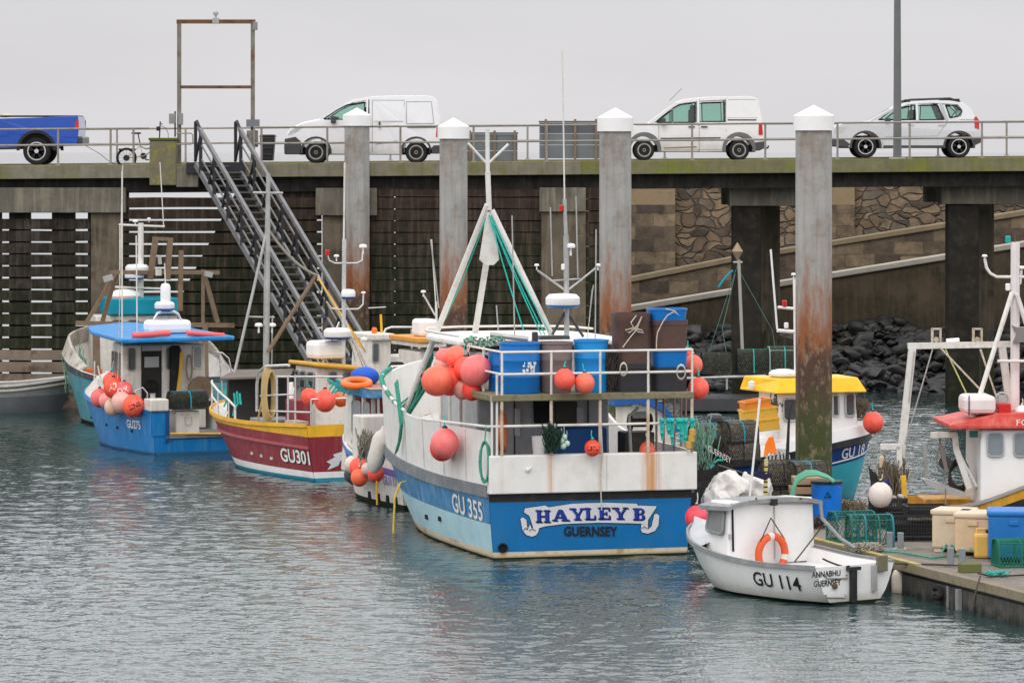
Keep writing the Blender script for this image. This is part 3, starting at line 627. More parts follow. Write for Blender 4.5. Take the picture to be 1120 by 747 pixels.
def wheel(t, u, r, y, sg, kind, W):
    c = (u, y, r)
    wt = MB(); wt.lathe([(r * .66, -.1), (r * .93, -.105), (r, -.07), (r, .07), (r * .93, .105), (r * .66, .1)], c, 28, axis='Y'); w_ = wt.build('wheel', tyre, t, local=True, smooth=True)
    mb = MB(); o = sg * .085
    if kind == 'alloy':
        mb.lathe([(r * .6, -.02), (r * .68, -.02), (r * .68, .02), (r * .6, .02)], (u, y + o, r), 28, axis='Y'); mb.f.pop(); mb.f.pop(); mb.m.pop(); mb.m.pop()
        for k in range(10): 
            a = 2 * math.pi * k / 10 + (.12 if k % 2 else -.12) * 1; mb.bar((u, y + o, r), (u + r * .64 * math.cos(a), y + o, r + r * .64 * math.sin(a)), .03, .045)
        mb.lathe([(0, -.03), (r * .16, -.03), (r * .16, .03), (0, .03)], (u, y + o, r), 14, axis='Y')
        k = MB(); k.lathe([(0, -.01), (r * .66, -.01), (r * .66, .01), (0, .01)], (u, y + sg * .03, r), 24, axis='Y'); k.build('brake_disc', darkvoid, w_, local=True)
    else:
        mb.lathe([(0, sg * .0), (r * .14, sg * .02), (r * .2, sg * .01), (r * .22, -sg * .01), (r * .5, -sg * .0), (r * .56, sg * .02), (r * .68, sg * .02), (r * .68, -sg * .05), (0, -sg * .05)], (u, y + o, r), 24, axis='Y')
    mb.build('rim', alloy if kind == 'alloy' else rimm, w_, local=True, smooth=True)
def ground_z(px): return dz((px - 560) / 38.8) + .015
# --- white panel van
def van_one():
    s = 39.5; px0 = 311.9; y = FOC / s; x0 = (px0 - 560) / s; W = 1.68; zb = ground_z(400)
    t = thing('panel_van', 'white panel van with black front bumper parked behind the first pile', 'van', (x0, y + W / 2 - .2, zb))
    wp = M('white_van_paint', (.74, .73, .74), .25, var=.03, dirt=(.6, .57, .53), amt=.2, dscale=.8, coat=.5, low=(.42, .39, .35), lowz=(.1, .6))
    belt, tk = 1.0, .1
    r = .30; u1, u2 = .86, 3.63
    low = [(.02, .28), (.02, .62), (.06, .82), (.16, .97), (.5, 1.13), (.97, 1.23), (2.33, 1.23), (2.33, .24), (1.28, .24)] + arc(u1, .3, .385, -8, 188)[0:] + [(.3, .25)]
    mb = MB(); extr(mb, low, belt, W, tk); mb.build('cab', wp, t, local=True, bevel=.03)
    box = [(2.335, .24), (2.335, 1.84), (3.0, 1.87), (3.9, 1.87), (4.1, 1.84), (4.2, 1.72), (4.3, 1.2), (4.32, .8), (4.32, .3), (4.03, .3)] + arc(u2, .3, .385, -8, 188)
    mb = MB(); extr(mb, box, belt, W, tk); mb.build('cargo_body', wp, t, local=True, bevel=.035)
    mb = MB(); extr(mb, [(1.62, 1.64), (1.85, 1.76), (2.335, 1.84), (2.335, 1.76), (1.9, 1.69), (1.68, 1.6)], belt, W, tk, inset=-.02); mb.build('roof', wp, t, local=True)
    mb = MB()
    for sg in (-1, 1):
        f = lambda u, z: (u, sg * (side_y(z, belt, W, tk) - .03), z)
        mb.bar(f(.97, 1.22), f(1.66, 1.63), .06, .05); mb.bar(f(2.28, 1.2), f(2.28, 1.78), .05, .12)
    mb.build('pillar', wp, t, local=True)
    win = [(1.08, 1.22), (1.45, 1.47), (1.72, 1.61), (2.2, 1.69), (2.22, 1.2)]
    sidepanel(win, belt, W, tk, -.03).build('side_window', cleargl, t, local=True)
    mb = MB()
    for sg in (-1, 1):
        for a, b in zip(win, win[1:] + win[:1]): mb.bar((a[0], sg * (side_y(a[1], belt, W, tk) - .005), a[1]), (b[0], sg * (side_y(b[1], belt, W, tk) - .005), b[1]), .022, .03)
    mb.build('window_seal', blackr, t, local=True)
    mb = MB(); mb.add([(.99, -.74, 1.22), (.99, .74, 1.22), (1.66, .7, 1.64), (1.66, -.7, 1.64)], [(0, 1, 2, 3)]); mb.build('windscreen', cleargl, t, local=True)
    bump = [(-.01, .24), (-.02, .45), (0, .68), (.3, .74), (.46, .6), (.47, .24)]
    mb = MB(); extr(mb, bump, belt, W, tk, inset=.012); mb.build('front_bumper', darkgrey, t, local=True, bevel=.03)
    mb = MB(); extr(mb, [(4.0, .26), (4.0, .36), (4.12, .5), (4.34, .5), (4.34, .26)], belt, W, tk, inset=.012); mb.build('rear_bumper', darkgrey, t, local=True, bevel=.02)
    for uu in (u1, u2):
        a1 = arc(uu, .3, .44, -5, 185, 12); a2 = arc(uu, .3, .385, 185, -5, 12)
        for sg in (-1, 1): sidepanel(a1 + a2, belt, W, tk, .012, .05, (sg,)).build('wheel_arch', darkgrey, t, local=True)
    sidepanel([(.14, .88), (.1, .78), (.3, .86), (.55, 1.03), (.42, 1.04)], belt, W, tk, .01, .05).build('headlight', M('headlight_glass', (.5, .5, .48), .1, .3), t, local=True)
    sidepanel([(4.18, .72), (4.28, .72), (4.3, 1.0), (4.2, 1.0)], belt, W, tk, .012, .05).build('tail_lamp', lampred, t, local=True)
    sidepanel([(3.38, .985), (4.17, .985), (4.17, 1.03), (3.38, 1.03)], belt, W, tk, .004, .01).build('slide_rail', blackr, t, local=True)
    seam = M('panel_seam', (.25, .25, .25), .8)
    for a, b in (((2.42, .3), (2.42, 1.74)), ((3.3, .3), (3.3, 1.74)), ((2.42, 1.74), (3.3, 1.74)), ((3.36, 1.1), (3.36, 1.7)), ((3.36, 1.1), (4.12, 1.1)), ((3.36, 1.7), (4.05, 1.7)), ((4.12, 1.1), (4.05, 1.7)), ((2.46, 1.16), (3.26, 1.16)), ((2.5, .52), (3.1, .62))):
        d = Vector((b[0] - a[0], b[1] - a[1])).normalized() * .006; n_ = (-d.y, d.x)
        sidepanel([(a[0] - n_[0], a[1] - n_[1]), (b[0] - n_[0], b[1] - n_[1]), (b[0] + n_[0], b[1] + n_[1]), (a[0] + n_[0], a[1] + n_[1])], belt, W, tk, .003, .008).build('panel_line', seam, t, local=True)
    for sg in (-1, 1):
        for uu in (u1, u2): wheel(t, uu, r, sg * (W / 2 - .1), sg, 'steel', W)
        mb = MB(); mb.box((1.35, sg * (W / 2 + .08), 1.2), (.14, .16, .2)); mb.build('mirror', darkgrey, t, local=True, bevel=.03)
        mb = MB(); mb.box((2.62, sg * (W / 2 + .015), 1.06), (.05, .03, .17)); mb.build('door_handle', darkgrey, t, local=True)
        mb = MB(); mb.box((2.05, sg * .4, .95), (.45, .45, .15)); mb.box((2.25, sg * .4, 1.25), (.14, .42, .6)); mb.build('seat', seatm, t, local=True, bevel=.04)
    mb = MB(); mb.box((2.2, 0, .33), (3.6, W - .5, .2)); mb.build('underbody', darkvoid, t, local=True)
van_one()
# --- white van with windows
def van_two():
    s = 38.5; y = FOC / s; x0 = (687.5 - 560) / s; W = 1.72; zb = ground_z(760)
    t = thing('window_van', 'white van with two green tinted side windows and grey wheel arches beside the third pile', 'van', (x0, y + W / 2 - .2, zb))
    wp = M('chalky_white_paint', (.7, .69, .68), .4, var=.04, dirt=(.58, .54, .5), amt=.3, dscale=.9, coat=.2, low=(.38, .34, .29), lowz=(.1, .75))
    belt, tk = 1.0, .1; u1, u2, r = .44, 3.13, .29
    low = [(-.36, .28), (-.38, .6), (-.34, .82), (-.1, .94), (.2, 1.0), (.6, 1.07), (2.0, 1.07), (2.0, .24)] + [(.86, .24)] + arc(u1, .3, .385, -8, 188) + [(0, .25)]
    mb = MB(); extr(mb, low, belt, W, tk); mb.build('cab', wp, t, local=True, bevel=.03)
    box = [(2.005, .24), (2.005, 1.07), (2.76, 1.07), (2.76, 1.8), (3.3, 1.82), (3.55, 1.8), (3.68, 1.7), (3.78, 1.1), (3.84, .9), (3.85, .34), (3.53, .3)] + arc(u2, .3, .385, -8, 188)
    mb = MB(); extr(mb, box, belt, W, tk); mb.build('cargo_body', wp, t, local=True, bevel=.035)
    mb = MB(); extr(mb, [(1.3, 1.64), (1.6, 1.74), (2.2, 1.8), (2.765, 1.81), (2.765, 1.71), (2.1, 1.68), (1.6, 1.62), (1.36, 1.58)], belt, W, tk, inset=-.015); mb.build('roof', wp, t, local=True, bevel=.015)
    mb = MB()
    for sg in (-1, 1):
        f = lambda u, z: (u, sg * (side_y(z, belt, W, tk) - .035), z)
        mb.bar(f(.62, 1.06), f(1.36, 1.62), .07, .07); mb.bar(f(1.97, 1.03), f(1.97, 1.72), .06, .16)
        mb.bar(f(2.0, 1.045), f(2.76, 1.045), .06, .07)
    mb.build('pillar', wp, t, local=True)
    wins = [[(.8, 1.075), (1.22, 1.43), (1.22, 1.075)], [(1.25, 1.075), (1.25, 1.47), (1.5, 1.59), (1.87, 1.63), (1.87, 1.075)], [(2.08, 1.1), (2.07, 1.63), (2.7, 1.65), (2.72, 1.1)]]
    mb = MB()
    for wv in wins:
        sidepanel(wv, belt, W, tk, -.03).build('side_window', cleargl, t, local=True)
        for sg in (-1, 1):
            for a, b in zip(wv, wv[1:] + wv[:1]): mb.bar((a[0], sg * (side_y(a[1], belt, W, tk) - .005), a[1]), (b[0], sg * (side_y(b[1], belt, W, tk) - .005), b[1]), .02, .03)
    mb.build('window_seal', blackr, t, local=True)
    mb = MB(); mb.add([(.62, -.76, 1.07), (.62, .76, 1.07), (1.36, .72, 1.63), (1.36, -.72, 1.63)], [(0, 1, 2, 3)]); mb.build('windscreen', cleargl, t, local=True)
    for uu in (u1, u2):
        a1 = arc(uu, .32, .48, -8, 188, 14); a2 = arc(uu, .3, .385, 188, -8, 14)
        for sg in (-1, 1): sidepanel(a1 + a2, belt, W, tk, .02, .06, (sg,)).build('wheel_arch', M('grey_arch_plastic', (.12, .12, .125), .6), t, local=True)
    sidepanel([(.9, .6), (2.6, .62), (2.6, .655), (.9, .635)], belt, W, tk, .02, .03).build('rub_strip', darkgrey, t, local=True)
    sidepanel([(2.8, 1.125), (3.62, 1.125), (3.62, 1.16), (2.8, 1.16)], belt, W, tk, .006, .01).build('slide_rail', blackr, t, local=True)
    sidepanel([(3.68, .72), (3.8, .72), (3.78, 1.05), (3.69, 1.05)], belt, W, tk, .014, .05).build('tail_lamp', lampred, t, local=True)
    mb = MB(); extr(mb, [(3.5, .3), (3.5, .5), (3.87, .55), (3.88, .36), (3.7, .27)], belt, W, tk, inset=.012); mb.build('rear_bumper', darkgrey, t, local=True, bevel=.02)
    mb = MB(); extr(mb, [(-.4, .28), (-.4, .6), (-.1, .62), (.0, .5), (.02, .28)], belt, W, tk, inset=.012); mb.build('front_bumper', darkgrey, t, local=True, bevel=.02)
    seam = M('panel_seam', (.25, .25, .25), .8)
    for a, b in (((.85, .3), (.85, 1.05)), ((2.0, .28), (2.0, 1.75)), ((2.76, .8), (2.76, 1.75)), ((2.8, 1.2), (3.66, 1.2)), ((2.82, 1.72), (3.6, 1.72)), ((1.0, .3), (2.7, .3))):
        d = Vector((b[0] - a[0], b[1] - a[1])).normalized() * .006; n_ = (-d.y, d.x)
        sidepanel([(a[0] - n_[0], a[1] - n_[1]), (b[0] - n_[0], b[1] - n_[1]), (b[0] + n_[0], b[1] + n_[1]), (a[0] + n_[0], a[1] + n_[1])], belt, W, tk, .003, .008).build('panel_line', seam, t, local=True)
    sidepanel([(.98, .36), (1.9, .4), (1.95, .36), (1.0, .33)], belt, W, tk, .003, .008, (-1,)).build('scuff', M('rusty_scuff', (.25, .15, .1), .9), t, local=True)
    for sg in (-1, 1):
        for uu in (u1, u2): wheel(t, uu, r, sg * (W / 2 - .1), sg, 'steel', W)
        for uu in (1.78, 2.14): mb = MB(); mb.box((uu, sg * (W / 2 + .015), .95), (.18, .03, .035)); mb.build('door_handle', darkgrey, t, local=True)
        mb = MB(); mb.box((.98, sg * (W / 2 + .09), 1.1), (.12, .16, .2)); mb.build('mirror', darkgrey, t, local=True, bevel=.03)
        mb = MB(); mb.box((1.6, sg * .4, .85), (.45, .45, .15)); mb.box((1.82, sg * .4, 1.15), (.14, .42, .6)); mb.box((1.84, sg * .4, 1.5), (.1, .25, .15)); mb.build('seat', seatm, t, local=True, bevel=.04)
    mb = MB(); mb.box((1.9, 0, .33), (3.4, W - .5, .2)); mb.build('underbody', darkvoid, t, local=True)
    mb = MB(); mb.tube([(3.88, 0, .35), (4.0, 0, .35), (4.02, 0, .42)], .03, 6); mb.build('tow_ball', darkgrey, t, local=True)
    mb = MB(); mb.tube([(1.2, .3, 1.7), (1.55, .3, 2.05)], .006, 4); mb.build('aerial', blackp, t, local=True)
van_two()
# --- silver crossover
def crossover():
    s = 38.2; y = FOC / s; x0 = (909.5 - 560) / s; W = 1.8; zb = ground_z(980) + .02
    t = thing('crossover_car', 'silver crossover car with dark wheel arches parked behind the lamp post', 'car', (x0, y + W / 2 - .2, zb))
    wp = M('silver_car_paint', (.56, .56, .57), .28, .35, var=.03, scale=.8, coat=.6)
    belt, tk = .98, .22; u1, u2, r = .96, 3.63, .325
    low = [(.02, .35), (.0, .6), (.03, .8), (.1, .93), (.35, 1.0), (1.12, 1.07), (4.05, 1.09), (4.2, .98), (4.24, .75), (4.27, .6), (4.22, .42), (4.08, .36)] + arc(u2, r, .42, -4, 184) + [(1.45, .27)] + arc(u1, r, .42, -4, 184) + [(.4, .33)]
    mb = MB(); extr(mb, low, belt, W, tk); mb.build('body', wp, t, local=True, bevel=.04)
    mb = MB(); extr(mb, [(1.75, 1.42), (2.1, 1.585), (2.8, 1.65), (3.4, 1.64), (3.75, 1.58), (3.98, 1.4), (4.12, 1.09), (3.62, 1.09), (3.7, 1.2), (3.73, 1.36), (3.6, 1.52), (2.9, 1.56), (2.2, 1.52), (1.82, 1.38)], belt, W, tk); mb.build('roof', wp, t, local=True, bevel=.02)
    mb = MB()
    for sg in (-1, 1):
        f = lambda u, z: (u, sg * (side_y(z, belt, W, tk) - .03), z)
        mb.bar(f(1.12, 1.05), f(1.8, 1.43), .06, .06); mb.bar(f(2.43, 1.05), f(2.43, 1.56), .06, .13); mb.bar(f(3.27, 1.05), f(3.1, 1.56), .06, .12)
    mb.build('pillar', wp, t, local=True)
    wins = [[(1.5, 1.1), (1.84, 1.36), (2.0, 1.42), (2.37, 1.51), (2.33, 1.1)], [(2.51, 1.09), (2.54, 1.51), (3.02, 1.52), (3.2, 1.1)], [(3.26, 1.51), (3.55, 1.49), (3.72, 1.33), (3.62, 1.2), (3.38, 1.15)]]
    mb = MB()
    for wv in wins:
        sidepanel(wv, belt, W, tk, -.03).build('side_window', cleargl, t, local=True)
        for sg in (-1, 1):
            for a, b in zip(wv, wv[1:] + wv[:1]): mb.bar((a[0], sg * (side_y(a[1], belt, W, tk) - .005), a[1]), (b[0], sg * (side_y(b[1], belt, W, tk) - .005), b[1]), .02, .03)
    mb.build('window_seal', blackr, t, local=True)
    sidepanel([(3.18, 1.09), (3.02, 1.54), (3.22, 1.53), (3.36, 1.13), (3.64, 1.2), (3.7, 1.09)], belt, W, tk, -.02).build('rear_quarter', wp, t, local=True)
    mb = MB(); mb.add([(1.1, -.78, 1.07), (1.1, .78, 1.07), (1.8, .7, 1.44), (1.8, -.7, 1.44)], [(0, 1, 2, 3)]); mb.build('windscreen', cleargl, t, local=True)
    for uu in (u1, u2):
        a1 = arc(uu, r, .46, -6, 186, 14); a2 = arc(uu, r, .4, 186, -6, 14)
        for sg in (-1, 1): sidepanel(a1 + a2, belt, W, tk, .006, .08, (sg,)).build('wheel_arch', darkgrey, t, local=True)
    sidepanel([(1.46, .27), (3.2, .3), (3.2, .36), (1.46, .36)], belt, W, tk, .01, .04).build('sill', darkgrey, t, local=True)
    sidepanel([(4.02, .34), (4.25, .44), (4.27, .56), (4.05, .58)], belt, W, tk, .01, .2).build('rear_bumper', darkgrey, t, local=True)
    mb = MB(); extr(mb, [(0, .34), (-.02, .56), (.3, .56), (.52, .4), (.45, .3)], belt, W, tk, inset=.01); mb.build('front_bumper', darkgrey, t, local=True, bevel=.02)
    sidepanel([(4.08, .86), (4.2, .82), (4.21, 1.06), (4.12, 1.2), (4.06, 1.14)], belt, W, tk, .016, .06).build('tail_lamp', lampred, t, local=True)
    sidepanel([(.06, .72), (.3, .74), (.4, .88), (.12, .9)], belt, W, tk, .01, .05).build('headlight', M('headlight_glass', (.5, .5, .48), .1, .3), t, local=True)
    mb = MB()
    for sg in (-1, 1): mb.tube([(2.1, sg * .6, 1.6), (2.25, sg * .6, 1.67), (3.4, sg * .6, 1.71), (3.7, sg * .6, 1.6)], .03, 6)
    mb.build('roof_rail', darkgrey, t, local=True)
    mb = MB()
    for sg in (-1, 1): mb.box((2.16, sg * .62, 1.63), (.2, .06, .07)); mb.box((3.45, sg * .62, 1.665), (.45, .06, .06))
    mb.build('roof_rail_foot', blackp, t, local=True)
    seam = M('panel_seam', (.25, .25, .25), .8)
    for a, b in (((1.44, .38), (1.42, 1.05)), ((2.43, .38), (2.43, 1.5)), ((3.28, 1.0), (3.0, .62)), ((3.28, 1.0), (3.24, 1.12)), ((1.5, .6), (3.0, .63))):
        d = Vector((b[0] - a[0], b[1] - a[1])).normalized() * .006; n_ = (-d.y, d.x)
        sidepanel([(a[0] - n_[0], a[1] - n_[1]), (b[0] - n_[0], b[1] - n_[1]), (b[0] + n_[0], b[1] + n_[1]), (a[0] + n_[0], a[1] + n_[1])], belt, W, tk, .003, .008).build('panel_line', seam, t, local=True)
    for sg in (-1, 1):
        for uu in (u1, u2): wheel(t, uu, r, sg * (W / 2 - .12), sg, 'alloy', W)
        for uu in (2.25, 3.12): mb = MB(); mb.box((uu, sg * (W / 2 + .02), .95), (.17, .03, .035)); mb.build('door_handle', wp, t, local=True)
        mb = MB(); mb.box((1.58, sg * (W / 2 + .08), 1.08), (.15, .16, .13)); mb.build('mirror', darkgrey, t, local=True, bevel=.03)
        mb = MB(); mb.box((2.15, sg * .4, .8), (.45, .45, .15)); mb.box((2.4, sg * .4, 1.08), (.14, .42, .6)); mb.box((3.3, sg * .35, 1.0), (.14, .6, .5)); mb.build('seat', seatm, t, local=True, bevel=.04)
    mb = MB(); mb.box((2.2, 0, .38), (3.8, W - .5, .2)); mb.build('underbody', darkvoid, t, local=True)
crossover()
# --- blue pickup (tail end in view)
def pickup():
    s = 38.6; y = FOC / s; x0 = (87 - 560) / s; W = 1.85; zb = ground_z(45) + .02
    t = thing('pickup_truck', 'bright blue pickup truck with its tail end at the left edge', 'pickup', (x0, y + W / 2 - .2, zb))
    wp = M('metallic_blue_paint', (.004, .06, .36), .22, .3, var=.05, coat=.8)
    belt, tk = 1.0, .06; r = .385; uw = -1.2; uf = -4.3
    bed = [(-2.35, .5), (-2.35, 1.3), (-1.2, 1.335), (-.12, 1.38), (-.02, 1.36), (0, 1.0), (-.04, .62), (-.2, .55), (uw + .5, .5)] + arc(uw, .42, .5, 8, 172) + [(uw - .52, .5)]
    mb = MB(); extr(mb, bed, belt, W, tk); mb.build('bed', wp, t, local=True, bevel=.03)
    mb = MB(); mb.bb((-2.36, -W / 2 + .06, 1.36), (-.06, W / 2 - .06, 1.395)); mb.build('bed_rail_cap', blackp, t, local=True)
    cab = [(-2.4, .5), (-2.4, 1.12), (-2.55, 1.75), (-3.6, 1.8), (-4.1, 1.7), (-4.6, 1.15), (-5.0, 1.1), (-5.25, .95), (-5.3, .5), (uf - .52, .5)] + arc(uf, .42, .5, 172, 8) + [(uf + .52, .42)]
    mb = MB(); extr(mb, cab[::-1], belt, W, .12); mb.build('cab', wp, t, local=True, bevel=.04)
    sidepanel([(-2.6, 1.2), (-2.7, 1.65), (-4.0, 1.6), (-4.4, 1.2)], belt, W, .12, .004).build('side_window', winglass, t, local=True)
    sidepanel([(-.14, 1.0), (.0, 1.0), (0.0, 1.26), (-.06, 1.26)], belt, W, tk, .012, .05).build('tail_lamp', lampred, t, local=True)
    mb = MB(); mb.bb((-.16, -W / 2 + .05, .58), (.1, W / 2 - .05, .8)); mb.build('rear_bumper', M('dark_chrome', (.06, .065, .07), .35, .5), t, local=True, bevel=.04)
    a1 = arc(uw, .42, .56, -2, 182, 14); a2 = arc(uw, .42, .48, 182, -2, 14)
    sidepanel(a1 + a2, belt, W, tk, .01, .08).build('wheel_arch', darkvoid, t, local=True)
    mb = MB(); mb.box((-1.8, 0, .62), (3.3, 1.1, .16)); mb.box((-1.2, 0, .7), (1.0, W - .36, .5)); mb.build('chassis', darkvoid, t, local=True)
    sidepanel([(-4.0, .4), (-1.75, .44), (-1.75, .5), (-4.0, .47)], belt, W, tk, .06, .1).build('side_step', blackp, t, local=True)
    for sg in (-1, 1):
        for uu in (uw, uf): wheel(t, uu, r, sg * (W / 2 - .14), sg, 'alloy', W)
    mb = MB(); mb.tube([(.05, .2, .55), (.5, .1, .3), (.75, 0, .1), (.95, 0, .02)], .008, 4); mb.build('tow_cable', darkrope, t, local=True)
    mb = MB(); mb.sph((-2.2, 0, 1.4), .16, 10, sq=(1.6, 1.6, .35)); one_ = mb.build('load', paleRope, None, smooth=True)
    one_.name = 'rope_coil'; one_.location = t.location; tag(one_, 'pale coil of rope lying on the blue pickup bed', 'rope')
pickup()
# --- folding bicycle
def bicycle():
    s = 39.6; t = thing('bicycle', 'small folding bicycle leaning at the mossy concrete block', 'bicycle', P(139, 182, s))
    bp = M('beige_frame_paint', (.38, .33, .25), .4); c1 = P(138.3, 173, s); r = .25; c2 = c1 + Vector((1.02, 0, 0))
    for c in (c1, c2):
        mb = MB(); mb.tube([c + Vector((r * math.cos(a), 0, r * math.sin(a))) for a in [2 * math.pi * k / 28 for k in range(28)]], .036, 8, closed=True); w_ = mb.build('wheel', tyre, t, smooth=True)
        mb = MB()
        for k in range(12): a = k * math.pi / 6; mb.tube([c, c + Vector((r * .88 * math.cos(a), 0, r * .88 * math.sin(a)))], .006, 4)
        mb.build('spokes', alloy, w_)
        mb = MB(); mb.lathe([(0, -.06), (.085, -.06), (.085, .06), (0, .06)], c, 14, axis='Y'); mb.build('hub', blackp, w_)
    ped = P(157, 171, s); seatp = P(151, 147, s); headp = P(174, 160, s)
    mb = MB(); mb.tube([c1, ped, headp], .02, 8); mb.tube([c1, P(153, 160, s), ped], .014, 8); mb.tube([P(153, 160, s), P(160, 163, s), headp], .028, 8); mb.tube([headp, c2], .018, 8); mb.build('frame', bp, t, smooth=True)
    mb = MB(); mb.tube([P(154, 161, s), seatp], .016, 8); mb.build('seat_post', blackp, t)
    mb = MB(); mb.box(P(149, 146, s), (.26, .12, .05)); mb.build('saddle', blackr, t, bevel=.02)
    mb = MB(); a = P(175.3, 133, s); mb.tube([headp, a], .018, 8); mb.tube([a + Vector((.03, -.3, -.08)), a + Vector((0, 0, -.05)), a + Vector((.03, .3, -.08))], .014, 6); mb.box(P(173, 141, s), (.09, .08, .12)); mb.tube([P(176, 138, s), P(181, 140, s), P(184, 146, s), P(184, 152, s)], .008, 5); mb.build('handlebar', blackp, t)
    mb = MB(); mb.box(P(139, 163.5, s), (.46, .14, .04)); mb.bar(P(131, 164, s), P(129, 172, s), .1, .02); mb.build('mudguard', blackp, t)
    mb = MB(); mb.lathe([(.07, -.015), (.09, -.015), (.09, .015), (.07, .015)], ped, 18, axis='Y'); mb.bar(ped, P(160, 174.5, s), .02, .02); mb.bar(ped, P(154, 168, s), .02, .02); mb.box(P(161, 175, s), (.1, .1, .03)); mb.build('crank', blackp, t)
bicycle()
# ------------------------------------------------------------------ boat hulls
class Boat:
    """local frame: origin at the waterline in the middle of the transom, +y towards the bow, +x starboard"""
    def __init__(s, name, label, cat, px, sc_, yaw, L, beam, sheer, wl, rake=.8, flare=.8, bands=(), tbands=None, deckz=None, group='boats moored in the harbour', bulk=.06, nst=26, keel=.45, deckmat=None, inmat=None, capmat=None, tx=1.0, trake=0.0):
        s.name = name; b = P(px, 0, sc_); s.root = thing(name, label, cat, (b.x, b.y, 0), R(yaw), group)
        s.yaw = R(yaw); s.L = L; s.beam = beam; s.sheer = sheer; s.wl = wl; s.rake = rake; s.flare = flare; s.keel = keel; s.trake = trake
        s.M = Matrix.Translation(s.root.location) @ Matrix.Rotation(s.yaw, 4, 'Z'); s.Mi = s.M.inverted()
        bz = [0.0] + [None] * len(bands)
        mats = []; 
        def mi(m):
            if m not in mats: mats.append(m)
            return mats.index(m)
        # rows from keel to sheer
        def rowz(i, t):
            if i < 0: return -keel
            a, b_, _ = bands[i]
            if a is None: return s.sh(t)
            if callable(a): return a(t)
            q = t ** 1.4; return a + (b_ - a) * q
        ts = [i / nst for i in range(nst + 1)]
        def sidemesh(sg):
            rows = []; rm = []
            lev = [('k',)]
            zl = []
            for t in ts:
                z = [-keel, 0.0]; pr = 0.0
                for i in range(len(bands)):
                    zt = rowz(i, t)
                    for k in (1, 2): z.append(pr + (zt - pr) * k / 2)
                    pr = zt
                zl.append(z)
            nr = len(zl[0]); vs = []
            for t, z in zip(ts, zl):
                for zz in z:
                    x, y = s.pt(t, zz); vs.append((sg * x, y, zz))
            fs = []; ms = []
            for i in range(nst):
                for j in range(nr - 1):
                    fs.append((i * nr + j, i * nr + j + 1, (i + 1) * nr + j + 1, (i + 1) * nr + j))
                    ms.append(mi(bands[0][2]) if j == 0 else mi(bands[(j - 1) // 2][2]))
            return vs, fs, ms
        mb = MB()
        for sg in (-1, 1):
            vs, fs, ms = sidemesh(sg); n = len(mb.v); mb.v += [Vector(v) for v in vs]; mb.f += [[a + n for a in f] for f in fs]; mb.m += ms
        mb.f = [list(f) for f in mb.f]
        s.hull = mb.build('hull', list(mats), s.root, local=True, smooth=50, recalc=True)
        # transom
        tb = tbands or bands; mt = []; mb = MB(); z0 = -keel * .6; 
        allz = [(z0, None)]
        pr = z0
        for (a, b_, m_) in tb:
            zt = s.sh(0) if a is None else (a(0) if callable(a) else a)
            if m_ not in mt: mt.append(m_)
            for k in range(4):
                za, zb = pr + (zt - pr) * k / 4, pr + (zt - pr) * (k + 1) / 4
                xa, xb = s.pt(0, za)[0] * tx, s.pt(0, zb)[0] * tx; ya, yb = -.02 - za * trake, -.02 - zb * trake
                mb.add([(-xa, ya, za), (xa, ya, za), (xb, yb, zb), (-xb, yb, zb)], [(0, 1, 2, 3)], mt.index(m_))
                if zb > (deckz or 0): mb.add([(-xa, ya + .06, za), (xa, ya + .06, za), (xb, yb + .06, zb), (-xb, yb + .06, zb)], [(3, 2, 1, 0)], mt.index(m_))
            pr = zt
        s.transom = mb.build('transom', mt, s.root, local=True, recalc=False)
        # bulwark inside and deck
        if deckz is not None:
            mb = MB(); vs = []; dzf = deckz if callable(deckz) else (lambda t: deckz)
            for t in ts:
                x, y = s.pt(t, s.sh(t)); x2, y2 = s.pt(t, dzf(t)); e = min(bulk, x); 
                vs += [(x - 0, y, s.sh(t)), (max(0, x - e), y, s.sh(t)), (max(0, min(x, x2) - e), y2 - .03 * t, dzf(t)), (0, y2 - .03 * t, dzf(t) + .02)]
            full = vs + [(-a, b_, c) for a, b_, c in vs]; n = len(vs); fs = []; ms = []
            for o_ in (0, n):
                for i in range(nst):
                    for j in range(3): fs.append((o_ + i * 4 + j, o_ + i * 4 + j + 1, o_ + (i + 1) * 4 + j + 1, o_ + (i + 1) * 4 + j)); ms.append(1 if j == 2 else (2 if j == 0 else 0))
            mb.add(full, fs); mb.m = ms
            mb.build('deck', [inmat or white, deckmat or greyp, capmat or inmat or white], s.root, local=True, recalc=False)
    def sh(s, t): return crom([a for a, _ in s.sheer], [b for _, b in s.sheer], t)
    def pt(s, t, z):
        hb = crom([a for a, _, in s.beam], [b for _, b in s.beam], t); w0 = crom([a for a, _ in s.wl], [b for _, b in s.wl], t)
        zz = z / s.sh(t); 
        if z >= 0: x = w0 + (hb - w0) * max(0, zz) ** s.flare
        else: x = w0 * (1 + z / s.keel * .45)
        y = t * s.L + s.rake * (min(zz, 1.0) - 1) * t ** 4
        return max(0, x), y
    def side(s, y, z, sg=-1, off=.012):
        t = y / s.L
        for _ in range(6):
            x, yy = s.pt(t, z); t = min(1, max(0, t + (y - yy) / s.L))
        x, yy = s.pt(t, z); return Vector((sg * (x + off), y, z))
    def at(s, px, py, yl=None, xl=None):
        """photo pixel -> point of this boat lying in its plane y = yl (or x = xl)"""
        o = s.Mi @ Vector((0, 0, H0)); d = (s.Mi.to_3x3() @ Vector(((px - 560) / FOC, 1, (YH - py) / FOC)))
        k = (yl - o.y) / d.y if yl is not None else (xl - o.x) / d.x
        return o + d * k
    def w(s, v): return s.M @ Vector(v)
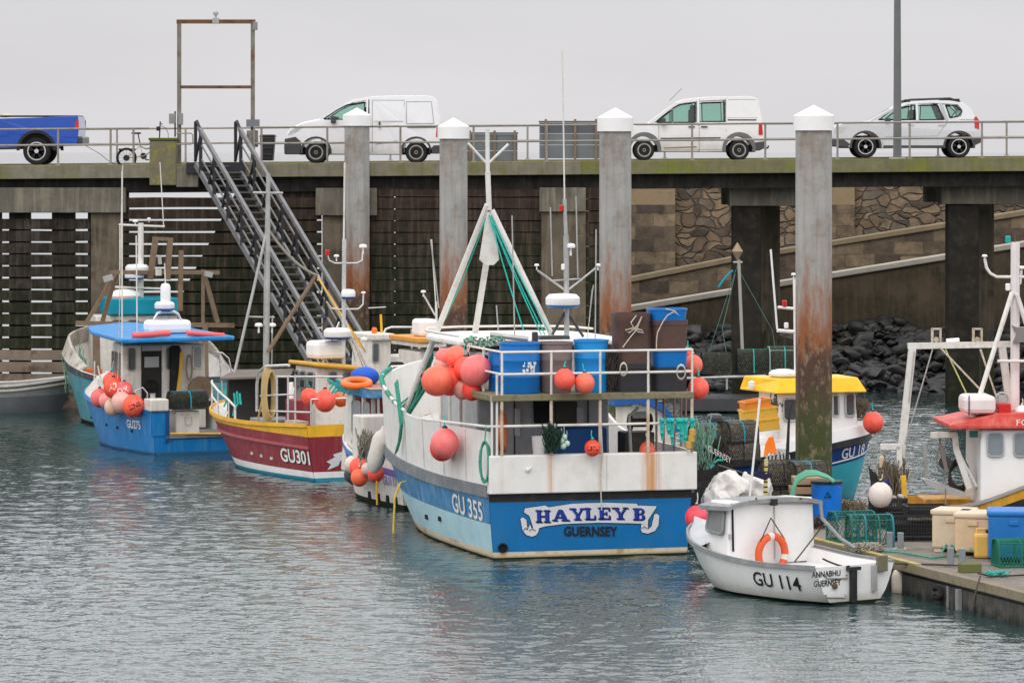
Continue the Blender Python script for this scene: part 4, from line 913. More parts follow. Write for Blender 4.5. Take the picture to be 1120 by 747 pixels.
    def strip(s, name, zf, mat, w=.05, h=.1, t0=0, t1=1, sgs=(-1, 1), n=30, off=0, round_=False):
        for sg in sgs:
            mb = MB(); pts = []
            for i in range(n + 1):
                t = t0 + (t1 - t0) * i / n; z = zf(t); x, y = s.pt(t, z); pts.append((x, y, z))
            if round_: mb.tube([(sg * (x + off), y, z) for x, y, z in pts], w, 8)
            else:
                vs = []
                for x, y, z in pts: vs += [(sg * max(0, x - .01), y, z - h / 2), (sg * (x + w), y, z - h / 2), (sg * (x + w), y, z + h / 2), (sg * max(0, x - .01), y, z + h / 2)]
                m_ = len(pts); fs = [(i * 4 + j, i * 4 + (j + 1) % 4, (i + 1) * 4 + (j + 1) % 4, (i + 1) * 4 + j) for i in range(m_ - 1) for j in range(4)] + [(0, 1, 2, 3), tuple(range((m_ - 1) * 4, m_ * 4))]
                mb.add(vs, fs)
            mb.build(name, mat, s.root, local=True, smooth=40)
    def box(s, name, a, b, mat, bevel=.0, parent=None):
        mb = MB(); mb.bb(a, b); return mb.build(name, mat, parent or s.root, local=True, bevel=bevel)
    def part(s, name, mb, mat, **k): return mb.build(name, mat, k.pop('parent', s.root), local=True, **k)
    def tubes(s, name, paths, r, mat, n=8):
        mb = MB()
        for p in paths: mb.tube(p, r, n)
        return mb.build(name, mat, s.root, local=True, smooth=True)
    def cabin(s, name, x0, x1, y0, y1, z0, z1, mat, taper=.06, fr=.25, bevel=.04, ins=0):
        """wheelhouse: walls lean in a little, front raked"""
        mb = MB(); T = taper
        mb.add([(x0, y0, z0), (x1, y0, z0), (x1 - ins, y1, z0), (x0 + ins, y1, z0), (x0 + T, y0 + .02, z1), (x1 - T, y0 + .02, z1), (x1 - T - ins, y1 - fr, z1), (x0 + T + ins, y1 - fr, z1)],
               [(3, 2, 1, 0), (4, 5, 6, 7), (0, 1, 5, 4), (1, 2, 6, 5), (2, 3, 7, 6), (3, 0, 4, 7)])
        return mb.build(name, mat, s.root, local=True, bevel=bevel)
    def window(s, a, b, c, d, off, name='window', frame=greyp, mat=None, fw=.03):
        """a b c d corners in local space, off = outward vector"""
        a, b, c, d = [Vector(v) for v in (a, b, c, d)]; off = Vector(off).normalized()
        mb = MB(); pts = [a, b, c, d]
        mid = (a + b + c + d) / 4
        # rounded corners
        rp = []
        for i, p in enumerate(pts):
            q0, q1 = pts[i - 1], pts[(i + 1) % 4]; r_ = min(.07, (q0 - p).length * .3, (q1 - p).length * .3)
            rp += [p + (q0 - p).normalized() * r_, p + ((q0 - p).normalized() + (q1 - p).normalized()) * r_ * .3, p + (q1 - p).normalized() * r_]
        mb.prism([p + off * .004 for p in rp], off * .012); w_ = mb.build(name, mat or winglass, s.root, local=True)
        mb = MB(); mb.tube([p + off * .014 for p in rp], fw / 2, 6, closed=True); mb.build('frame', frame, w_, local=True)
        return w_
def sph_text(bo, r, txt, size, mat, tilt=0, az=0):
    ct, st = math.cos(tilt), math.sin(tilt)
    def fn(u, v):
        u, v = u * ct - (v - .03) * st, u * st + (v - .03) * ct
        th = az + u / r; ph = v / r; rr_ = r * 1.012; return Vector((rr_ * math.sin(th) * math.cos(ph), -rr_ * math.cos(th) * math.cos(ph), rr_ * 1.07 * math.sin(ph)))
    put_text('painted_letters', txt, size, fn, mat, bo, 1, .02)
def sidetext(b, name, txt, size, y, z, mat, sg=-1, xs=.8, bold=.02, off=.012, slope=0, spacing=1.0, shadow=None):
    k = -1 if sg < 0 else 1
    if shadow: put_text(name, txt, size, lambda u, v: b.side(y + k * (u + .018), z + v - .018 + slope * k * u, sg, off - .005), shadow, b.root, xs, bold, spacing)
    return put_text(name, txt, size, lambda u, v: b.side(y + k * u, z + v + slope * k * u, sg, off), mat, b.root, xs, bold, spacing)
buoy_cache = {}
def buoy(loc, r, col_, label, sq=(1, 1, 1.08), tilt=(0, 0), group=None, cat='buoy', eye=M('dark_blue_eye', (.01, .02, .06), .5)):
    mname = 'buoy_' + '_'.join('%d' % (c * 100) for c in col_)
    m = M(mname, col_, .45, var=.12, scale=3, dirt=(col_[0] * .7 + .18, col_[1] * .6 + .2, col_[2] * .6 + .19), amt=.38, dscale=2.5, streak=(col_[0] * .55, col_[1] * .55 + .02, col_[2] * .6 + .02), samt=.4, bump=.12, bscale=6)
    t = thing('buoy', label, cat, loc, 0, group)
    prof = []; n = 14
    for i in range(n + 1):
        a = math.pi * i / n; rr = math.sin(a); zz = -math.cos(a)
        if zz > .5: rr = rr * (1 - .1 * (zz - .5) / .5)
        prof.append((rr * r, zz * r * sq[2]))
    rot = Matrix.Rotation(tilt[0], 3, 'X') @ Matrix.Rotation(tilt[1], 3, 'Y')
    mb = MB(); mb.lathe(prof, (0, 0, 0), 24, rot=rot)
    for v in mb.v: v.x *= sq[0]; v.y *= sq[1]
    mb.build('body', m, t, local=True, smooth=True)
    mb = MB(); mb.lathe([(r * .22, r * sq[2] * .93), (r * .19, r * sq[2] * 1.04), (r * .1, r * sq[2] * 1.14), (0, r * sq[2] * 1.15)], (0, 0, 0), 10, rot=rot); mb.build('eyelet', eye, t, local=True, smooth=True)
    rr = random.Random(int(loc[0] * 1000) + int(loc[2] * 777)); a = rot @ Vector((0, 0, r * sq[2] * 1.1)); b_ = a + Vector((rr.uniform(-.05, .05), rr.uniform(.0, .08), r * rr.uniform(.5, 1.1)))
    mb = MB(); mb.tube([a - rot @ Vector((0, 0, .02)), a.lerp(b_, .5) + Vector((rr.uniform(-.02, .02), 0, 0)), b_], .011, 5); mb.sph(a, .026, 8); mb.build('lanyard', tealrope if rr.random() < .5 else paleRope, t, local=True, smooth=True)
    return t
coral = (1.0, .1, .06); orange = (.95, .14, .02); pink = (.95, .18, .17); fadedpink = (.72, .36, .3); palewhite = (.66, .58, .52); salmon = (1.0, .16, .09)
# small extra parts used on several boats
def dome(b, c, r, h, name='radar_dome', band=None):
    mb = MB(); mb.lathe([(r * .9, -h * .5), (r, -h * .3), (r, h * .15), (r * .8, h * .42), (0, h * .5)], c, 24); p = b.part(name, mb, cleanwhite, smooth=True)
    mb = MB(); mb.lathe([(r * .84, -h * .62), (r * .97, -h * .48), (r * .97, -h * .34)], c, 24); mb.build('base', band or M('navy_band', (.02, .07, .25), .4), p, local=True, smooth=True)
def mastpole(b, pts, r, mat=None, name='mast'): return b.tubes(name, [pts], r, mat or stainless, 8)
def gps(b, c, s=.05):
    mb = MB(); mb.lathe([(s * .25, -s * 1.6), (s * .25, 0), (s, 0), (s, s * .5), (s * .7, s * .8), (0, s * .9)], c, 12); b.part('gps_antenna', mb, cleanwhite, smooth=True)
def lampb(b, c, mat, s=.05):
    mb = MB(); mb.lathe([(s * .8, -s * 1.3), (s * .8, -s), (s * .8, -s)], c, 10); mb.lathe([(s, -s), (s, s), (s * .7, s * 1.3), (0, s * 1.3)], c, 10); b.part('navigation_light', mb, mat, smooth=True)
# ------------------------------------------------------------------ the big blue and white boat in the middle
hb_blue = M('blue_hull_paint', (.003, .14, .37), .4, var=.12, scale=1.1, dirt=(.02, .14, .3), amt=.5, dscale=1.6, streak=(.005, .13, .32), samt=.4, bump=.04, bscale=3)
hb_side = M('scuffed_blue_hull_paint', (.006, .16, .37), .42, var=.15, scale=1.3, dirt=(.14, .36, .52), amt=.6, dscale=2.2, streak=(.3, .48, .6), samt=.5)
hb_pale = M('pale_faded_blue_paint', (.38, .58, .64), .5, var=.12, scale=1.2, dirt=(.2, .42, .5), amt=.5, dscale=2, streak=(.42, .5, .5), samt=.3)
hb_boot = M('cream_waterline', (.6, .5, .34), .6, dirt=(.35, .2, .08), amt=.8, dscale=3, low=(.04, .05, .02), lowz=(.0, .08))
weed = M('dark_green_weed', (.015, .02, .01), .8)
hb_white = M('bulwark_white_paint', (.74, .72, .69), .45, var=.05, dirt=(.5, .45, .4), amt=.3, streak=(.55, .47, .38), samt=.25, bump=.05, bscale=5)
hb_grey = M('grey_rubbing_band', (.17, .18, .19), .6, dirt=(.3, .3, .3), amt=.4, dscale=5)
rail_w = M('white_rail_paint', (.68, .66, .62), .45, dirt=(.4, .3, .2), amt=.5, dscale=5)
rustywhite = M('rust_streaked_white_post', (.6, .5, .4), .6, dirt=(.35, .15, .04), amt=1, dscale=3, streak=(.4, .18, .05), samt=1)
plankedge = M('weathered_platform_edge', (.22, .19, .12), .85, dirt=(.1, .1, .04), amt=.7, dscale=6, bump=.3)
HB = Boat('fishing_boat', 'large blue and white fishing boat with a name ribbon on its stern', 'fishing boat', 646, 63, 15.3, 10.2, 
    beam=[(0, 1.84), (.15, 1.98), (.35, 2.1), (.55, 2.12), (.75, 1.85), (.9, 1.05), (1, .06)], sheer=[(0, 1.27), (.3, 1.27), (.6, 1.4), (.8, 1.6), (1, 1.9)],
    wl=[(0, 1.74), (.15, 1.82), (.4, 1.85), (.6, 1.6), (.8, .95), (1, .02)], rake=1.0, flare=.7,
    bands=[(.03, .03, weed), (.14, .18, hb_boot), (.61, .8, hb_pale), (1.05, 1.55, hb_side), (None, None, hb_grey)],
    tbands=[(.035, 0, weed), (.13, 0, hb_boot), (.99, 0, hb_blue), (None, None, blackp)], deckz=.85)
def bul(t, sg=-1): return crom([0, .4, .5, .7, .85, 1], [2.2, 2.2, 2.28, 2.62, 2.8, 2.95], t) if sg < 0 else crom([0, .5, .65, .8, 1], [1.82, 1.82, 2.3, 2.75, 2.95], t)
def hbside(y, z, sg=-1, off=0): 
    t = y / HB.L; x, _ = HB.pt(t, HB.sh(t)); return Vector((sg * (x + off), y, z))
# white bulwark above the grey band: sides
for sg in (-1, 1):
    mb = MB(); vs = []; n = 40
    for i in range(n + 1):
        t = .0 + i / n; x, y = HB.pt(t, HB.sh(t)); x2, y2 = HB.pt(t, HB.sh(t)); fl = .0
        e = min(.06, x); zb, zt = HB.sh(t) - .02, bul(t, sg)
        k = .25 * t * (1 - t)
        vs += [(sg * (x - .01), y, zb), (sg * (x - .01 + k), y + .25 * t ** 4, zt), (sg * max(0, x - .01 + k - e), y + .25 * t ** 4, zt), (sg * max(0, x - .01 - e), y, zb)]
    mb.add(vs, [(i * 4 + j, i * 4 + (j + 1) % 4, (i + 1) * 4 + (j + 1) % 4, (i + 1) * 4 + j) for i in range(n) for j in range(4)] + [(0, 1, 2, 3)])
    HB.part('bulwark', mb, hb_white, smooth=50)
# high side panel just ahead of the stern on the port side
mb = MB(); pts = []

HB.strip('rubbing_strake', lambda t: HB.sh(t) - .09, hb_grey, w=.05, h=.2)
# stern bulwark: thick white box across, slightly proud
mb = MB(); mb.bb((-1.86, -.14, 1.14), (1.9, .1, 1.8)); 
sb = M('stern_bulwark_paint', (.74, .72, .69), .45, var=.05, dirt=(.55, .5, .44), amt=.3, streak=(.6, .53, .45), samt=.2)
sbo = HB.part('stern_bulwark', mb, sb, bevel=.02)
# rust runs below two rail posts, in the paint of the bulwark itself
def add_runs(m, runs, ztop):
    N = m.node_tree.nodes; Lk = m.node_tree.links; b = N['Principled BSDF']; src = b.inputs['Base Color'].links[0].from_socket
    t_ = N.new('ShaderNodeTexCoord'); sp = N.new('ShaderNodeSeparateXYZ'); Lk.new(t_.outputs['Object'], sp.inputs[0])
    q = N.new('ShaderNodeMapping'); q.inputs['Scale'].default_value = (16, 1, .8); Lk.new(t_.outputs['Object'], q.inputs[0])
    n = N.new('ShaderNodeTexNoise'); n.inputs['Scale'].default_value = 1; n.inputs['Detail'].default_value = 4; Lk.new(q.outputs[0], n.inputs[0])
    for x0, wd, st in runs:
        d = N.new('ShaderNodeMath'); d.operation = 'SUBTRACT'; Lk.new(sp.outputs[0], d.inputs[0]); d.inputs[1].default_value = x0
        a_ = N.new('ShaderNodeMath'); a_.operation = 'ABSOLUTE'; Lk.new(d.outputs[0], a_.inputs[0])
        ad = N.new('ShaderNodeMath'); ad.operation = 'MULTIPLY_ADD'; Lk.new(n.outputs[0], ad.inputs[0]); ad.inputs[1].default_value = wd * 2.2; Lk.new(a_.outputs[0], ad.inputs[2])
        r_ = N.new('ShaderNodeMapRange'); r_.inputs[1].default_value = wd * 1.0; r_.inputs[2].default_value = wd * 2.1; r_.inputs[3].default_value = st; r_.inputs[4].default_value = 0; Lk.new(ad.outputs[0], r_.inputs[0])
        x_ = N.new('ShaderNodeMix'); x_.data_type = 'RGBA'; Lk.new(r_.outputs[0], x_.inputs[0]); Lk.new(src, x_.inputs[6]); x_.inputs[7].default_value = (.55, .24, .06, 1); src = x_.outputs[2]
    Lk.new(src, b.inputs['Base Color'])
a = HB.at(711, 0, yl=-.144).x
add_runs(sb, [(a + .03, .24, .75), (a, .09, .8), (HB.at(602, 0, yl=-.144).x, .08, .5), (HB.at(549, 0, yl=-.144).x, .05, .12), (HB.at(656, 0, yl=-.144).x, .04, .12)], 1.8)
# plate seams and gear on the working deck
seamp = M('paint_seam', (.45, .42, .38), .7)
for x_ in (-.75, .25, 1.15): mb = MB(); mb.box((x_, -.1415, 1.47), (.008, .004, .62)); mb.build('plate_seam', seamp, sbo, local=True)
for y_ in (1.1, 2.3, 3.5, 4.7):
    mb = MB(); mb.tube([HB.side(y_, HB.sh(y_ / HB.L) + .03, -1, .003 + .25 * (y_ / HB.L) * (1 - y_ / HB.L) * 0), hbside(y_, bul(y_ / HB.L) - .03, -1, .25 * (y_ / HB.L) * (1 - y_ / HB.L) - .006)], .005, 4); HB.part('plate_seam', mb, seamp)
gear = M('dark_deck_gear', (.04, .038, .036), .6, dirt=(.2, .12, .07), amt=.5)
a = HB.at(698, 478, yl=1.4); HB.box('winch_frame', (a.x - .3, 1.2, .86), (a.x + .25, 1.7, a.z + .1), gear, .03)
mb = MB(); mb.lathe([(.16, -.2), (.16, -.17), (.08, -.15), (.08, .15), (.16, .17), (.16, .2)], HB.at(700, 462, yl=1.4), 16, axis='X'); HB.part('winch_drum', mb, gear, smooth=True)
HB.tubes('hauler_arm', [[HB.at(690, 495, yl=1.0), HB.at(688, 455, yl=1.0), HB.at(698, 446, yl=1.0)]], .03, galv)
for px_, w_ in ((566, .1), (634, .12)):
    q = HB.at(px_, 440, yl=2.26); mb = MB(); mb.box((q.x, 2.26, 2.2), (w_, .05, .5)); HB.part('wall_cabinet', mb, M('light_grey_cabinet', (.5, .5, .5), .5), bevel=.01)
# exhaust
mb = MB(); a = HB.at(550, 599, yl=-.03); mb.lathe([(.08, -.06), (.085, -.06), (.085, .03), (.06, .03), (.06, 0), (0, 0)], a, 18, axis='Y'); 
for v in mb.v: v.y = a.y - (v.y - a.y)
HB.part('exhaust_pipe', mb, blackr, smooth=True)
mb = MB(); a = HB.at(577, 514, yl=-.15); mb.lathe([(.03, -.03), (.04, 0), (.02, .02), (0, .02)], a, 12, axis='Y'); mb.tube([a + Vector((-.01, -.03, 0)), a + Vector((.07, -.04, .05))], .015, 6); HB.part('deck_fitting', mb, hb_white)
# --- name ribbon
ribm = M('ribbon_silver_white', (.6, .6, .62), .5, var=.1, scale=2); ribe = M('lettering_black', (.01, .01, .012), .5); navy = M('lettering_navy', (.01, .035, .28), .45)
TY = -.03
def tp(px, py, off=0): return HB.at(px, py, yl=TY - off)
# ribbon outline traced in px: zoom crop 4 (scale 4.98, origin 560,480)
def c4(x, y): return (560 + x / 4.982, 480 + y / 4.982)
band_top = [(70, 378), (180, 362), (200, 372), (330, 352), (500, 346), (680, 352), (686, 364), (700, 362), (788, 366)]
band_bot = [(784, 376), (742, 440), (730, 462), (640, 458), (470, 455), (280, 462), (180, 475), (150, 484), (118, 490), (95, 418), (66, 400)]
def sheet(name, pts, off, mat, parent):
    mb = MB(); P3 = [tp(*c4(x, y), off) for x, y in pts]; mb.prism(P3, (0, .004, 0)); return mb.build(name, mat, parent, local=True, recalc=True)
def grow(pts, d):
    n = len(pts); o_ = []
    A = sum(pts[i][0] * pts[(i + 1) % n][1] - pts[(i + 1) % n][0] * pts[i][1] for i in range(n)); sg = 1 if A > 0 else -1
    for i in range(n):
        a, b_, c = Vector(pts[i - 1]), Vector(pts[i]), Vector(pts[(i + 1) % n]); e1 = (b_ - a).normalized(); e2 = (c - b_).normalized()
        nn = (Vector((e1.y, -e1.x)) + Vector((e2.y, -e2.x))); nn = nn.normalized() if nn.length > 1e-6 else Vector((e1.y, -e1.x)); o_.append(tuple(b_ + nn * d * sg))
    return o_
rib = band_top + band_bot
curlL = [(46, 432), (62, 427), (78, 440), (84, 492), (95, 462), (108, 486), (148, 480), (144, 505), (132, 522), (108, 532), (78, 522), (58, 498)]
curlR = [(742, 440), (740, 492), (762, 470), (776, 410), (790, 406), (803, 418), (798, 470), (780, 500), (740, 515), (708, 508), (702, 490), (706, 464), (730, 462)]
ribo = sheet('name_ribbon', grow(rib, 3.2), .002, ribe, HB.root)
sheet('ribbon_face', rib, .006, ribm, ribo)
for cpts in (curlL, curlR):
    sheet('ribbon_curl', grow(cpts, 3), .001, ribe, ribo); sheet('curl_face', cpts, .005, ribm, ribo)
mb = MB()
for ln in ([(84, 492), (95, 462)], [(95, 500), (110, 488), (128, 500)], [(60, 498), (75, 484), (84, 494)], [(742, 488), (762, 470)], [(706, 488), (722, 476), (738, 490)], [(748, 440), (742, 470)]):
    mb.tube([tp(*c4(*q), .011) for q in ln], .006, 4)
mb.build('ribbon_line', ribe, ribo, local=True)
# slab serif letters HAYLEY B, built from strokes; u across 0..w, v up 0..1
def slab_letters():
    T = .24; th = .12; S = .1
    def st(x0, x1, y0=0, y1=1): return [(x0, y0), (x1, y0), (x1, y1), (x0, y1)]
    def stem(x, w_=T, e=S): return [st(x, x + w_), st(x - e, x + w_ + e, 0, th), st(x - e, x + w_ + e, 1 - th, 1)]
    H_ = (stem(.12) + stem(.68) + [st(.3, .75, .44, .56)], 1.04)
    A_ = ([[(.05, 0), (.16, 0), (.52, 1), (.36, 1)], [(.62, 0), (.9, 0), (.58, 1), (.36, 1)], st(.2, .72, .26, .38), st(-.04, .28, 0, th), st(.52, 1.0, 0, th)], .98)
    Y_ = ([[(.0, 1), (.26, 1), (.58, .45), (.38, .45)], [(.78, 1), (.9, 1), (.62, .45), (.5, .45)], st(.37, .61, 0, .5), st(.25, .73, 0, th), st(-.06, .4, 1 - th, 1), st(.66, 1.0, 1 - th, 1)], .98)
    L_ = (stem(.1) + [st(.1, .8, 0, th), st(.7, .8, 0, .38)], .86)
    E_ = (stem(.1) + [st(.1, .8, 0, th), st(.7, .8, 0, .34), st(.1, .78, 1 - th, 1), st(.68, .78, .68, 1), st(.3, .56, .44, .56), st(.5, .58, .34, .66)], .88)
    def half(cy, r, r2):
        o_ = [(.5 + r * .9 * math.cos(a), cy + r * math.sin(a)) for a in [R(-90 + 18 * i) for i in range(11)]]
        i_ = [(.5 + (r2 * .55) * math.cos(a), cy + r2 * math.sin(a)) for a in [R(90 - 18 * i) for i in range(11)]]
        return [[o_[i], o_[i + 1], i_[10 - i - 1], i_[10 - i]] for i in range(10)]
    B_ = ([st(.1, .36)] + [st(0, .5, 0, th), st(0, .5, 1 - th, 1), st(.2, .52, .46, .56)] + half(.75, .25, .14) + half(.27, .28, .16), .86)
    return {'H': H_, 'A': A_, 'Y': Y_, 'L': L_, 'E': E_, 'B': B_}
SL = slab_letters()
def name_ribbon_text():
    # letters: left px, right px, base px row, height, from the crop
    L_ = [('H', 128, 210, 455, 386), ('A', 222, 312, 446, 384), ('Y', 318, 396, 442, 376), ('L', 398, 460, 440, 374), ('E', 470, 542, 438, 372), ('Y', 550, 632, 438, 372), ('B', 660, 732, 442, 376)]
    for shadow in (1, 0):
        mb = MB()
        for ch, xa, xb, yb, yt in L_:
            shp, wdt = SL[ch]
            for poly in shp:
                q = []
                for u, v in poly:
                    X = xa + (xb - xa) * u / wdt + (5 if shadow else 0) - v * 2; Y = yb + (yt - yb) * v + (4 if shadow else 0) + (455 - yb) * 0
                    q.append(tp(*c4(X, Y), .012 if shadow else .016))
                mb.poly(q)
        mb.build('name_lettering_shadow' if shadow else 'name_lettering', ribe if shadow else navy, ribo, local=True, recalc=False)
name_ribbon_text()
g0 = tp(*c4(427, 508), .01)
put_text('port_lettering', 'GUERNSEY', .225, lambda u, v: Vector((g0.x + u, g0.y, g0.z - .06 + v - u * .03)), ribe, HB.root, .84, .035, 1.05)
sidetext(HB, 'registration_number', 'GU 355', .46, 1.15, .66, hb_white, xs=1.12, bold=.015, off=.014, shadow=M('lettering_shadow_grey', (.2, .3, .35), .6), slope=.02)
mb = MB()
for px, py in ((471, 565), (485, 567)): a = HB.at(px, py, xl=-1.9); a = HB.side(a.y, a.z, -1, .01); mb.box(a, (.03, .14, .08))
for q in range(2): pass
HB.part('scupper', mb, blackr)
# --- wheelhouse and shelter below the platform
wall = M('grey_wheelhouse_wall', (.42, .43, .44), .55, var=.06, dirt=(.2, .2, .2), amt=.4, streak=(.22, .2, .18), samt=.3)
HB.cabin('wheelhouse', -1.45, 1.05, 2.3, 5.2, .85, 3.45, wall, .03, .5)
HB.box('door', (.0, 2.24, .9), (.42, 2.3, 2.55), M('brown_door', (.05, .04, .03), .5), .02)
HB.box('seam', (-.75, 2.285, .9), (-.73, 2.3, 2.7), darkvoid); HB.box('seam', (.62, 2.285, .9), (.64, 2.3, 2.7), darkvoid)
a, b_ = HB.at(608, 467, yl=2.0), HB.at(657, 500, yl=2.0); HB.box('blue_engine_cover', (a.x, 1.6, .86), (b_.x, 2.2, a.z), M('blue_grp', (.01, .09, .32), .45), .03)
a = HB.at(586, 436, yl=2.25); mb = MB(); mb.prism([HB.at(*q, yl=2.2) for q in ((584, 434), (602, 434), (604, 462), (585, 463))], (0, .06, 0)); HB.part('oilskin', mb, blackr)
# white wheelhouse roof edge (front canopy) in an arc
mb = MB(); T_ = [HB.at(*q, yl=3.4) for q in ((462, 372),)]
ro = []
za = HB.at(530, 371, yl=4).z
pts = [(-1.75, 2.4), (-1.8, 4.6), (-1.5, 5.6), (-.8, 6.0), (.5, 6.0), (1.2, 5.6), (1.4, 4.6), (1.4, 2.2)]
mb.prism([(x, y, za - .04) for x, y in pts], (0, 0, .1)); HB.part('wheelhouse_roof', mb, hb_white, bevel=.03)
HB.tubes('roof_rail', [[(x, y, za + .14) for x, y in pts[:-1]]], .022, rail_w)
HB.tubes('roof_stay', [[(-1.7, 2.5, za - .1), (-1.7, 2.5, 2.2)]], .028, rail_w)
# platform over the working deck
ptop = HB.at(650, 431, yl=-.15).z; pl_, pr_ = HB.at(538, 431, yl=-.15).x, HB.at(759, 431, yl=-.15).x
HB.box('platform', (pl_ + .02, -.1, ptop - .07), (pr_ - .02, 2.28, ptop), plankedge)
HB.box('platform_edge', (pl_, -.16, ptop - .1), (pr_, -.1, ptop + .01), plankedge, .01)
HB.box('platform_edge', (pl_ - .02, -.1, ptop - .1), (pl_ + .04, 2.28, ptop + .01), plankedge, .01); HB.box('platform_edge', (pr_ - .04, -.1, ptop - .1), (pr_ + .02, 2.28, ptop + .01), plankedge, .01)
zr1, zr2 = HB.at(650, 384, yl=-.13).z, HB.at(650, 408, yl=-.13).z; zl = HB.at(650, 464.5, yl=-.13).z
postpx = [549, 603, 656.5, 709, 757]
for px in postpx:
    x = HB.at(px, 431, yl=-.13).x
    HB.tubes('rail_post', [[(x, -.13, ptop), (x, -.13, zr1)]], .022, rail_w)
    HB.tubes('lower_post', [[(x, -.12, 1.8), (x, -.12, ptop - .1)]], .028, rustywhite)
for z, a_, b2 in ((zr1, 549, 757.5), (zr2, 545, 757.5)):
    HB.tubes('top_rail', [[HB.at(a_, 0, yl=-.13).xy.to_3d() + Vector((0, 0, z)), HB.at(b2, 0, yl=-.13).xy.to_3d() + Vector((0, 0, z))]], .022, rail_w)
for x in (HB.at(549, 0, yl=-.13).x, HB.at(757.3, 0, yl=-.13).x):
    HB.tubes('side_rail', [[(x, -.13, zr1), (x, 2.2, zr1)], [(x, -.13, zr2), (x, 2.2, zr2)], [(x, 1.1, ptop), (x, 1.1, zr1)], [(x, 2.2, ptop), (x, 2.2, zr1)]], .02, rail_w)
xa, xb = HB.at(500, 464, yl=-.1).x, HB.at(759, 464, yl=-.1).x
HB.tubes('deck_rail', [[(xa - .1, 2.0, zl), (xa + .55, -.1, zl), (xb, -.1, zl)]], .024, rail_w)
HB.tubes('deck_rail_post', [[(x_, -.1, 1.8), (x_, -.1, zr2 if k else ptop)] for k, x_ in enumerate((HB.at(538, 0, yl=-.1).x, HB.at(543.5, 0, yl=-.1).x))], .022, rail_w)
# boarding ladder bars at the right of the stern
mb = MB()
for px in (718, 726, 737.5, 745, 750): 
    a = HB.at(px, 437, yl=1.2); mb.tube([(a.x, 1.2, ptop - .1), (a.x, 1.2, 1.3)], .022, 6)
HB.part('stanchions', mb, M('brown_pink_bar', (.28, .2, .18), .7))
for px, py in ((482, 434), (492, 434), (504, 440), (519, 440)):
    a = HB.at(px, py, yl=3.0); HB.tubes('stanchion', [[(a.x, 3.0, 2.0), (a.x, 3.0, za - .1)]], .03, rustywhite if px > 500 else rail_w)
# port rail at the bow with white tube
railp = []
for px, py, yl in ((462, 431, 5.9), (448, 430, 6.7), (433, 429.5, 7.4), (427, 431, 7.6)): railp.append(HB.at(px, py, yl=yl))
mb = MB(); rp = [hbside(y, bul(y / HB.L) + .05, -1, .06) for y in (4.6, 5.3, 6, 6.7, 7.4, 8, 8.6)]; HB.tubes('bow_rail', [rp], .03, rail_w)
mb = MB(); rr = random.Random(2)
for i in range(34):
    k = i / 33 * 5.99; p = rp[int(k)].lerp(rp[int(k) + 1], k % 1); mb.lathe([(.034, -.05), (.046, -.03), (.046, .03), (.034, .05)], p, 8, axis='Y') if rr.random() < .6 else None
one_ = MB(); one_.v = [HB.w(v) for v in mb.v]; one_.f = mb.f; one_.m = mb.m
one(one_, 'rope_binding', greenrope, 'green rope wound round the bow rail of the big blue boat', 'rope', HB.w(rp[3]), smooth=True)
# --- gantry: two raking legs, rear leg, mast with V arms
ga = HB.at(535, 230, yl=3.8)
legL = HB.at(443, 450, yl=5.6); legR = HB.at(604, 368, yl=3.4); mid = HB.at(519, 368, yl=5.2)
HB.tubes('gantry_leg', [[legL, ga + Vector((-.03, 0, .1))]], .055, rail_w); HB.tubes('gantry_leg', [[legR, ga + Vector((.05, 0, 0))]], .055, rail_w)
HB.tubes('gantry_leg', [[mid, HB.at(536, 262, yl=4.0)]], .06, rail_w)
mb = MB(); mb.prism([HB.at(*q, yl=3.78) for q in ((533, 232), (539, 232), (546, 284), (540, 290), (531, 290), (525, 284))], (0, .06, 0)); HB.part('gusset_plate', mb, rail_w)
HB.tubes('gantry_mast', [[ga, HB.at(533.5, 188, yl=3.8)], ], .05, rail_w); HB.tubes('gantry_mast', [[HB.at(533.5, 192, yl=3.8), HB.at(533, 141, yl=3.8)]], .04, rail_w)
HB.tubes('mast_arm', [[HB.at(533, 180, yl=3.8), HB.at(512, 157, yl=3.8)]], .024, rail_w); HB.tubes('mast_arm', [[HB.at(533, 180, yl=3.8), HB.at(556, 158, yl=3.8)]], .024, rail_w)
rp_ = MB()
for a_, b2 in (((535, 235), (573, 362)), ((536, 238), (592, 366)), ((537, 240), (596, 366)), ((537, 236), (600, 362))): rp_.tube(sag(HB.w(HB.at(*a_, yl=3.75)), HB.w(HB.at(*b2, yl=3.3)), .05), .012, 5)
rp_.tube([HB.w(HB.at(532, 238, yl=3.8)), HB.w(HB.at(505, 310, yl=4.6)), HB.w(HB.at(470, 384, yl=5.3))], .012, 5)
one(rp_, 'gantry_ropes', tealrope, 'thin teal ropes running down from the white gantry apex', 'rope', HB.w(ga), smooth=True)
# green rope lashed round the port gantry leg
mb = MB(); rr = random.Random(4); top_ = HB.w(HB.at(471, 386, yl=5.3)); bot_ = HB.w(HB.at(440, 462, yl=5.6)); 
for k in range(16):
    o1 = Vector((rr.uniform(-.05, .05), rr.uniform(-.06, .06), rr.uniform(-.1, .05))); o2 = Vector((rr.uniform(-.1, .1), rr.uniform(-.08, .08), rr.uniform(-.2, .5)))
    m_ = top_.lerp(bot_, .5) + Vector((rr.uniform(-.06, .16), rr.uniform(-.1, .1), -.05)); mb.tube([top_ + o1, m_, bot_ + o2 * .7], .02, 5)
ax = (bot_ - top_).normalized()
for k in range(7):
    c = top_ + ax * (.08 + .05 * k); e1 = ax.cross(Vector((0, 1, 0))).normalized(); e2 = ax.cross(e1)
    mb.tube([c + (e1 * math.cos(a) + e2 * math.sin(a)) * .085 for a in [2 * math.pi * q / 12 for q in range(12)]], .018, 5, closed=True)
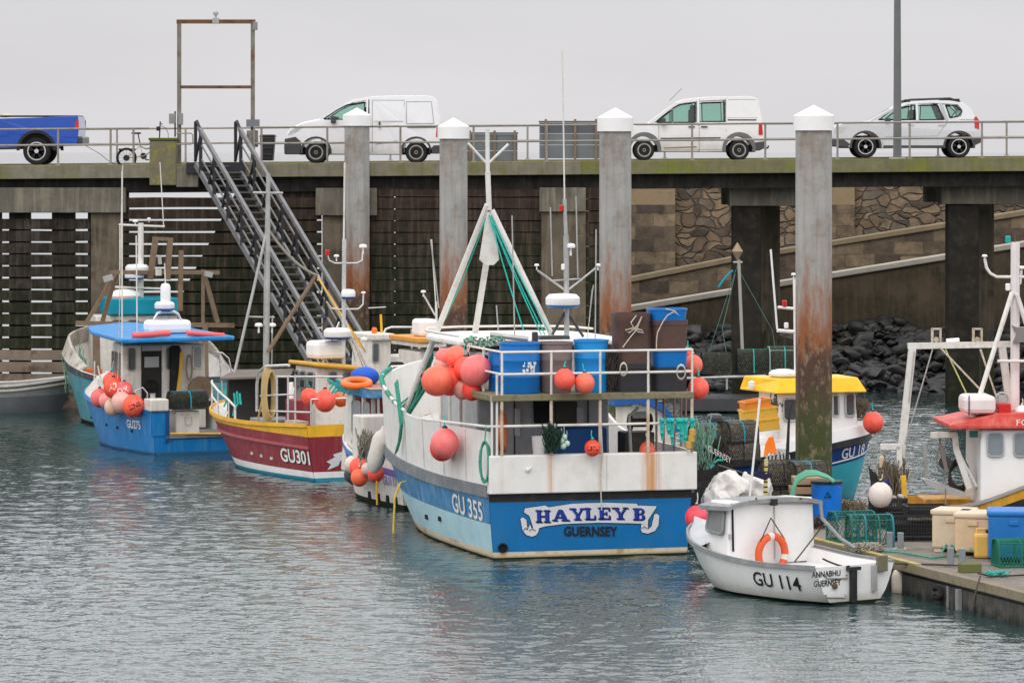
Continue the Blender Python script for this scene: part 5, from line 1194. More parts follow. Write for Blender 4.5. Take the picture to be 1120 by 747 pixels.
one(mb, 'lashed_rope', greenrope, 'thick bunch of green rope lashed around the port leg of the white gantry', 'rope', bot_, smooth=True)
# rope trailing down the port bow, and hanging coil
mb = MB(); pth = [HB.w(hbside(*q)) for q in ((5.2, 2.75, -1, .1), (4.9, 2.4, -1, .12), (4.7, 2.0, -1, .12), (4.9, 1.7, -1, .1), (5.1, 1.45, -1, .12))]
for k in range(3): mb.tube([p + Vector((.02 * k, 0, .03 * k)) for p in pth], .018, 5)
one(mb, 'hanging_rope', greenrope, 'green rope trailing down the white port bow panel of the big blue boat', 'rope', pth[2], smooth=True)
mb = MB()
for k in range(6):
    c = HB.w(HB.at(529.5, 505, yl=-.02)); mb.tube([c + Vector(((.07 + .012 * (k % 3)) * math.cos(a) + .005 * k, -.06 + .015 * k, (.36 - .02 * (k % 3)) * math.sin(a))) for a in [2 * math.pi * q / 20 for q in range(20)]], .014, 5, closed=True)
mb.tube([HB.w(HB.at(532, 464, yl=-.05)), HB.w(HB.at(530, 484, yl=-.05))], .014, 5)
one(mb, 'rope_coil', greenrope, 'long hanging coil of green hose at the corner of the white stern', 'rope', HB.w(HB.at(529.5, 520, yl=-.02)), smooth=True)
# --- radar mast with aerials on the wheelhouse
ry = 3.0
HB.tubes('radar_mast', [[HB.at(620, 372, yl=ry), HB.at(619, 258, yl=ry)]], .05, galv); HB.tubes('radar_mast', [[HB.at(619, 258, yl=ry), HB.at(617.5, 218, yl=ry)]], .036, galv)
HB.tubes('whip_aerial', [[HB.at(617.5, 220, yl=ry), HB.at(615, 55, yl=ry)]], .014, rail_w)
HB.tubes('mast_stay', [[HB.at(619, 340, yl=ry), HB.at(604, 366, yl=ry)], [HB.at(619, 340, yl=ry), HB.at(638, 368, yl=ry)]], .026, darkgrey)
HB.tubes('mast_arm', [[HB.at(619, 318, yl=ry), HB.at(602, 306, yl=ry), HB.at(588, 296, yl=ry)]], .02, galv); HB.tubes('mast_arm', [[HB.at(619, 319, yl=ry), HB.at(636, 306, yl=ry), HB.at(652, 293, yl=ry)]], .02, galv)
HB.tubes('mast_arm', [[HB.at(605, 307, yl=ry), HB.at(634, 305, yl=ry)]], .014, galv)
dome(HB, HB.at(615.5, 328, yl=ry - .15), .31, .24, band=M('radar_blue', (.01, .13, .35), .4))
gps(HB, HB.at(624, 271, yl=ry), .09); gps(HB, HB.at(587, 291, yl=ry), .045); gps(HB, HB.at(654, 291, yl=ry), .05)
lampb(HB, HB.at(614, 228, yl=ry), lampred, .045); lampb(HB, HB.at(616, 292, yl=ry), cleanwhite, .04)
for x0, y0, x1, y1, yl in ((563, 372, 560, 236, 2.6), (604, 302, 602, 227, ry), (632, 304, 630, 215, ry), (651, 372, 652, 251, 2.5), (645, 345, 648, 316, 2.6), (545, 362, 543, 334, 3.2), (480, 337, 471, 262, 5.5)):
    HB.tubes('aerial', [[HB.at(x0, y0, yl=yl), HB.at(x1, y1, yl=yl)]], .013, galv)
HB.tubes('rope_stay', [[HB.at(642, 372, yl=2.6), HB.at(649, 312, yl=ry)]], .008, paleRope)
mb = MB(); mb.sph(HB.at(508, 331, yl=5), .0, 6)
HB.tubes('horizontal_davit', [[HB.at(536, 366, yl=2.4), HB.at(578, 371, yl=2.2)]], .05, galv)
mb = MB(); mb.box(HB.at(585, 369, yl=2.3), (.1, .1, .2)); mb.box(HB.at(605, 370, yl=2.5), (.55, .3, .1)); HB.part('searchlight', mb, darkgrey, bevel=.02)
# life ring seen edge-on, white bucket and nets at the rail
mb = MB(); c = HB.at(550, 473, yl=.6); mb.tube([c + Vector((.11 * math.cos(a), .25 * math.cos(a), .3 * math.sin(a))) for a in [2 * math.pi * k / 28 for k in range(28)]], .055, 10, closed=True)
q = MB(); q.v = [HB.w(v) for v in mb.v]; q.f = mb.f; q.m = mb.m
one(q, 'life_ring', M('faded_orange_ring', (.55, .16, .07), .6, dirt=(.35, .2, .14), amt=.5), 'faded orange life ring hanging edge-on behind the stern rail of the big blue boat', 'life ring', HB.w(c), smooth=True)
mb = MB(); c = HB.w(HB.at(589, 497, yl=.4)); mb.lathe([(.1, 0), (.12, .3), (.125, .32), (.11, .32), (.1, .02)], c, 16); one(mb, 'bucket', cleanwhite, 'small white bucket standing behind the stern bulwark of the big blue boat', 'bucket', c, smooth=True)
def netbundle(name, label, c, r, h, mat, mat2=None, n=60, seed=1, cat='net'):
    mb = MB(); rr = random.Random(seed)
    for k in range(n):
        a = rr.uniform(0, 6.28); q = rr.uniform(.3, 1) ** .5 * r; p0 = c + Vector((q * math.cos(a), q * math.sin(a) * .6, rr.uniform(0, h * .4)))
        pts = [p0]
        for j in range(4): pts.append(pts[-1] + Vector((rr.uniform(-.06, .06), rr.uniform(-.05, .05), h / 5 * rr.uniform(.5, 1.1))))
        mb.tube(pts, .011, 4)
    return one(mb, name, mat, label, cat, c)
netbundle('net_bundle', 'dark green hanging bundle of netting on the stern rail of the big blue boat', HB.w(HB.at(603.5, 496, yl=-.22)), .08, .5, M('dark_green_net', (.025, .05, .035), .9), n=90, seed=3)
mb = MB()
for px, dy in ((724, 20), (731, 14), (745, 22), (750, 28), (757, 17), (742, 12), (735, 26)):
    a = HB.w(HB.at(px, 461, yl=-.16)); 
    for k in range(3): mb.tube([a + Vector((.03 * k - .03, 0, .06)), a + Vector((.03 * k - .03, -.03, 0)), a + Vector((.02 * k - .02, -.02, -dy / 126)), a + Vector((.01 * k, 0, -dy / 63))], .014, 5)
    mb.sph(a + Vector((0, -.02, .02)), .05, 8); mb.sph(a + Vector((0, -.02, -dy / 100)), .035, 8)
one(mb, 'knotted_ropes', tealrope, 'row of knotted teal ropes tied along the right end of the stern rail', 'rope', HB.w(HB.at(740, 461, yl=-.16)), smooth=True)
mb = MB(); rr = random.Random(9)
for k in range(26): a = HB.w(HB.at(511 + k * 1.6, 373 + rr.uniform(-2, 5) - k * .1, yl=2.2)); mb.tube([a + Vector((rr.uniform(-.06, .06), rr.uniform(-.06, .06), rr.uniform(-.06, .06))) for _ in range(5)], .02, 5)
one(mb, 'rope_tangle', M('mixed_green_rope', (.2, .36, .27), .9, var=.4, scale=25), 'tangle of green and grey rope along the roof edge above the float cluster', 'rope', HB.w(HB.at(530, 375, yl=2.2)))
netbundle('net_bundle', 'dark rope and pot tangle between the blue and brown tubs on the platform', HB.w(HB.at(669, 430, yl=.3)), .1, .75, darkrope, n=110, seed=6)
mb = MB(); a = HB.w(HB.at(657.5, 464, yl=-.17)); b2 = HB.w(HB.at(658, 558, yl=-.19)); mb.tube([a, a.lerp(b2, .35) + Vector((.02, 0, 0)), a.lerp(b2, .6) + Vector((-.02, 0, 0)), b2], .011, 5)
one(mb, 'hanging_line', paleRope, 'thin line hanging down over the white stern onto the name ribbon', 'rope', b2)
mb = MB(); a = HB.side(5.0, .95, -1, .02); pts = [a, a + Vector((-.1, 0, -.03)), a + Vector((-.22, -.05, -.3)), a + Vector((-.25, -.05, -1.0))]; mb.tube([HB.w(p) for p in pts], .02, 6)
one(mb, 'mooring_line', yellowrope, 'short yellow line hanging from the port side of the big blue boat into the water', 'rope', HB.w(pts[0]), smooth=True)
# --- tubs and barrels on the platform
def barrel(name, label, c, r, h, mat, rz=0, rim=True, taper=.0, n=28, cat='barrel', group=None, hoops=True, open_=True):
    t = thing(name, label, cat, c, rz, group)
    mb = MB(); pr = [(r * (1 - taper) * .96, 0), (r * (1 - taper), .03)]
    if hoops: pr += [(r * (1 - taper * .7), h * .3), (r * (1.025 - taper * .7), h * .32), (r * (1.025 - taper * .66), h * .34), (r * (1 - taper * .64), h * .36), (r * (1 - taper * .35), h * .62), (r * (1.025 - taper * .35), h * .64), (r * (1.025 - taper * .3), h * .66), (r * (1 - taper * .3), h * .68)]
    pr += [(r, h - .04), (r * 1.04, h - .035), (r * 1.04, h), (r * .97, h), (r * .95, h - .05), (r * .9, .06), (0, .05)]
    mb.lathe(pr, (0, 0, 0), n); mb.build('body', mat, t, local=True, smooth=30)
    return t
blueb = M('blue_barrel_plastic', (.006, .16, .5), .35, var=.08, dirt=(.02, .1, .3), amt=.3); greyb = M('grey_brown_barrel', (.19, .14, .135), .6, dirt=(.12, .09, .085), amt=.5)
brownt = M('brown_tub', (.1, .055, .045), .6, dirt=(.06, .035, .03), amt=.6); blackt = M('charcoal_tub', (.035, .036, .042), .55)
def onplat(px, yl=.45): a = HB.at(px, 431, yl=yl); return HB.w((a.x, yl, ptop + .003))
hB = HB.at(568, 374.5, yl=.45).z - ptop
barrel('barrel', 'large blue barrel with a worn white print at the left end of the platform', onplat(568.5), .355, hB, blueb, HB.yaw)
mb = MB(); rr = random.Random(3); c = HB.at(575, 400, yl=.45) - Vector((0, 0, 0))
for k in range(26):
    a = rr.uniform(-.95, -.0) - .9; zz = c.z + rr.uniform(-.085, .085); a = -math.pi / 2 + rr.uniform(-.1, .62); r_ = .3575; w_ = rr.uniform(.02, .07) ; h_ = rr.uniform(.01, .03)
    P4 = [(r_ * math.cos(a + s_ * w_) , r_ * math.sin(a + s_ * w_), zz + t_ * h_) for s_, t_ in ((-1, -1), (1, -1), (1, 1), (-1, 1))]; ctr = HB.at(568.5, 431, yl=.45)
    mb.poly([Vector((ctr.x + p_[0], ctr.y + p_[1], p_[2])) for p_ in P4])
prt = MB(); prt.v = [HB.w(v) for v in mb.v]; prt.f = mb.f; prt.m = mb.m
bl = [o for o in bpy.data.objects if o.name == 'barrel'][0]
pm = MB(); pm.v = [bl.matrix_world.inverted() @ v if False else Matrix.Rotation(-HB.yaw, 3, 'Z') @ (v - bl.location) for v in prt.v]; pm.f = prt.f; pm.m = prt.m
pm.build('worn_print', cleanwhite, bl, local=True, recalc=False)
barrel('barrel', 'second blue barrel half hidden behind the left one', onplat(553, 1.2), .3, hB * .8, blueb, HB.yaw)
barrel('barrel', 'grey brown tapered barrel between the two blue barrels', onplat(607.5), .3, hB, greyb, HB.yaw, taper=.1)
barrel('barrel', 'plain bright blue barrel in the middle of the platform', onplat(646.5), .3, hB + .03, M('lighter_blue_barrel', (.01, .24, .6), .38), HB.yaw, taper=.06)
def tub(label, px0, px1, py0, py1, yl, mat, bands=None, depth=.55):
    a, b2 = HB.at(px0, py0, yl=yl), HB.at(px1, py1, yl=yl); w_ = b2.x - a.x; h = a.z - b2.z
    c = HB.w(((a.x + b2.x) / 2, yl + depth / 2, b2.z)); t = thing('tub', label, 'tub', c, HB.yaw, 'tubs stacked on the platform')
    mb = MB(); n = 20
    def ring(k, z, e=0): return [(math.copysign(abs(math.cos(q)) ** .45, math.cos(q)) * (w_ / 2 * k + e), math.copysign(abs(math.sin(q)) ** .45, math.sin(q)) * (depth / 2 * k + e), z) for q in [2 * math.pi * i / n for i in range(n)]]
    lv = [ring(.9, 0), ring(.93, h * .3), ring(.97, h * .82), ring(1.0, h * .84), ring(1.0, h), ring(.94, h), ring(.9, h * .5)]
    vs = [v for r_ in lv for v in r_]; fs = [(i * n + j, i * n + (j + 1) % n, (i + 1) * n + (j + 1) % n, (i + 1) * n + j) for i in range(len(lv) - 1) for j in range(n)] + [tuple(range(n))[::-1], tuple(range(len(vs) - n, len(vs)))]
    mb.add(vs, fs); mb.build('body', mat, t, local=True, smooth=35)
    return t
tub('charcoal tub at the foot of the left brown tub stack', 676, 713, 398, 431, .15, blackt)
tub('tall brown tub on top of the charcoal tub in the left stack', 675.5, 714, 343, 398, .15, brownt)
tub('black tub at the foot of the right stack by the rail end', 717, 755, 402, 431, .15, blackt)
tub('blue tub second from the bottom of the right stack', 718, 755, 382, 402, .15, blueb)
tub('brown tub second from the top of the right stack', 716, 755, 351, 382, .15, brownt)
tub('blue tub with a cord bow on the very top of the right stack', 714, 754.5, 338, 351, .15, blueb)
def cord(label, pts, yl=.08):
    mb = MB(); mb.tube([HB.w(HB.at(x, y, yl=yl)) for x, y in pts], .011, 5); return one(mb, 'cord', paleRope, label, 'cord', HB.w(HB.at(*pts[0], yl=yl)), smooth=True)
cord('pale cord tied in a bow on the left brown tub', [(681, 380), (690, 368), (696, 361), (702, 346), (697, 356), (692, 361), (688, 364), (684, 361), (692, 359), (702, 361), (704, 364), (698, 363), (694, 360), (690, 353), (696, 345)])
cord('pale cord running down the face of the right tub stack', [(728, 338), (738, 340), (743, 345), (737, 341), (730, 345), (725, 352), (719, 364), (718, 374), (718, 384)])
mb = MB()
for px, py, rr_ in ((682, 404, .06), (745, 407, .075)):
    c = HB.w(HB.at(px, py, yl=-.17))
    for k in range(3): mb.tube([c + Vector((rr_ * math.cos(a), .01 * k, (rr_ + .04 + .01 * k) * math.sin(a))) for a in [2 * math.pi * q / 16 for q in range(16)]], .009, 4, closed=True)
one(mb, 'rope_loops', paleRope, 'pair of small pale rope loops hanging on the middle rail below the tubs', 'rope', HB.w(HB.at(700, 405, yl=-.17)))
# --- buoys on the big boat
def hbuoy(px, py, rpx, yl, col_, label, **k):
    l = HB.at(px, py, yl=yl) if yl is not None else HB.at(px, py, xl=-2.28 if col_ is pink else -2.2); wv = HB.w(l); s_ = FOC / wv.y; return buoy(wv, rpx / s_, col_, label, group='buoys hanging on the big blue boat', **k)
hbuoy(478, 416.5, 17, 1.6, salmon, 'largest salmon pink buoy at the left end of the float cluster', sq=(1.05, 1, .98), tilt=(0, -1.2))
hbuoy(492, 417, 15.8, 1.9, coral, 'large coral buoy with black marks overlapping the salmon one', tilt=(0, 1.3))
hbuoy(520.5, 405.5, 17, 1.2, pink, 'large pink buoy at the right front of the float cluster', tilt=(0, .6))
hbuoy(509, 403, 12.5, 1.6, coral, 'coral buoy squeezed behind the large pink buoy')
hbuoy(499, 390, 12, 1.9, salmon, 'salmon buoy with black lug at the top of the float cluster', tilt=(0, 1.4))
hbuoy(486, 391, 10, 2.3, pink, 'small pink buoy at the back top left of the cluster')
hbuoy(483, 399, 9, 2.3, fadedpink, 'small faded pink buoy half hidden at the cluster back', )
hbuoy(516, 427, 10.8, 1.3, (.85, .045, .02), 'bright red orange buoy at the bottom of the float cluster')
hbuoy(506, 426, 10.5, 1.7, fadedpink, 'faded peach buoy behind the bright red orange one')
hbuoy(486.5, 484.5, 15.5, None, pink, 'faded pink buoy hanging alone on the white port side panel')
hbuoy(483.5, 490, 13.5, None, (.85, .06, .03), 'bright red buoy hidden behind the lone faded pink buoy')
hbuoy(617.5, 415, 11.5, -.35, coral, 'coral buoy on the stern rail in front of the grey barrel')
hbuoy(639.5, 419, 11, -.35, salmon, 'paler salmon buoy on the stern rail in front of the blue barrel')
hbuoy(648, 490, 8.7, -.3, (.85, .06, .02), 'small red orange buoy with black numbers hanging over the white stern')
hbuoy(764, 424.5, 11.5, .3, coral, 'coral buoy outside the right end of the platform rail')
hbuoy(758, 399, 10.5, .8, salmon, 'upper salmon buoy outside the right end of the platform rail')
hbuoy(752, 389, 8, 1.2, coral, 'topmost small coral buoy behind the right rail end')
hbuoy(708, 493, 9, .05, (.6, .1, .05), 'red cone shaped float behind the rust streaked post', sq=(1, 1, 1.2))
def surftext(label_parent, txt, c, r, size, mat, a0=0, zoff=0, rotz=0):
    pass
bo = [o for o in bpy.data.objects if o.get('label', '').startswith('small red orange buoy with black')][0]
def sph_text(bo, r, txt, size, mat, tilt=0, az=0):
    ct, st = math.cos(tilt), math.sin(tilt)
    def fn(u, v):
        u, v = u * ct - (v - .03) * st, u * st + (v - .03) * ct
        th = az + u / r; ph = v / r; rr_ = r * 1.01; return Vector((rr_ * math.sin(th) * math.cos(ph), -rr_ * math.cos(th) * math.cos(ph), rr_ * 1.07 * math.sin(ph)))
    put_text('painted_letters', txt, size, fn, mat, bo, 1, .02)
sph_text(bo, 8.7 / 63, 'L37L', .1, ribe, 0)
fl = M('pale_green_float', (.45, .6, .5), .5)
for (px, py), wh in zip(((617, 479), (614, 483), (620, 486), (616, 489), (607, 478)), ('topmost in the bunch of four', 'left middle of the bunch of four', 'right middle of the bunch of four', 'lowest in the bunch of four', 'hanging alone left of the bunch of four')):
    c = HB.w(HB.at(px, py - 1, yl=-.2)); mb = MB(); mb.sph(c, .055, 12); mb.tube([c + Vector((0, 0, .05)), c + Vector((0, 0, .22))], .006, 4)
    one(mb, 'small_float', fl, 'small pale green float, ' + wh, 'float', c, 'little pale green floats', smooth=True)
for (px, py), wh in zip(((757, 473), (756, 480), (753, 487)), ('upper', 'middle', 'lowest')):
    c = HB.w(HB.at(px, py, yl=-.2)); mb = MB(); mb.lathe([(.03, -.07), (.06, -.05), (.06, .05), (.03, .07)], c, 10); one(mb, 'small_float', M('mustard_float', (.5, .3, .06), .6), wh + ' mustard yellow float strung at the right corner of the stern', 'float', c, 'little mustard yellow floats', smooth=True)
# ------------------------------------------------------------------ blue boat at the left
b2blue = M('sky_blue_hull', (.005, .165, .45), .4, var=.1, dirt=(.02, .17, .38), amt=.4, streak=(.1, .3, .5), samt=.45)
b2roof = M('sky_blue_roof', (.008, .2, .5), .4, var=.08, dirt=(.2, .45, .7), amt=.3)
offwhite = M('off_white_grp', (.66, .63, .58), .5, var=.06, dirt=(.38, .32, .24), amt=.5, streak=(.45, .37, .27), samt=.45)
txt_black = M('lettering_black', (.01, .01, .012), .5); txt_white = M('lettering_white', (.78, .77, .74), .5)
b2boot = M('dark_boot_paint', (.02, .1, .22), .6)
B2 = Boat('fishing_boat', 'bright blue fishing boat with blue canopy roof and a float cluster, at the left', 'fishing boat', 214, 47, 25.5, 6.2,
    beam=[(0, 1.1), (.3, 1.32), (.6, 1.3), (.85, .85), (1, .06)], sheer=[(0, 1.12), (.4, 1.08), (.75, 1.18), (1, 1.35)], wl=[(0, 1.0), (.4, 1.15), (.7, .85), (1, .02)], rake=.5,
    bands=[(.06, .06, b2boot), (None, None, b2blue)], tbands=[(.06, 0, b2boot), (.45, 0, b2blue)], deckz=.42)
# high corner of the stern on the port side, open on the rest
a0 = B2.at(167, 0, yl=-.03).x; a1 = B2.at(181, 0, yl=-.03).x
B2.box('transom_corner', (-1.12, -.04, .45), (a1, .04, 1.1), b2blue); B2.box('corner_cap', (-1.14, -.1, 1.02), (a1 + .06, .4, 1.3), offwhite, .03)
B2.box('transom_post', (a1, -.06, .3), (a1 + .09, .5, 1.05), M('dark_blue_edge', (.01, .06, .2), .5))
B2.box('stern_step', (a1, -.06, .38), (1.08, .3, .46), greyp, .01)
B2.tubes('oar', [[(a1 + .1, -.08, .5), (1.0, -.1, .44)]], .02, yellowp)
c_ = B2.at(202, 0, yl=.5).x; B2.box('fish_box', (c_ - .3, .3, .43), (c_ + .3, .8, .98), offwhite, .03); B2.tubes('box_handle', [[(c_ - .08, .27, .85), (c_ - .08, .26, .7), (c_, .26, .65), (c_ + .08, .26, .7), (c_ + .08, .27, .85)]], .012, galv)
B2.strip('rubbing_strake', lambda t: B2.sh(t) - .03, b2roof, w=.04, h=.09, t0=.06)
mb = MB()
for i, (y, z) in enumerate(((2.6, .55), (1.9, .53), (1.1, .5), (4.4, .6))): mb.box(B2.side(y, z, -1, 0), (.03, .1, .06))
B2.part('scupper', mb, blackr)
sidetext(B2, 'registration_number', 'GU275', .27, .95, .57, txt_white, xs=.9, bold=.02)
# white foredeck lip
mb = MB(); vs = []
for i in range(21):
    t = .34 + .66 * i / 20; x, y = B2.pt(t, B2.sh(t)); vs += [(-x, y, B2.sh(t)), (-max(0, x - .25), y, B2.sh(t) + .28), (max(0, x - .25), y, B2.sh(t) + .28), (x, y, B2.sh(t))]
mb.add(vs, [(i * 4 + j, i * 4 + j + 1, (i + 1) * 4 + j + 1, (i + 1) * 4 + j) for i in range(20) for j in range(3)] + [(0, 1, 2, 3)]); B2.part('foredeck', mb, offwhite, smooth=30)
# cabin
y0 = 1.9; zr = B2.at(180, 377, yl=y0).z; xa = B2.at(133, 0, yl=y0).x; xb = B2.at(226, 0, yl=y0).x
cab = B2.cabin('wheelhouse', xa, xb, y0, 4.0, .45, zr, offwhite, .03, .3, ins=.4)
def awin(px0, py0, px1, py1, mat=None, name='window', fr=greyp): # on the aft wall
    A, Bq = B2.at(px0, py0, yl=y0), B2.at(px1, py1, yl=y0); return B2.window((A.x, y0, A.z), (Bq.x, y0, A.z), (Bq.x, y0, Bq.z), (A.x, y0, Bq.z), (0, -1, 0), name, fr, mat)
awin(140, 381, 148, 405); awin(182, 380, 198, 404); awin(211, 379, 220, 403, M('pale_curtained_glass', (.3, .3, .3), .15), fr=offwhite)
A, Bq = B2.at(155, 379, yl=y0 - .02), B2.at(177, 438, yl=y0 - .02); B2.box('doorway', (A.x, y0 - .012, Bq.z), (Bq.x, y0 + .05, A.z), darkvoid)
mb = MB(); q = B2.at(155.5, 379, yl=y0 - .03); q2 = B2.at(176.5, 383.5, yl=y0 - .03); mb.bb((q.x, y0 - .03, q2.z), (q2.x, y0 - .015, q.z)); q = B2.at(166, 396, yl=y0 - .03); mb.box((q.x, y0 - .02, q.z), (.36, .02, .25)); B2.part('door_screen', mb, M('pale_screen', (.35, .35, .36), .4))
mb = MB(); c = B2.at(166, 425, yl=y0 - .06); mb.tube([c + Vector((.17 * math.cos(a), 0, .2 * math.sin(a))) for a in [2 * math.pi * k / 20 for k in range(20)]], .02, 6, closed=True); mb.bar(c - Vector((.17, 0, 0)), c + Vector((.17, 0, 0)), .02); mb.bar(c - Vector((0, 0, .2)), c + Vector((0, 0, .2)), .02); B2.part('steering_wheel', mb, blackr)
def drape(bt, name, pts, mat, yl, th=.08):
    mb = MB(); P_ = [bt.at(x, y, yl=yl) for x, y in pts]; mb.prism(P_, (0, th, 0)); return bt.part(name, mb, mat, bevel=.02)
drape(B2, 'black_oilskin', [(188, 378), (197, 378), (197, 395), (195, 428), (186, 428), (187, 400)], blackr, y0 - .12)
drape(B2, 'yellow_oilskin', [(197, 385), (201, 386), (200, 400), (197, 428), (193, 428), (196, 405)], M('yellow_oilskin', (.55, .33, .03), .5), y0 - .14)
mb = MB(); c = B2.at(207, 402, yl=y0 - .08); mb.tube([c + Vector((.07 * math.cos(a), 0, .3 * math.sin(a))) for a in [2 * math.pi * k / 18 for k in range(18)]], .022, 6, closed=True); B2.part('hanging_hose', mb, M('tan_hose', (.25, .2, .14), .7))
mb = MB(); c = B2.at(219, 426, yl=y0 - .1); mb.lathe([(.3, -.05), (.32, 0), (.3, .05), (0, .06)], c, 20, axis='Y'); B2.part('pot_hauler', mb, brownsteel, smooth=True)
# port side windows
xs_ = xa + .02
wx = lambda y: xa - .012 + .4 * (y - y0) / (4.0 - y0)
for ya, yb in ((2.2, 2.75), (2.9, 3.45)): B2.window((wx(ya) + .02, ya, 1.65), (wx(yb) + .03, yb, 1.65), (wx(yb) + .04, yb, 2.25), (wx(ya) + .03, ya, 2.25), (-1, -.2, 0))
# canopy roof
rp = [B2.at(x, y, yl=yl) for x, y, yl in ((133, 377, .9), (257, 376.5, .9))]
z_ = rp[0].z; xl_, xr_ = rp[0].x, rp[1].x
mb = MB(); pl2 = [(xl_, .9), (xl_ + .12, 3.4), (xl_ + .45, 4.6), (0, 5.0), (xr_ - .5, 4.6), (xr_ - .1, 3.6), (xr_, .9)]
mb.prism([(x, y, z_ - .01) for x, y in pl2], (0, 0, .1)); 
for v in mb.v: v.z += .09 * (1 - (v.x / 1.6) ** 2) + .03 * v.y
B2.part('canopy_roof', mb, b2roof, bevel=.03)
# the roof's front-left corner slopes down: tubes and gear on top
mb = MB(); mb.tube([(xl_ + .35, 1.15, z_ + .19), (xl_ + .9, 1.05, z_ + .22), (xl_ + 1.25, 1.05, z_ + .24)], .07, 8); B2.part('red_float_roll', mb, M('faded_red_roll', (.75, .12, .12), .6), smooth=True)
mb = MB(); mb.tube([(xr_ - 1.15, 1.05, z_ + .23), (xr_ - .2, 1.1, z_ + .15)], .06, 8); B2.part('red_float_roll', mb, M('faded_red_roll', (.75, .12, .12), .6), smooth=True)
a = B2.at(184, 367, yl=2.2); B2.box('liferaft', (a.x - .55, 1.9, z_ + .18), (a.x + .5, 2.5, z_ + .5), cleanwhite, .1)
hoop = [(164, 366), (167, 352), (172, 343), (178, 341), (190, 341), (195, 344), (199, 352), (202, 364)]
B2.tubes('roof_hoop', [[B2.at(x, y, yl=2.0) for x, y in hoop]], .028, stainless); B2.tubes('roof_hoop', [[B2.at(x, y - 1, yl=2.6) for x, y in hoop]], .02, stainless)
dome(B2, B2.at(180, 334, yl=2.1), .24, .2, 'radar_dome'); mb = MB(); mb.lathe([(.11, -.22), (.12, -.1), (.12, .2), (.09, .27), (0, .29)], B2.at(181, 323, yl=2.1), 16); B2.part('satellite_dome', mb, cleanwhite, smooth=True)
B2.tubes('aerial', [[B2.at(133.5, 430, yl=1.2), B2.at(133.5, 188, yl=1.2)]], .018, rail_w); B2.tubes('aerial', [[B2.at(128.5, 430, yl=1.3), B2.at(134.5, 180, yl=1.3)]], .01, paleRope)
B2.tubes('aerial', [[B2.at(150, 366, yl=2.6), B2.at(149, 258, yl=2.6)]], .018, rail_w); B2.tubes('aerial', [[B2.at(181, 312, yl=2.2), B2.at(180, 288, yl=2.2)]], .014, rail_w)
B2.tubes('side_rail', [[B2.at(229, 385, yl=1.3), B2.at(243, 386, yl=1.3), B2.at(250, 392, yl=1.3), B2.at(254, 410, yl=1.3)], ], .022, stainless); B2.tubes('side_rail', [[B2.at(240, 386, yl=1.3), B2.at(243, 430, yl=1.3)]], .02, stainless)
B2.tubes('stern_hoop', [[B2.at(147, 440, yl=1.0), B2.at(148, 427, yl=1.0), B2.at(156, 424, yl=1.0), B2.at(161, 430, yl=1.0), B2.at(161, 440, yl=1.0)]], .022, stainless)
a = B2.at(167, 437, yl=.4); mb = MB(); mb.lathe([(.07, -.05), (.06, .12), (.08, .14), (0, .14)], a, 12); B2.part('bollard', mb, galv)
B2.tubes('bow_rail', [[B2.at(115, 440, yl=4), B2.at(107, 400, yl=4.4)], ], .02, rail_w); B2.tubes('bow_rail', [[B2.at(103, 440, yl=5), B2.at(103.5, 395, yl=5)]], .02, rail_w)
def gbuoy(bt, px, py, rpx, yl, col_, label, group, **k):
    wv = bt.w(bt.at(px, py, yl=yl)); return buoy(wv, rpx / (FOC / wv.y), col_, label, group=group, **k)
G2 = 'buoys hanging on the bright blue boat'
q = gbuoy(B2, 122.5, 417, 10.2, .9 + 1.1, coral, 'coral buoy at the top of the cluster on the bright blue boat', G2)
q = gbuoy(B2, 124, 424, 11, 1.4, (.85, .08, .04), 'red orange buoy with a white emblem in the middle of the left cluster', G2); sph_text(q, 11 / 47, 'A2', .2, txt_white, .3, .1)
q = gbuoy(B2, 135.5, 427.5, 10, 1.2, (.85, .1, .1), 'pinkish red buoy with white letters right of the left cluster', G2); sph_text(q, 10 / 47, 'OM', .18, txt_white, .3)
gbuoy(B2, 109, 435, 10, 2.6, (.85, .16, .15), 'pink red buoy at the far left of the cluster on the bright blue boat', G2)
gbuoy(B2, 116.5, 438, 8.5, 2.1, (.85, .3, .28), 'mottled pink buoy second from the left in the cluster', G2)
gbuoy(B2, 123.5, 445, 9.5, 1.6, (.72, .48, .35), 'pale buoy with a yellow patch at the bottom of the left cluster', G2)
gbuoy(B2, 133, 440, 11.5, 1.1, (.75, .42, .35), 'dusty pink buoy in the lower middle of the left cluster', G2)
q = gbuoy(B2, 146, 444, 12, .55, (.9, .1, .05), 'large red orange buoy with dark letters at the right end of the left cluster', G2); sph_text(q, 12 / 47, 'LINE', .15, txt_black, .35, .25)
c = B2.w(B2.at(207, 437, yl=.75))
crate_spot = c
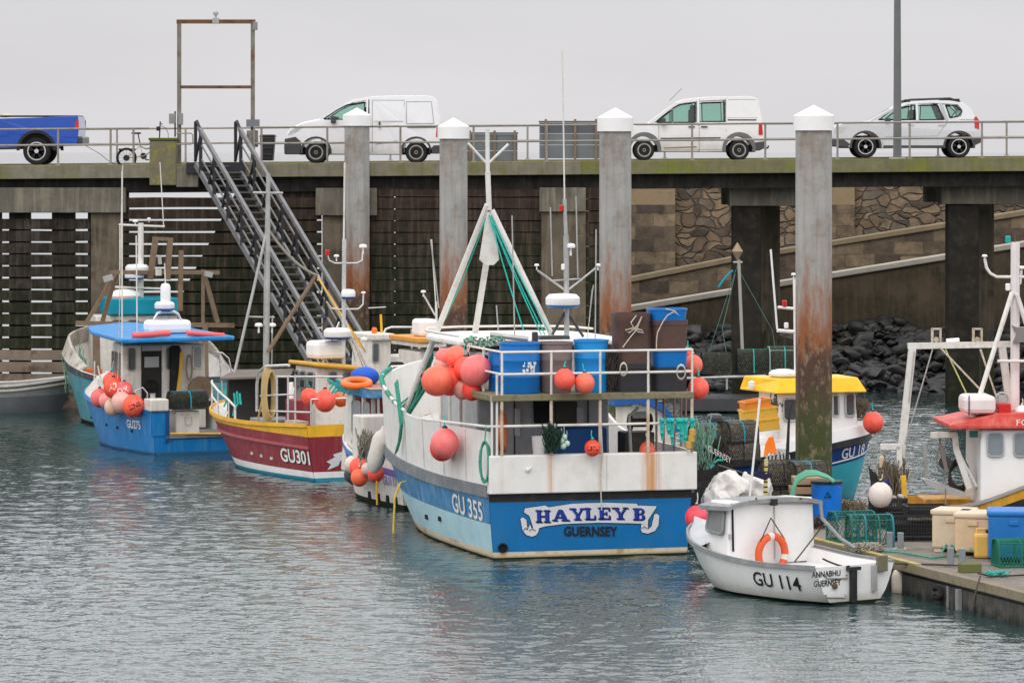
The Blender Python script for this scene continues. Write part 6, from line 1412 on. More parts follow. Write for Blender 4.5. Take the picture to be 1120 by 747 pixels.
# ------------------------------------------------------------------ teal boat behind it, with the brown beam gallows
teal = M('weathered_teal_hull', (.05, .26, .32), .55, var=.2, dirt=(.25, .35, .33), amt=.5, streak=(.3, .2, .12), samt=.5)
tealr = M('teal_roof', (.0, .24, .33), .5)
B1 = Boat('fishing_boat', 'weathered teal trawler with brown gallows behind the bright blue boat', 'fishing boat', 187, 43.1, 16, 7,
    beam=[(0, 1.7), (.3, 2.0), (.6, 2.05), (.8, 1.7), (1, .1)], sheer=[(0, 1.3), (.4, 1.45), (.75, 1.75), (1, 2.1)], wl=[(0, 1.5), (.4, 1.75), (.7, 1.3), (1, .02)], rake=.9,
    bands=[(.1, .1, weed), (1.15, 1.5, teal), (None, None, M('dark_teal_grey', (.05, .07, .08), .6, dirt=(.3, .3, .28), amt=.6))], deckz=1.0)
mb = MB(); vs = []
for i in range(31):
    t = .3 + .7 * i / 30; x, y = B1.pt(t, B1.sh(t)); h = crom([.3, .5, .7, 1], [.1, .3, .42, .45], t)
    vs += [(-x, y, B1.sh(t)), (-max(0, x - .15), y, B1.sh(t) + h), (-max(0, x - .22), y, B1.sh(t) + h), (-max(0, x - .08), y, B1.sh(t))]
mb.add(vs, [(i * 4 + j, i * 4 + (j + 1) % 4, (i + 1) * 4 + (j + 1) % 4, (i + 1) * 4 + j) for i in range(30) for j in range(4)] + [(0, 1, 2, 3)])
mb.add([Vector((-v.x, v.y, v.z)) for v in mb.v], [f for f in mb.f]); B1.part('bulwark', mb, M('grimy_white_bulwark', (.5, .47, .42), .6, dirt=(.14, .11, .08), amt=.85, dscale=2.5, streak=(.25, .16, .1), samt=.7), smooth=40)
B1.cabin('wheelhouse', -1.1, 1.2, 5.0, 6.4, 1.0, B1.at(150, 345, yl=5).z, offwhite, .05, .3)
a, b_ = B1.at(120, 345, yl=4.9), B1.at(196, 330, yl=4.9); B1.box('wheelhouse_roof', (a.x, 4.9, a.z), (b_.x, 6.5, b_.z + .1), tealr, .04)
for px in (128, 146, 164, 182): a, b_ = B1.at(px - 6, 350, yl=4.98), B1.at(px + 6, 368, yl=4.98); B1.window((a.x, 4.98, a.z), (b_.x, 4.98, a.z), (b_.x, 4.98, b_.z), (a.x, 4.98, b_.z), (0, -1, 0))
a = B1.at(135, 331, yl=5.2); mb = MB(); mb.sph(a, .5, 12, sq=(1, .6, .35)); B1.part('orange_cover', mb, M('orange_tarp', (.7, .16, .06), .7), smooth=True); mb = MB(); mb.sph(a + Vector((.05, .1, .18)), .45, 10, sq=(1, .6, .4)); B1.part('white_cover', mb, cleanwhite, smooth=True)
B1.tubes('mast', [[B1.at(154, 330, yl=5.5), B1.at(154, 244, yl=5.5)]], .08, rail_w); B1.tubes('mast_yard', [[B1.at(130, 246, yl=5.5), B1.at(180, 248, yl=5.5)]], .03, rail_w)
B1.tubes('mast_yard', [[B1.at(126, 314, yl=5.4), B1.at(178, 316, yl=5.4)]], .03, rail_w)
dome(B1, B1.at(150, 294, yl=5.3), .32, .26); dome(B1, B1.at(147, 301, yl=5.3), .26, .18, 'gps_dome')
gps(B1, B1.at(148, 243, yl=5.5), .07); gps(B1, B1.at(163, 240, yl=5.5), .05)
for x0, y0_, x1, y1_ in ((131, 310, 134, 182), (179, 248, 175, 178), (131, 246, 131, 330)): B1.tubes('aerial', [[B1.at(x0, y0_, yl=5.5), B1.at(x1, y1_, yl=5.5)]], .014, rail_w)
def gal(name, x0, y0_, x1, y1_, w_, yl=2.5, m=brownsteel):
    mb = MB(); mb.bar(B1.at(x0, y0_, yl=yl), B1.at(x1, y1_, yl=yl), w_ / 43, w_ / 43); B1.part(name, mb, m)
gal('gallows_beam', 83, 353.5, 256, 356, 5); gal('gallows_post', 105, 353, 107, 462, 7); gal('gallows_post', 224, 353, 226, 470, 6)
gal('gallows_brace', 126, 300, 95, 352, 4); gal('gallows_brace', 127, 300, 112, 352, 4.5, 2.7); gal('gallows_brace', 222, 296, 238, 353, 5)
gal('upper_beam', 120, 298, 240, 298, 4.5); gal('gallows_mast', 170, 262, 164, 306, 6); gal('gallows_mast', 186, 262, 183, 306, 6); gal('gallows_head', 167, 261, 189, 262, 4); gal('gallows_mast', 198, 274, 197, 340, 5); gal('upper_post', 222, 295, 222, 356, 3.5)
gal('winch_block', 170, 298, 176, 298, 7, 2.4, offwhite); gal('floodlight', 113, 306, 123, 303, 6, 2.2, galv); gal('floodlight', 224, 299, 232, 301, 6, 2.2, galv); gal('shackle', 174, 280, 175, 289, 4, 2.4, galv)
mb = MB(); a = B1.at(100, 407, yl=3.5); mb.box(a, (.55, .2, .16)); B1.part('orange_box', mb, orangep); 
netbundle('net_bundle', 'dark net and rope bundle hanging over the side of the teal trawler', B1.w(B1.at(82, 432, yl=5)), .25, 1.2, M('mixed_green_rope', (.2, .36, .27), .9), n=60, seed=12)
# ------------------------------------------------------------------ grey dinghy at the far left
dg = M('grey_dinghy_grp', (.22, .23, .235), .5, var=.08, dirt=(.35, .34, .3), amt=.5)
BD = Boat('dinghy', 'grey open dinghy with a rope fender at the far left under the pier', 'dinghy', -66, 40.6, -84, 3.65,
    beam=[(0, .75), (.4, .85), (.8, .55), (1, .04)], sheer=[(0, .8), (.5, .76), (1, .95)], wl=[(0, .6), (.5, .68), (.85, .3), (1, .01)], rake=.4, bands=[(.42, .5, M('dark_grey_dinghy', (.13, .14, .145), .5)), (None, None, dg)], deckz=.15, inmat=dg, capmat=offwhite)
BD.strip('rope_fender', lambda t: BD.sh(t) - .14, paleRope, w=.04, round_=True)
BD.strip('gunwale', lambda t: BD.sh(t), offwhite, w=.04, h=.06)
mb = MB(); mb.bar(P(-10, 418, 39.6), P(18, 409, 39.6), .04); one(mb, 'oar', offwhite, 'pale oar resting across the grey dinghy', 'oar', P(5, 413, 39.6))
# ------------------------------------------------------------------ dark red boat
red = M('maroon_hull', (.235, .022, .035), .42, var=.1, dirt=(.14, .02, .03), amt=.4, streak=(.36, .1, .1), samt=.5); redp = M('pinkish_moulding', (.36, .08, .09), .5)
B3 = Boat('fishing_boat', 'dark red fishing boat with yellow gunwale band and yellow wheelhouse roof', 'fishing boat', 392, 51, 27, 7.0,
    beam=[(0, 1.22), (.25, 1.36), (.55, 1.4), (.8, 1.1), (.93, .6), (1, .05)], sheer=[(0, 1.2), (.4, 1.1), (.75, 1.14), (1, 1.3)], wl=[(0, 1.02), (.3, 1.2), (.6, 1.05), (.85, .45), (1, .02)], rake=1.1, flare=.75,
    bands=[(.07, .07, M('teal_antifouling', (.02, .25, .35), .6)), (.2, .24, txt_white), (.95, 1.0, red), (None, None, yellowp)], deckz=.55, deckmat=greyp, capmat=yellowp)
B3.strip('moulding', lambda t: .72 + .1 * t ** 1.4, redp, w=.04, h=.06)
B3.strip('gunwale', lambda t: B3.sh(t), yellowp, w=.03, h=.08)
sidetext(B3, 'registration_number', 'GU301', .4, .62, .36, txt_white, xs=1.15, bold=.02, shadow=txt_black)
mb = MB()
for y, z in ((1.75, .38), (2.25, .4), (2.75, .42)): mb.box(B3.side(y, z, -1, 0), (.03, .12, .06))
B3.part('scupper', mb, M('cream_scupper', (.5, .45, .35), .6))
# white ribbon on the stern
mb = MB(); mb.prism([B3.at(*q, yl=-.03) for q in ((357, 505), (366, 500), (364, 497), (374, 494), (388, 490), (388, 499), (372, 504), (370, 509), (358, 514), (362, 508))], (0, -.01, 0)); B3.part('name_ribbon', mb, M('ribbon_silver_white', (.6, .6, .62), .5))
# wheelhouse forward
y3 = 3.0; zt = B3.at(350, 402, yl=y3).z; xa = B3.at(345, 0, yl=y3).x; xb = B3.at(400, 0, yl=y3).x
B3.cabin('wheelhouse', xa, xb, y3, 4.4, .6, zt, offwhite, .04, .2)
B3.box('wheelhouse_stripe', (xa - .01, y3 - .012, B3.at(0, 448, yl=y3).z), (xb + .01, y3 + .6, B3.at(0, 444, yl=y3).z), yellowp)
B3.box('red_locker', (B3.at(322, 0, yl=2.0).x, 2.0, .56), (B3.at(340, 0, yl=2.0).x, 2.5, B3.at(0, 448, yl=2.0).z), red, .02)
mb = MB(); mb.bb((xa - .08, y3 - .2, zt - .02), (xb + .1, 4.35, zt + .07)); 
for v in mb.v: v.x += -.0; v.z += .05 * (1 - v.x * v.x)
B3.part('wheelhouse_roof', mb, M('mustard_roof', (.62, .33, .03), .5, dirt=(.4, .22, .05), amt=.5), bevel=.04)
def win3(px0, px1, yl): 
    A, Bq = B3.at(px0, 407, yl=yl), B3.at(px1, 419, yl=yl); B3.window((A.x, yl, A.z), (Bq.x, yl, A.z), (Bq.x, yl, Bq.z), (A.x, yl, Bq.z), (0, -1, 0))
for wa, wb in ((3.1, 3.45), (3.55, 3.85), (3.95, 4.15)): B3.window((xa, wa, zt - .5), (xa, wb, zt - .5), (xa + .03, wb, zt - .12), (xa + .03, wa, zt - .12), (-1, 0, 0), fw=.04)
win3(360, 368, y3); win3(376, 384, y3)
B3.box('liferaft', (B3.at(339, 0, yl=3.6).x, 3.3, zt + .16), (B3.at(373, 0, yl=3.6).x, 3.9, B3.at(0, 381, yl=3.6).z), cleanwhite, .1)
m3 = 3.5
B3.tubes('mast', [[B3.at(375.5, 400, yl=m3), B3.at(376.5, 262, yl=m3)]], .05, stainless); B3.tubes('whip_aerial', [[B3.at(376, 265, yl=m3), B3.at(377, 178, yl=m3)]], .022, rail_w)
B3.tubes('mast_arm', [[B3.at(358, 279, yl=m3), B3.at(360, 285, yl=m3), B3.at(366, 288, yl=m3), B3.at(390, 288, yl=m3), B3.at(396, 285, yl=m3), B3.at(397, 273, yl=m3)]], .02, stainless)
B3.tubes('mast_arm', [[B3.at(357, 330, yl=m3), B3.at(362, 337, yl=m3), B3.at(370, 338.5, yl=m3), B3.at(392, 338, yl=m3), B3.at(397, 333, yl=m3), B3.at(397.5, 322, yl=m3)]], .02, stainless)
gps(B3, B3.at(397, 271, yl=m3), .09); lampb(B3, B3.at(358, 276.5, yl=m3), lampred, .05); gps(B3, B3.at(368, 281, yl=m3), .06); gps(B3, B3.at(397.5, 321, yl=m3), .05)
dome(B3, B3.at(381, 321, yl=m3 - .1), .16, .2, 'satellite_dome'); dome(B3, B3.at(369, 364, yl=m3 - .3), .31, .24)
for q0, q1 in (((352, 399), (371, 352)), ((389, 395), (378, 350)), ((398, 402), (377, 350))): B3.tubes('mast_stay', [[B3.at(*q0, yl=m3), B3.at(*q1, yl=m3)]], .02, stainless)
gps(B3, B3.at(398, 372, yl=m3), .08)
# left mast with brace, standing forward
B3.tubes('derrick_mast', [[B3.at(291, 400, yl=5.0), B3.at(292, 300, yl=5.0), B3.at(293.5, 190, yl=5.0)]], [.075, .075, .05], galv)
B3.tubes('cross_tree', [[B3.at(277, 211, yl=5.0), B3.at(309, 211.5, yl=5.0)]], .03, galv)
B3.tubes('derrick_boom', [[B3.at(293, 385, yl=4.8), B3.at(346, 301, yl=4.8)]], .05, brownsteel)
B3.tubes('mast_leg', [[B3.at(292, 252, yl=5.0), B3.at(256, 410, yl=5.0)]], .035, galv); B3.tubes('mast_leg', [[B3.at(271, 346.5, yl=5.0), B3.at(300, 347, yl=5.0)]], .02, galv)
B3.tubes('rigging', [sag(B3.at(294, 252, yl=5.0), B3.at(346, 301, yl=4.8), .15)], .03, M('mixed_rope', (.3, .27, .22), .9)); B3.tubes('rigging', [[B3.at(298, 345, yl=5.0), B3.at(297, 402, yl=5.0)]], .02, galv)
gps(B3, B3.at(283, 357, yl=5.0), .09); gps(B3, B3.at(297.5, 357, yl=5.0), .09)
for q0, q1, m_ in (((346, 301), (395, 380), yellowp), ((347, 303), (400, 385), M('worn_orange_strop', (.45, .27, .08), .8))): B3.tubes('boom_strop', [[B3.at(*q0, yl=4.8), B3.at(*q1, yl=3.9)]], .02, m_)
B3.tubes('boom_strop', [[B3.at(347, 301, yl=4.8), B3.at(402, 402, yl=3.9)]], .03, galv)
# shelter and rails
sh = [B3.at(*q, yl=3.4) for q in ((233, 413), (325, 410))]
mb = MB(); A_ = [B3.at(240, 416, yl=4.3), B3.at(318, 413, yl=3.2), B3.at(322, 406, yl=4.6), B3.at(256, 407, yl=5.6)]; mb.prism(A_, (0, 0, .06)); B3.part('shelter_canopy', mb, M('grey_brown_canvas', (.16, .14, .12), .8), bevel=.02)
B3.box('shelter_wall', (B3.at(252, 0, yl=4.6).x, 4.7, .6), (B3.at(316, 0, yl=4.6).x, 4.8, A_[0].z), M('dark_grey_wall', (.06, .06, .06), .7))
B3.box('hatch', (-1.0, 2.6, .6), (-.2, 3.6, 1.15), M('grey_hatch', (.25, .26, .27), .6), .03)
rl = []
for t_, dzz in ((.86, .62), (.8, .64), (.74, .62), (.68, .56), (.62, .5), (.56, .42), (.5, .3)): x, y = B3.pt(t_, B3.sh(t_)); rl.append(Vector((-max(0, x - .03), y, B3.sh(t_) + dzz)))
B3.tubes('bow_rail', [rl + [Vector((rl[-1].x, rl[-1].y, B3.sh(.5)))]], .026, rail_w); B3.tubes('bow_rail', [[Vector((p.x, p.y, p.z - .3)) for p in rl[:6]]], .02, rail_w)
for p in (rl[0], rl[3], rl[5]): B3.tubes('rail_post', [[p, Vector((p.x, p.y, B3.sh(p.y / B3.L)))]], .02, rail_w)
fr_ = [(282, 449), (283, 440), (282, 413), (285, 404), (292, 401), (318, 400)]
fx = -1.2
B3.tubes('hauler_frame', [[B3.at(281, 450, xl=fx), B3.at(281, 420, xl=fx), B3.at(283, 407, xl=fx), B3.at(291, 400.5, xl=fx), B3.at(316, 399.5, xl=fx)]], .035, stainless)
B3.tubes('hand_rail', [[B3.at(303, 412, xl=fx), B3.at(375, 412, yl=0)]], .022, stainless)
B3.tubes('hand_rail', [[B3.at(285, 433, xl=fx), B3.at(322, 431, xl=fx)]], .02, stainless)
for px in (303, 315, 323): B3.tubes('rail_post', [[B3.at(px, 410, xl=fx), B3.at(px, 467, xl=fx)]], .022, stainless)
B3.tubes('hand_rail', [[B3.at(283, 449, xl=fx), B3.at(340, 451, xl=fx)]], .02, stainless)
B3.tubes('stern_rail', [[(-1.1, .02, 1.75), (1.1, .02, 1.75)], ], .022, stainless); B3.tubes('rail_post', [[(-1.1, .02, 1.2), (-1.1, .02, 1.75)]], .02, stainless)
B3.box('fuel_plate', (-1.2, .6, 1.18), (-.9, 1.2, 1.24), galv)
mb = MB()
for k in range(5):
    c = B3.w(B3.at(292 + k * 1.2, 434, xl=fx)); mb.tube([c + Vector((.11 * math.cos(a) , .05 * math.cos(a) + .02 * k, (.62 - .03 * k) * math.sin(a) + .05)) for a in [2 * math.pi * q / 22 for q in range(22)]], .022, 6, closed=True)
mb.tube([B3.w(B3.at(*q, xl=fx - .1)) for q in ((288, 428), (286, 440), (283, 455), (279, 471))], .024, 6)
one(mb, 'hose_coil', M('tan_yellow_hose', (.5, .36, .16), .6), 'tan hose coiled over the rail of the dark red boat', 'hose', B3.w(B3.at(292, 440, xl=fx)), smooth=True)
mb = MB()
for px, py0, py1 in ((256, 430, 455), (259, 428, 446), (246, 427, 445), (262, 430, 440)):
    a = B3.w(B3.at(px, py0, xl=-1.32)); mb.tube([a, a + Vector((.03, -.03, -.25)), a + Vector((-.02, -.03, -(py1 - py0) / 50))], .024, 5)
one(mb, 'rail_ropes', tealrope, 'teal ropes looped on the bow rail of the dark red boat', 'rope', B3.w(B3.at(256, 440, xl=-1.32)), smooth=True)
G3 = 'buoys hanging on the dark red boat'
gbuoy(B3, 338, 433.5, 9, 1.0, coral, 'smaller left buoy of the pair on the dark red boat', G3); gbuoy(B3, 355.5, 438, 12, .1, coral, 'larger right buoy of the pair on the dark red boat', G3)
gbuoy(B3, 373, 435, 9.5, .3, orange, 'orange buoy half hidden behind the small blue roofed boat', G3)
# ------------------------------------------------------------------ small white boat with blue roof
B4 = Boat('fishing_boat', 'small white cabin boat with blue edged roof moored left of the big blue boat', 'fishing boat', 492, 55.5, 22, 5.0,
    beam=[(0, 1.05), (.3, 1.14), (.6, 1.1), (.85, .7), (1, .04)], sheer=[(0, .92), (.4, .92), (.75, 1.15), (1, 1.4)], wl=[(0, .95), (.4, 1.02), (.7, .75), (1, .02)], rake=.6,
    bands=[(.1, .1, weed), (.62, .95, offwhite), (.76, 1.1, M('purple_stripe', (.16, .1, .35), .5)), (None, None, offwhite)], deckz=.4)
B4.strip('blue_stripe', lambda t: B4.sh(t) - .06, bluep, w=.012, h=.09, t0=.5)
mb = MB()
for y in (.35, .75, 1.2, 1.7): mb.box(B4.side(y, .17, -1, 0), (.05, .12, .14))
B4.part('drain', mb, blackr)
sidetext(B4, 'registration_number', 'GU117', .26, .55, .45, M('faded_blue_lettering', (.2, .25, .55), .5), xs=.9)
y4 = 2.0; zt = B4.at(410, 434, yl=y4).z; xa, xb = B4.at(398, 0, yl=y4).x, B4.at(434, 0, yl=y4).x; xa = -.98
B4.cabin('wheelhouse_front', xa, 1.0, 3.0, 3.7, .5, zt, offwhite, .03, .25)
B4.box('cabin_side', (xa, y4 - .2, .5), (xa + .05, 3.1, 1.18), offwhite); B4.box('cabin_side', (.95, y4 - .2, .5), (1.0, 3.1, zt), offwhite)
for y in (y4 - .2, 2.35, 3.0): B4.box('cabin_post', (xa, y - .04, 1.1), (xa + .06, y + .06, zt), offwhite if y > 2 else greyp)
for ya, yb in ((1.92, 2.28), (2.45, 2.95)): B4.window((xa, ya, 1.3), (xa, yb, 1.3), (xa, yb, zt - .12), (xa, ya, zt - .12), (-1, 0, 0), mat=M('see_through_grey_glass', (.16, .17, .18), .1))
B4.box('dark_red_bulkhead', (-.9, 2.95, .6), (.9, 2.99, zt - .1), M('pink_red_panel', (.6, .1, .12), .6)); B4.box('bulkhead_frame', (-.6, 2.9, 1.5), (.6, 2.95, 1.56), greyp)
mb = MB(); mb.add([(xa - .1, y4 - .35, zt), (1.05, y4 - .35, zt), (1.0, 3.9, zt), (xa, 3.9, zt), (xa - .12, y4 - .38, zt + .16), (1.07, y4 - .38, zt + .16), (1.02, 3.95, zt + .2), (xa - .02, 3.95, zt + .2)], [(0, 1, 2, 3), (0, 1, 5, 4), (1, 2, 6, 5), (2, 3, 7, 6), (3, 0, 4, 7)]); B4.part('roof_edge', mb, M('mid_blue_roof_edge', (.02, .2, .42), .45, dirt=(.3, .4, .5), amt=.5))
mb = MB(); mb.add([(xa - .06, y4 - .3, zt + .165), (1.0, y4 - .3, zt + .165), (.96, 3.9, zt + .2), (xa + .02, 3.9, zt + .2)], [(0, 1, 2, 3)]); B4.part('roof_top', mb, M('weathered_pinkish_roof', (.4, .22, .16), .8, dirt=(.45, .4, .35), amt=.7))
a = B4.at(403, 473, yl=1.3); B4.box('white_bin', (a.x - .2, 1.1, .5), (a.x + .55, 1.7, B4.at(0, 466, yl=1.1).z), offwhite, .03)
B4.tubes('aft_post', [[(xa + .1, y4 - .3, zt), (xa + .12, y4 - .35, .5)], [(.9, y4 - .3, zt), (.9, y4 - .35, .5)]], .03, greyp)
mb = MB(); mb.sph((0, 3.2, zt + .35), .55, 14, sq=(1.1, .9, .55)); q = MB(); 
one_ = MB(); one_.sph(B4.w(B4.at(399, 412, yl=3.2)), .3, 14, sq=(1.0, .9, .7)); one(one_, 'tarpaulin', M('royal_blue_tarp', (.01, .09, .5), .6, bump=.3, bscale=6), 'royal blue tarpaulin bundle on top of the small cabin boat', 'tarpaulin', B4.w(B4.at(399, 412, yl=3.2)), smooth=True)
mb = MB(); c = B4.w(B4.at(390, 419, yl=2.6)); mb.tube([c + Vector((.26 * math.cos(a), .3 * math.sin(a), .05 * math.sin(a))) for a in [2 * math.pi * k / 28 for k in range(28)]], .07, 10, closed=True)
one(mb, 'life_ring', orangep, 'orange life ring lying flat on the small blue edged roof', 'life ring', c, smooth=True)
B4.tubes('roof_rail', [[B4.at(424, 424, yl=2.2), B4.at(424, 405, yl=2.2), B4.at(428, 401, yl=2.2), B4.at(452, 400, yl=2.2)]], .026, stainless)
a = B4.at(434, 404, yl=2.8); mb = MB(); mb.lathe([(.1, -.15), (.17, -.1), (.19, .05), (.12, .15), (0, .16)], a, 14); B4.part('horn_lamp', mb, blackr, smooth=True)
G4 = 'fenders on the small white cabin boat'
gbuoy(B4, 386, 508, 9.5, 1.7, palewhite, 'dirty white buoy at the left of the small white boat', G4); gbuoy(B4, 385, 519, 9, 1.9, (.05, .05, .06), 'black pear shaped fender at the left of the small white boat', G4, tilt=(0, math.pi))
gbuoy(B4, 393, 511, 11, 1.2, coral, 'coral buoy hanging on the small white boat', G4); gbuoy(B4, 393, 522, 9.5, 1.0, (.92, .14, .05), 'orange buoy lowest on the side of the small white boat', G4)
gbuoy(B4, 402, 513, 7, .8, (.6, .48, .42), 'small dirty cream buoy with rusty marks between the coral ones', G4); gbuoy(B4, 411, 518, 9, .35, (.88, .06, .03), 'bright red buoy with a hanging stick under the long white fender', G4)
mb = MB(); c = P(413.5, 493, 57.5); rot = Matrix.Rotation(R(14), 3, 'Y'); mb.lathe([(0, -.44), (.07, -.42), (.13, -.33), (.165, -.2), (.165, .22), (.12, .34), (.05, .41), (.04, .48), (0, .48)], c, 16, rot=rot); one(mb, 'fender', M('dirty_white_fender', (.6, .56, .5), .5, dirt=(.3, .26, .2), amt=.4), 'long dirty white fender hanging off the stern of the small boat', 'fender', c, smooth=True)
mb = MB(); mb.tube([P(412, 526, 57), P(412.5, 552, 57)], .02, 6); one(mb, 'float_stick', yellowp, 'short yellowish stick hanging below the bright red buoy', 'stick', P(412, 526, 57))
netbundle('net_bundle', 'grey rope bundle hanging in the cabin opening of the small white boat', P(398, 506, 56.5), .12, .6, M('mixed_rope', (.3, .27, .22), .9), n=60, seed=15)
mb = MB()
for k in range(8): a = P(358 + k * 3, 415 + (k % 3) * 2, 54); mb.tube([a, a + Vector((.1, 0, -.05)), a + Vector((.12, 0, -.12)), a + Vector((.03, 0, -.2 - .05 * (k % 2)))], .022, 5)
one(mb, 'rail_ropes', tealrope, 'teal and blue ropes tied along the stern rail beside the red buoy pair', 'rope', P(370, 418, 54), smooth=True)
# ------------------------------------------------------------------ two cabins further back between the boats
B5 = Boat('fishing_boat', 'small boat with a narrow white cabin and orange lamp in front of the dark screen', 'fishing boat', 425, 47.5, 25, 6,
    beam=[(0, 1.0), (.5, 1.15), (.85, .7), (1, .04)], sheer=[(0, .95), (.5, 1.0), (1, 1.4)], wl=[(0, .9), (.5, 1.0), (.85, .4), (1, .02)], rake=.5, bands=[(.1, .1, weed), (None, None, offwhite)], deckz=.5)
a, b_ = B5.at(406, 367, yl=2.2), B5.at(429, 420, yl=2.2); B5.cabin('cabin', a.x, b_.x, 2.2, 3.6, .5, a.z, offwhite, .02, .2); B5.box('cabin_roof', (a.x - .03, 2.1, a.z - .12), (b_.x + .04, 3.5, a.z + .04), offwhite, .04)
A, Bq = B5.at(407.5, 376, yl=2.2), B5.at(414, 396, yl=2.2); B5.window((A.x, 2.2, A.z), (Bq.x, 2.2, A.z), (Bq.x, 2.2, Bq.z), (A.x, 2.2, Bq.z), (0, -1, 0)); B5.box('side_extension', (b_.x, 2.4, .5), (b_.x + .9, 3.2, B5.at(0, 400, yl=2.3).z), offwhite, .03)
mb = MB(); mb.lathe([(.06, -.06), (.07, .03), (.05, .08), (0, .09)], B5.at(409.5, 362, yl=2.4), 12); B5.part('beacon', mb, orangep, smooth=True)
B5.tubes('pole', [[B5.at(417.5, 365, yl=2.6), B5.at(416.5, 344, yl=2.6)]], .03, yellowp)
B5.tubes('roll_bar', [[B5.at(419, 366, yl=2.8), B5.at(422, 360, yl=2.8), B5.at(428, 358, yl=2.8), B5.at(452, 358, yl=2.8), B5.at(458, 362, yl=2.8), B5.at(459, 410, yl=2.8)]], .03, stainless); B5.tubes('roll_bar_strut', [[B5.at(450, 360, yl=2.8), B5.at(450.5, 398, yl=2.8)]], .022, galv)
a = B5.at(447, 392, yl=2.5); B5.box('radar_box', (a.x - .28, 2.4, a.z - .1), (a.x + .28, 2.8, a.z + .1), cleanwhite, .05)
B5.tubes('davit', [[B5.at(403, 337, yl=3), B5.at(422, 336, yl=3)]], .014, stainless)
B6 = Boat('fishing_boat', 'boat with an orange trimmed cabin roof partly behind the white gantry', 'fishing boat', 476, 49.5, 22, 6.4,
    beam=[(0, 1.0), (.5, 1.15), (.85, .7), (1, .04)], sheer=[(0, .95), (.5, 1.0), (1, 1.4)], wl=[(0, .9), (.5, 1.0), (.85, .4), (1, .02)], rake=.5, bands=[(.1, .1, weed), (None, None, offwhite)], deckz=.5)
a, b_ = B6.at(455, 385, yl=2.2), B6.at(520, 420, yl=2.2); B6.cabin('cabin', a.x + .1, 1.0, 2.3, 3.9, .5, a.z, offwhite, .02, .2)
B6.box('roof_trim', (a.x, 2.0, B6.at(0, 384, yl=2.2).z), (1.1, 4.0, B6.at(0, 378.5, yl=2.2).z), M('orange_roof_trim', (.65, .28, .04), .5), .02); B6.box('cabin_roof', (a.x + .05, 2.05, B6.at(0, 389, yl=2.2).z), (1.05, 3.95, B6.at(0, 384.5, yl=2.2).z), offwhite)
A, Bq = B6.at(466, 392, yl=2.3), B6.at(474, 404, yl=2.3); B6.window((A.x, 2.3, A.z), (Bq.x, 2.3, A.z), (Bq.x, 2.3, Bq.z), (A.x, 2.3, Bq.z), (0, -1, 0))
B6.box('liferaft', (a.x + .25, 2.6, B6.at(0, 378, yl=2.4).z), (a.x + .7, 3.2, B6.at(0, 358, yl=2.4).z), cleanwhite, .08)
mb = MB(); mb.lathe([(.1, -.08), (.12, .03), (.08, .1), (0, .11)], B6.at(476.5, 370, yl=2.4), 12); B6.part('beacon', mb, orangep, smooth=True)
B6.tubes('aerial', [[B6.at(477, 338, yl=3), B6.at(472, 262, yl=3)]], .015, rail_w); B6.tubes('mast_arm', [[B6.at(476, 345, yl=3), B6.at(463, 322, yl=3)]], .02, rail_w); B6.tubes('mast', [[B6.at(478, 376, yl=3), B6.at(477, 330, yl=3)]], .03, rail_w); gps(B6, B6.at(463, 320, yl=3), .06)
# blue canopied boat seen below the platform
B8 = Boat('cabin_boat', 'small boat with curved blue canopy seen under the tub platform', 'boat', 705, 53, 12, 5,
    beam=[(0, .9), (.5, 1.05), (.85, .6), (1, .04)], sheer=[(0, .8), (.5, .85), (1, 1.1)], wl=[(0, .8), (.5, .9), (.85, .4), (1, .02)], rake=.4, bands=[(.1, .1, weed), (None, None, offwhite)], deckz=.4)
mb = MB(); arcp = [B8.at(*q, yl=1.6) for q in ((672, 437), (690, 434), (712, 436), (728, 444), (738, 458), (741, 472))]; arci = [B8.at(*q, yl=1.6) for q in ((738, 475), (734, 462), (725, 450), (711, 443), (690, 442), (672, 444))]
mb.prism(arcp + arci, (0, 1.8, 0)); B8.part('canopy', mb, M('blue_grp', (.01, .09, .32), .45))
mb = MB(); mb.prism([B8.at(*q, yl=1.75) for q in ((674, 445), (710, 444), (724, 451), (733, 463), (736, 490), (674, 490))], (0, .05, 0)); B8.part('cabin_front', mb, offwhite)
A, Bq = B8.at(690, 450, yl=1.74), B8.at(714, 464, yl=1.74); B8.window((A.x, 1.74, A.z), (Bq.x - .1, 1.74, A.z), (Bq.x, 1.74, Bq.z), (A.x, 1.74, Bq.z), (0, -1, 0))
# ------------------------------------------------------------------ floating pontoon in the right foreground
PZ = .5; pA = Vector((5.24, 64.0, 0)); pd = Vector((-.308, .951, 0)).normalized(); pn = Vector((pd.y, -pd.x, 0))  # along / across (to the right)
def pp(u, v, z=0): return pA + pd * u + pn * v + Vector((0, 0, z))     # u along (away), v across
deckw = M('grey_brown_pontoon_deck', (.2, .175, .15), .9, var=.2, scale=3, dirt=(.1, .085, .065), amt=.5, dscale=2, streak=(.28, .25, .2), samt=.3, bump=.3, bscale=25)
woodedge = M('worn_edge_timber', (.24, .2, .14), .85, var=.25, scale=4, dirt=(.13, .13, .05), amt=.7, dscale=4, bump=.3, bscale=18)
floatm = M('grey_float_side', (.055, .055, .052), .7, var=.2, dirt=(.15, .13, .1), amt=.5, streak=(.14, .13, .11), samt=.5, low=(.02, .025, .02), lowz=(.02, .15))
pt = thing('pontoon', 'long floating pontoon with grey brown deck and worn timber edge in the right foreground', 'pontoon', pp(0, 0))
U0, U1, PW = -17, 8.2, 3.3
nb = 84
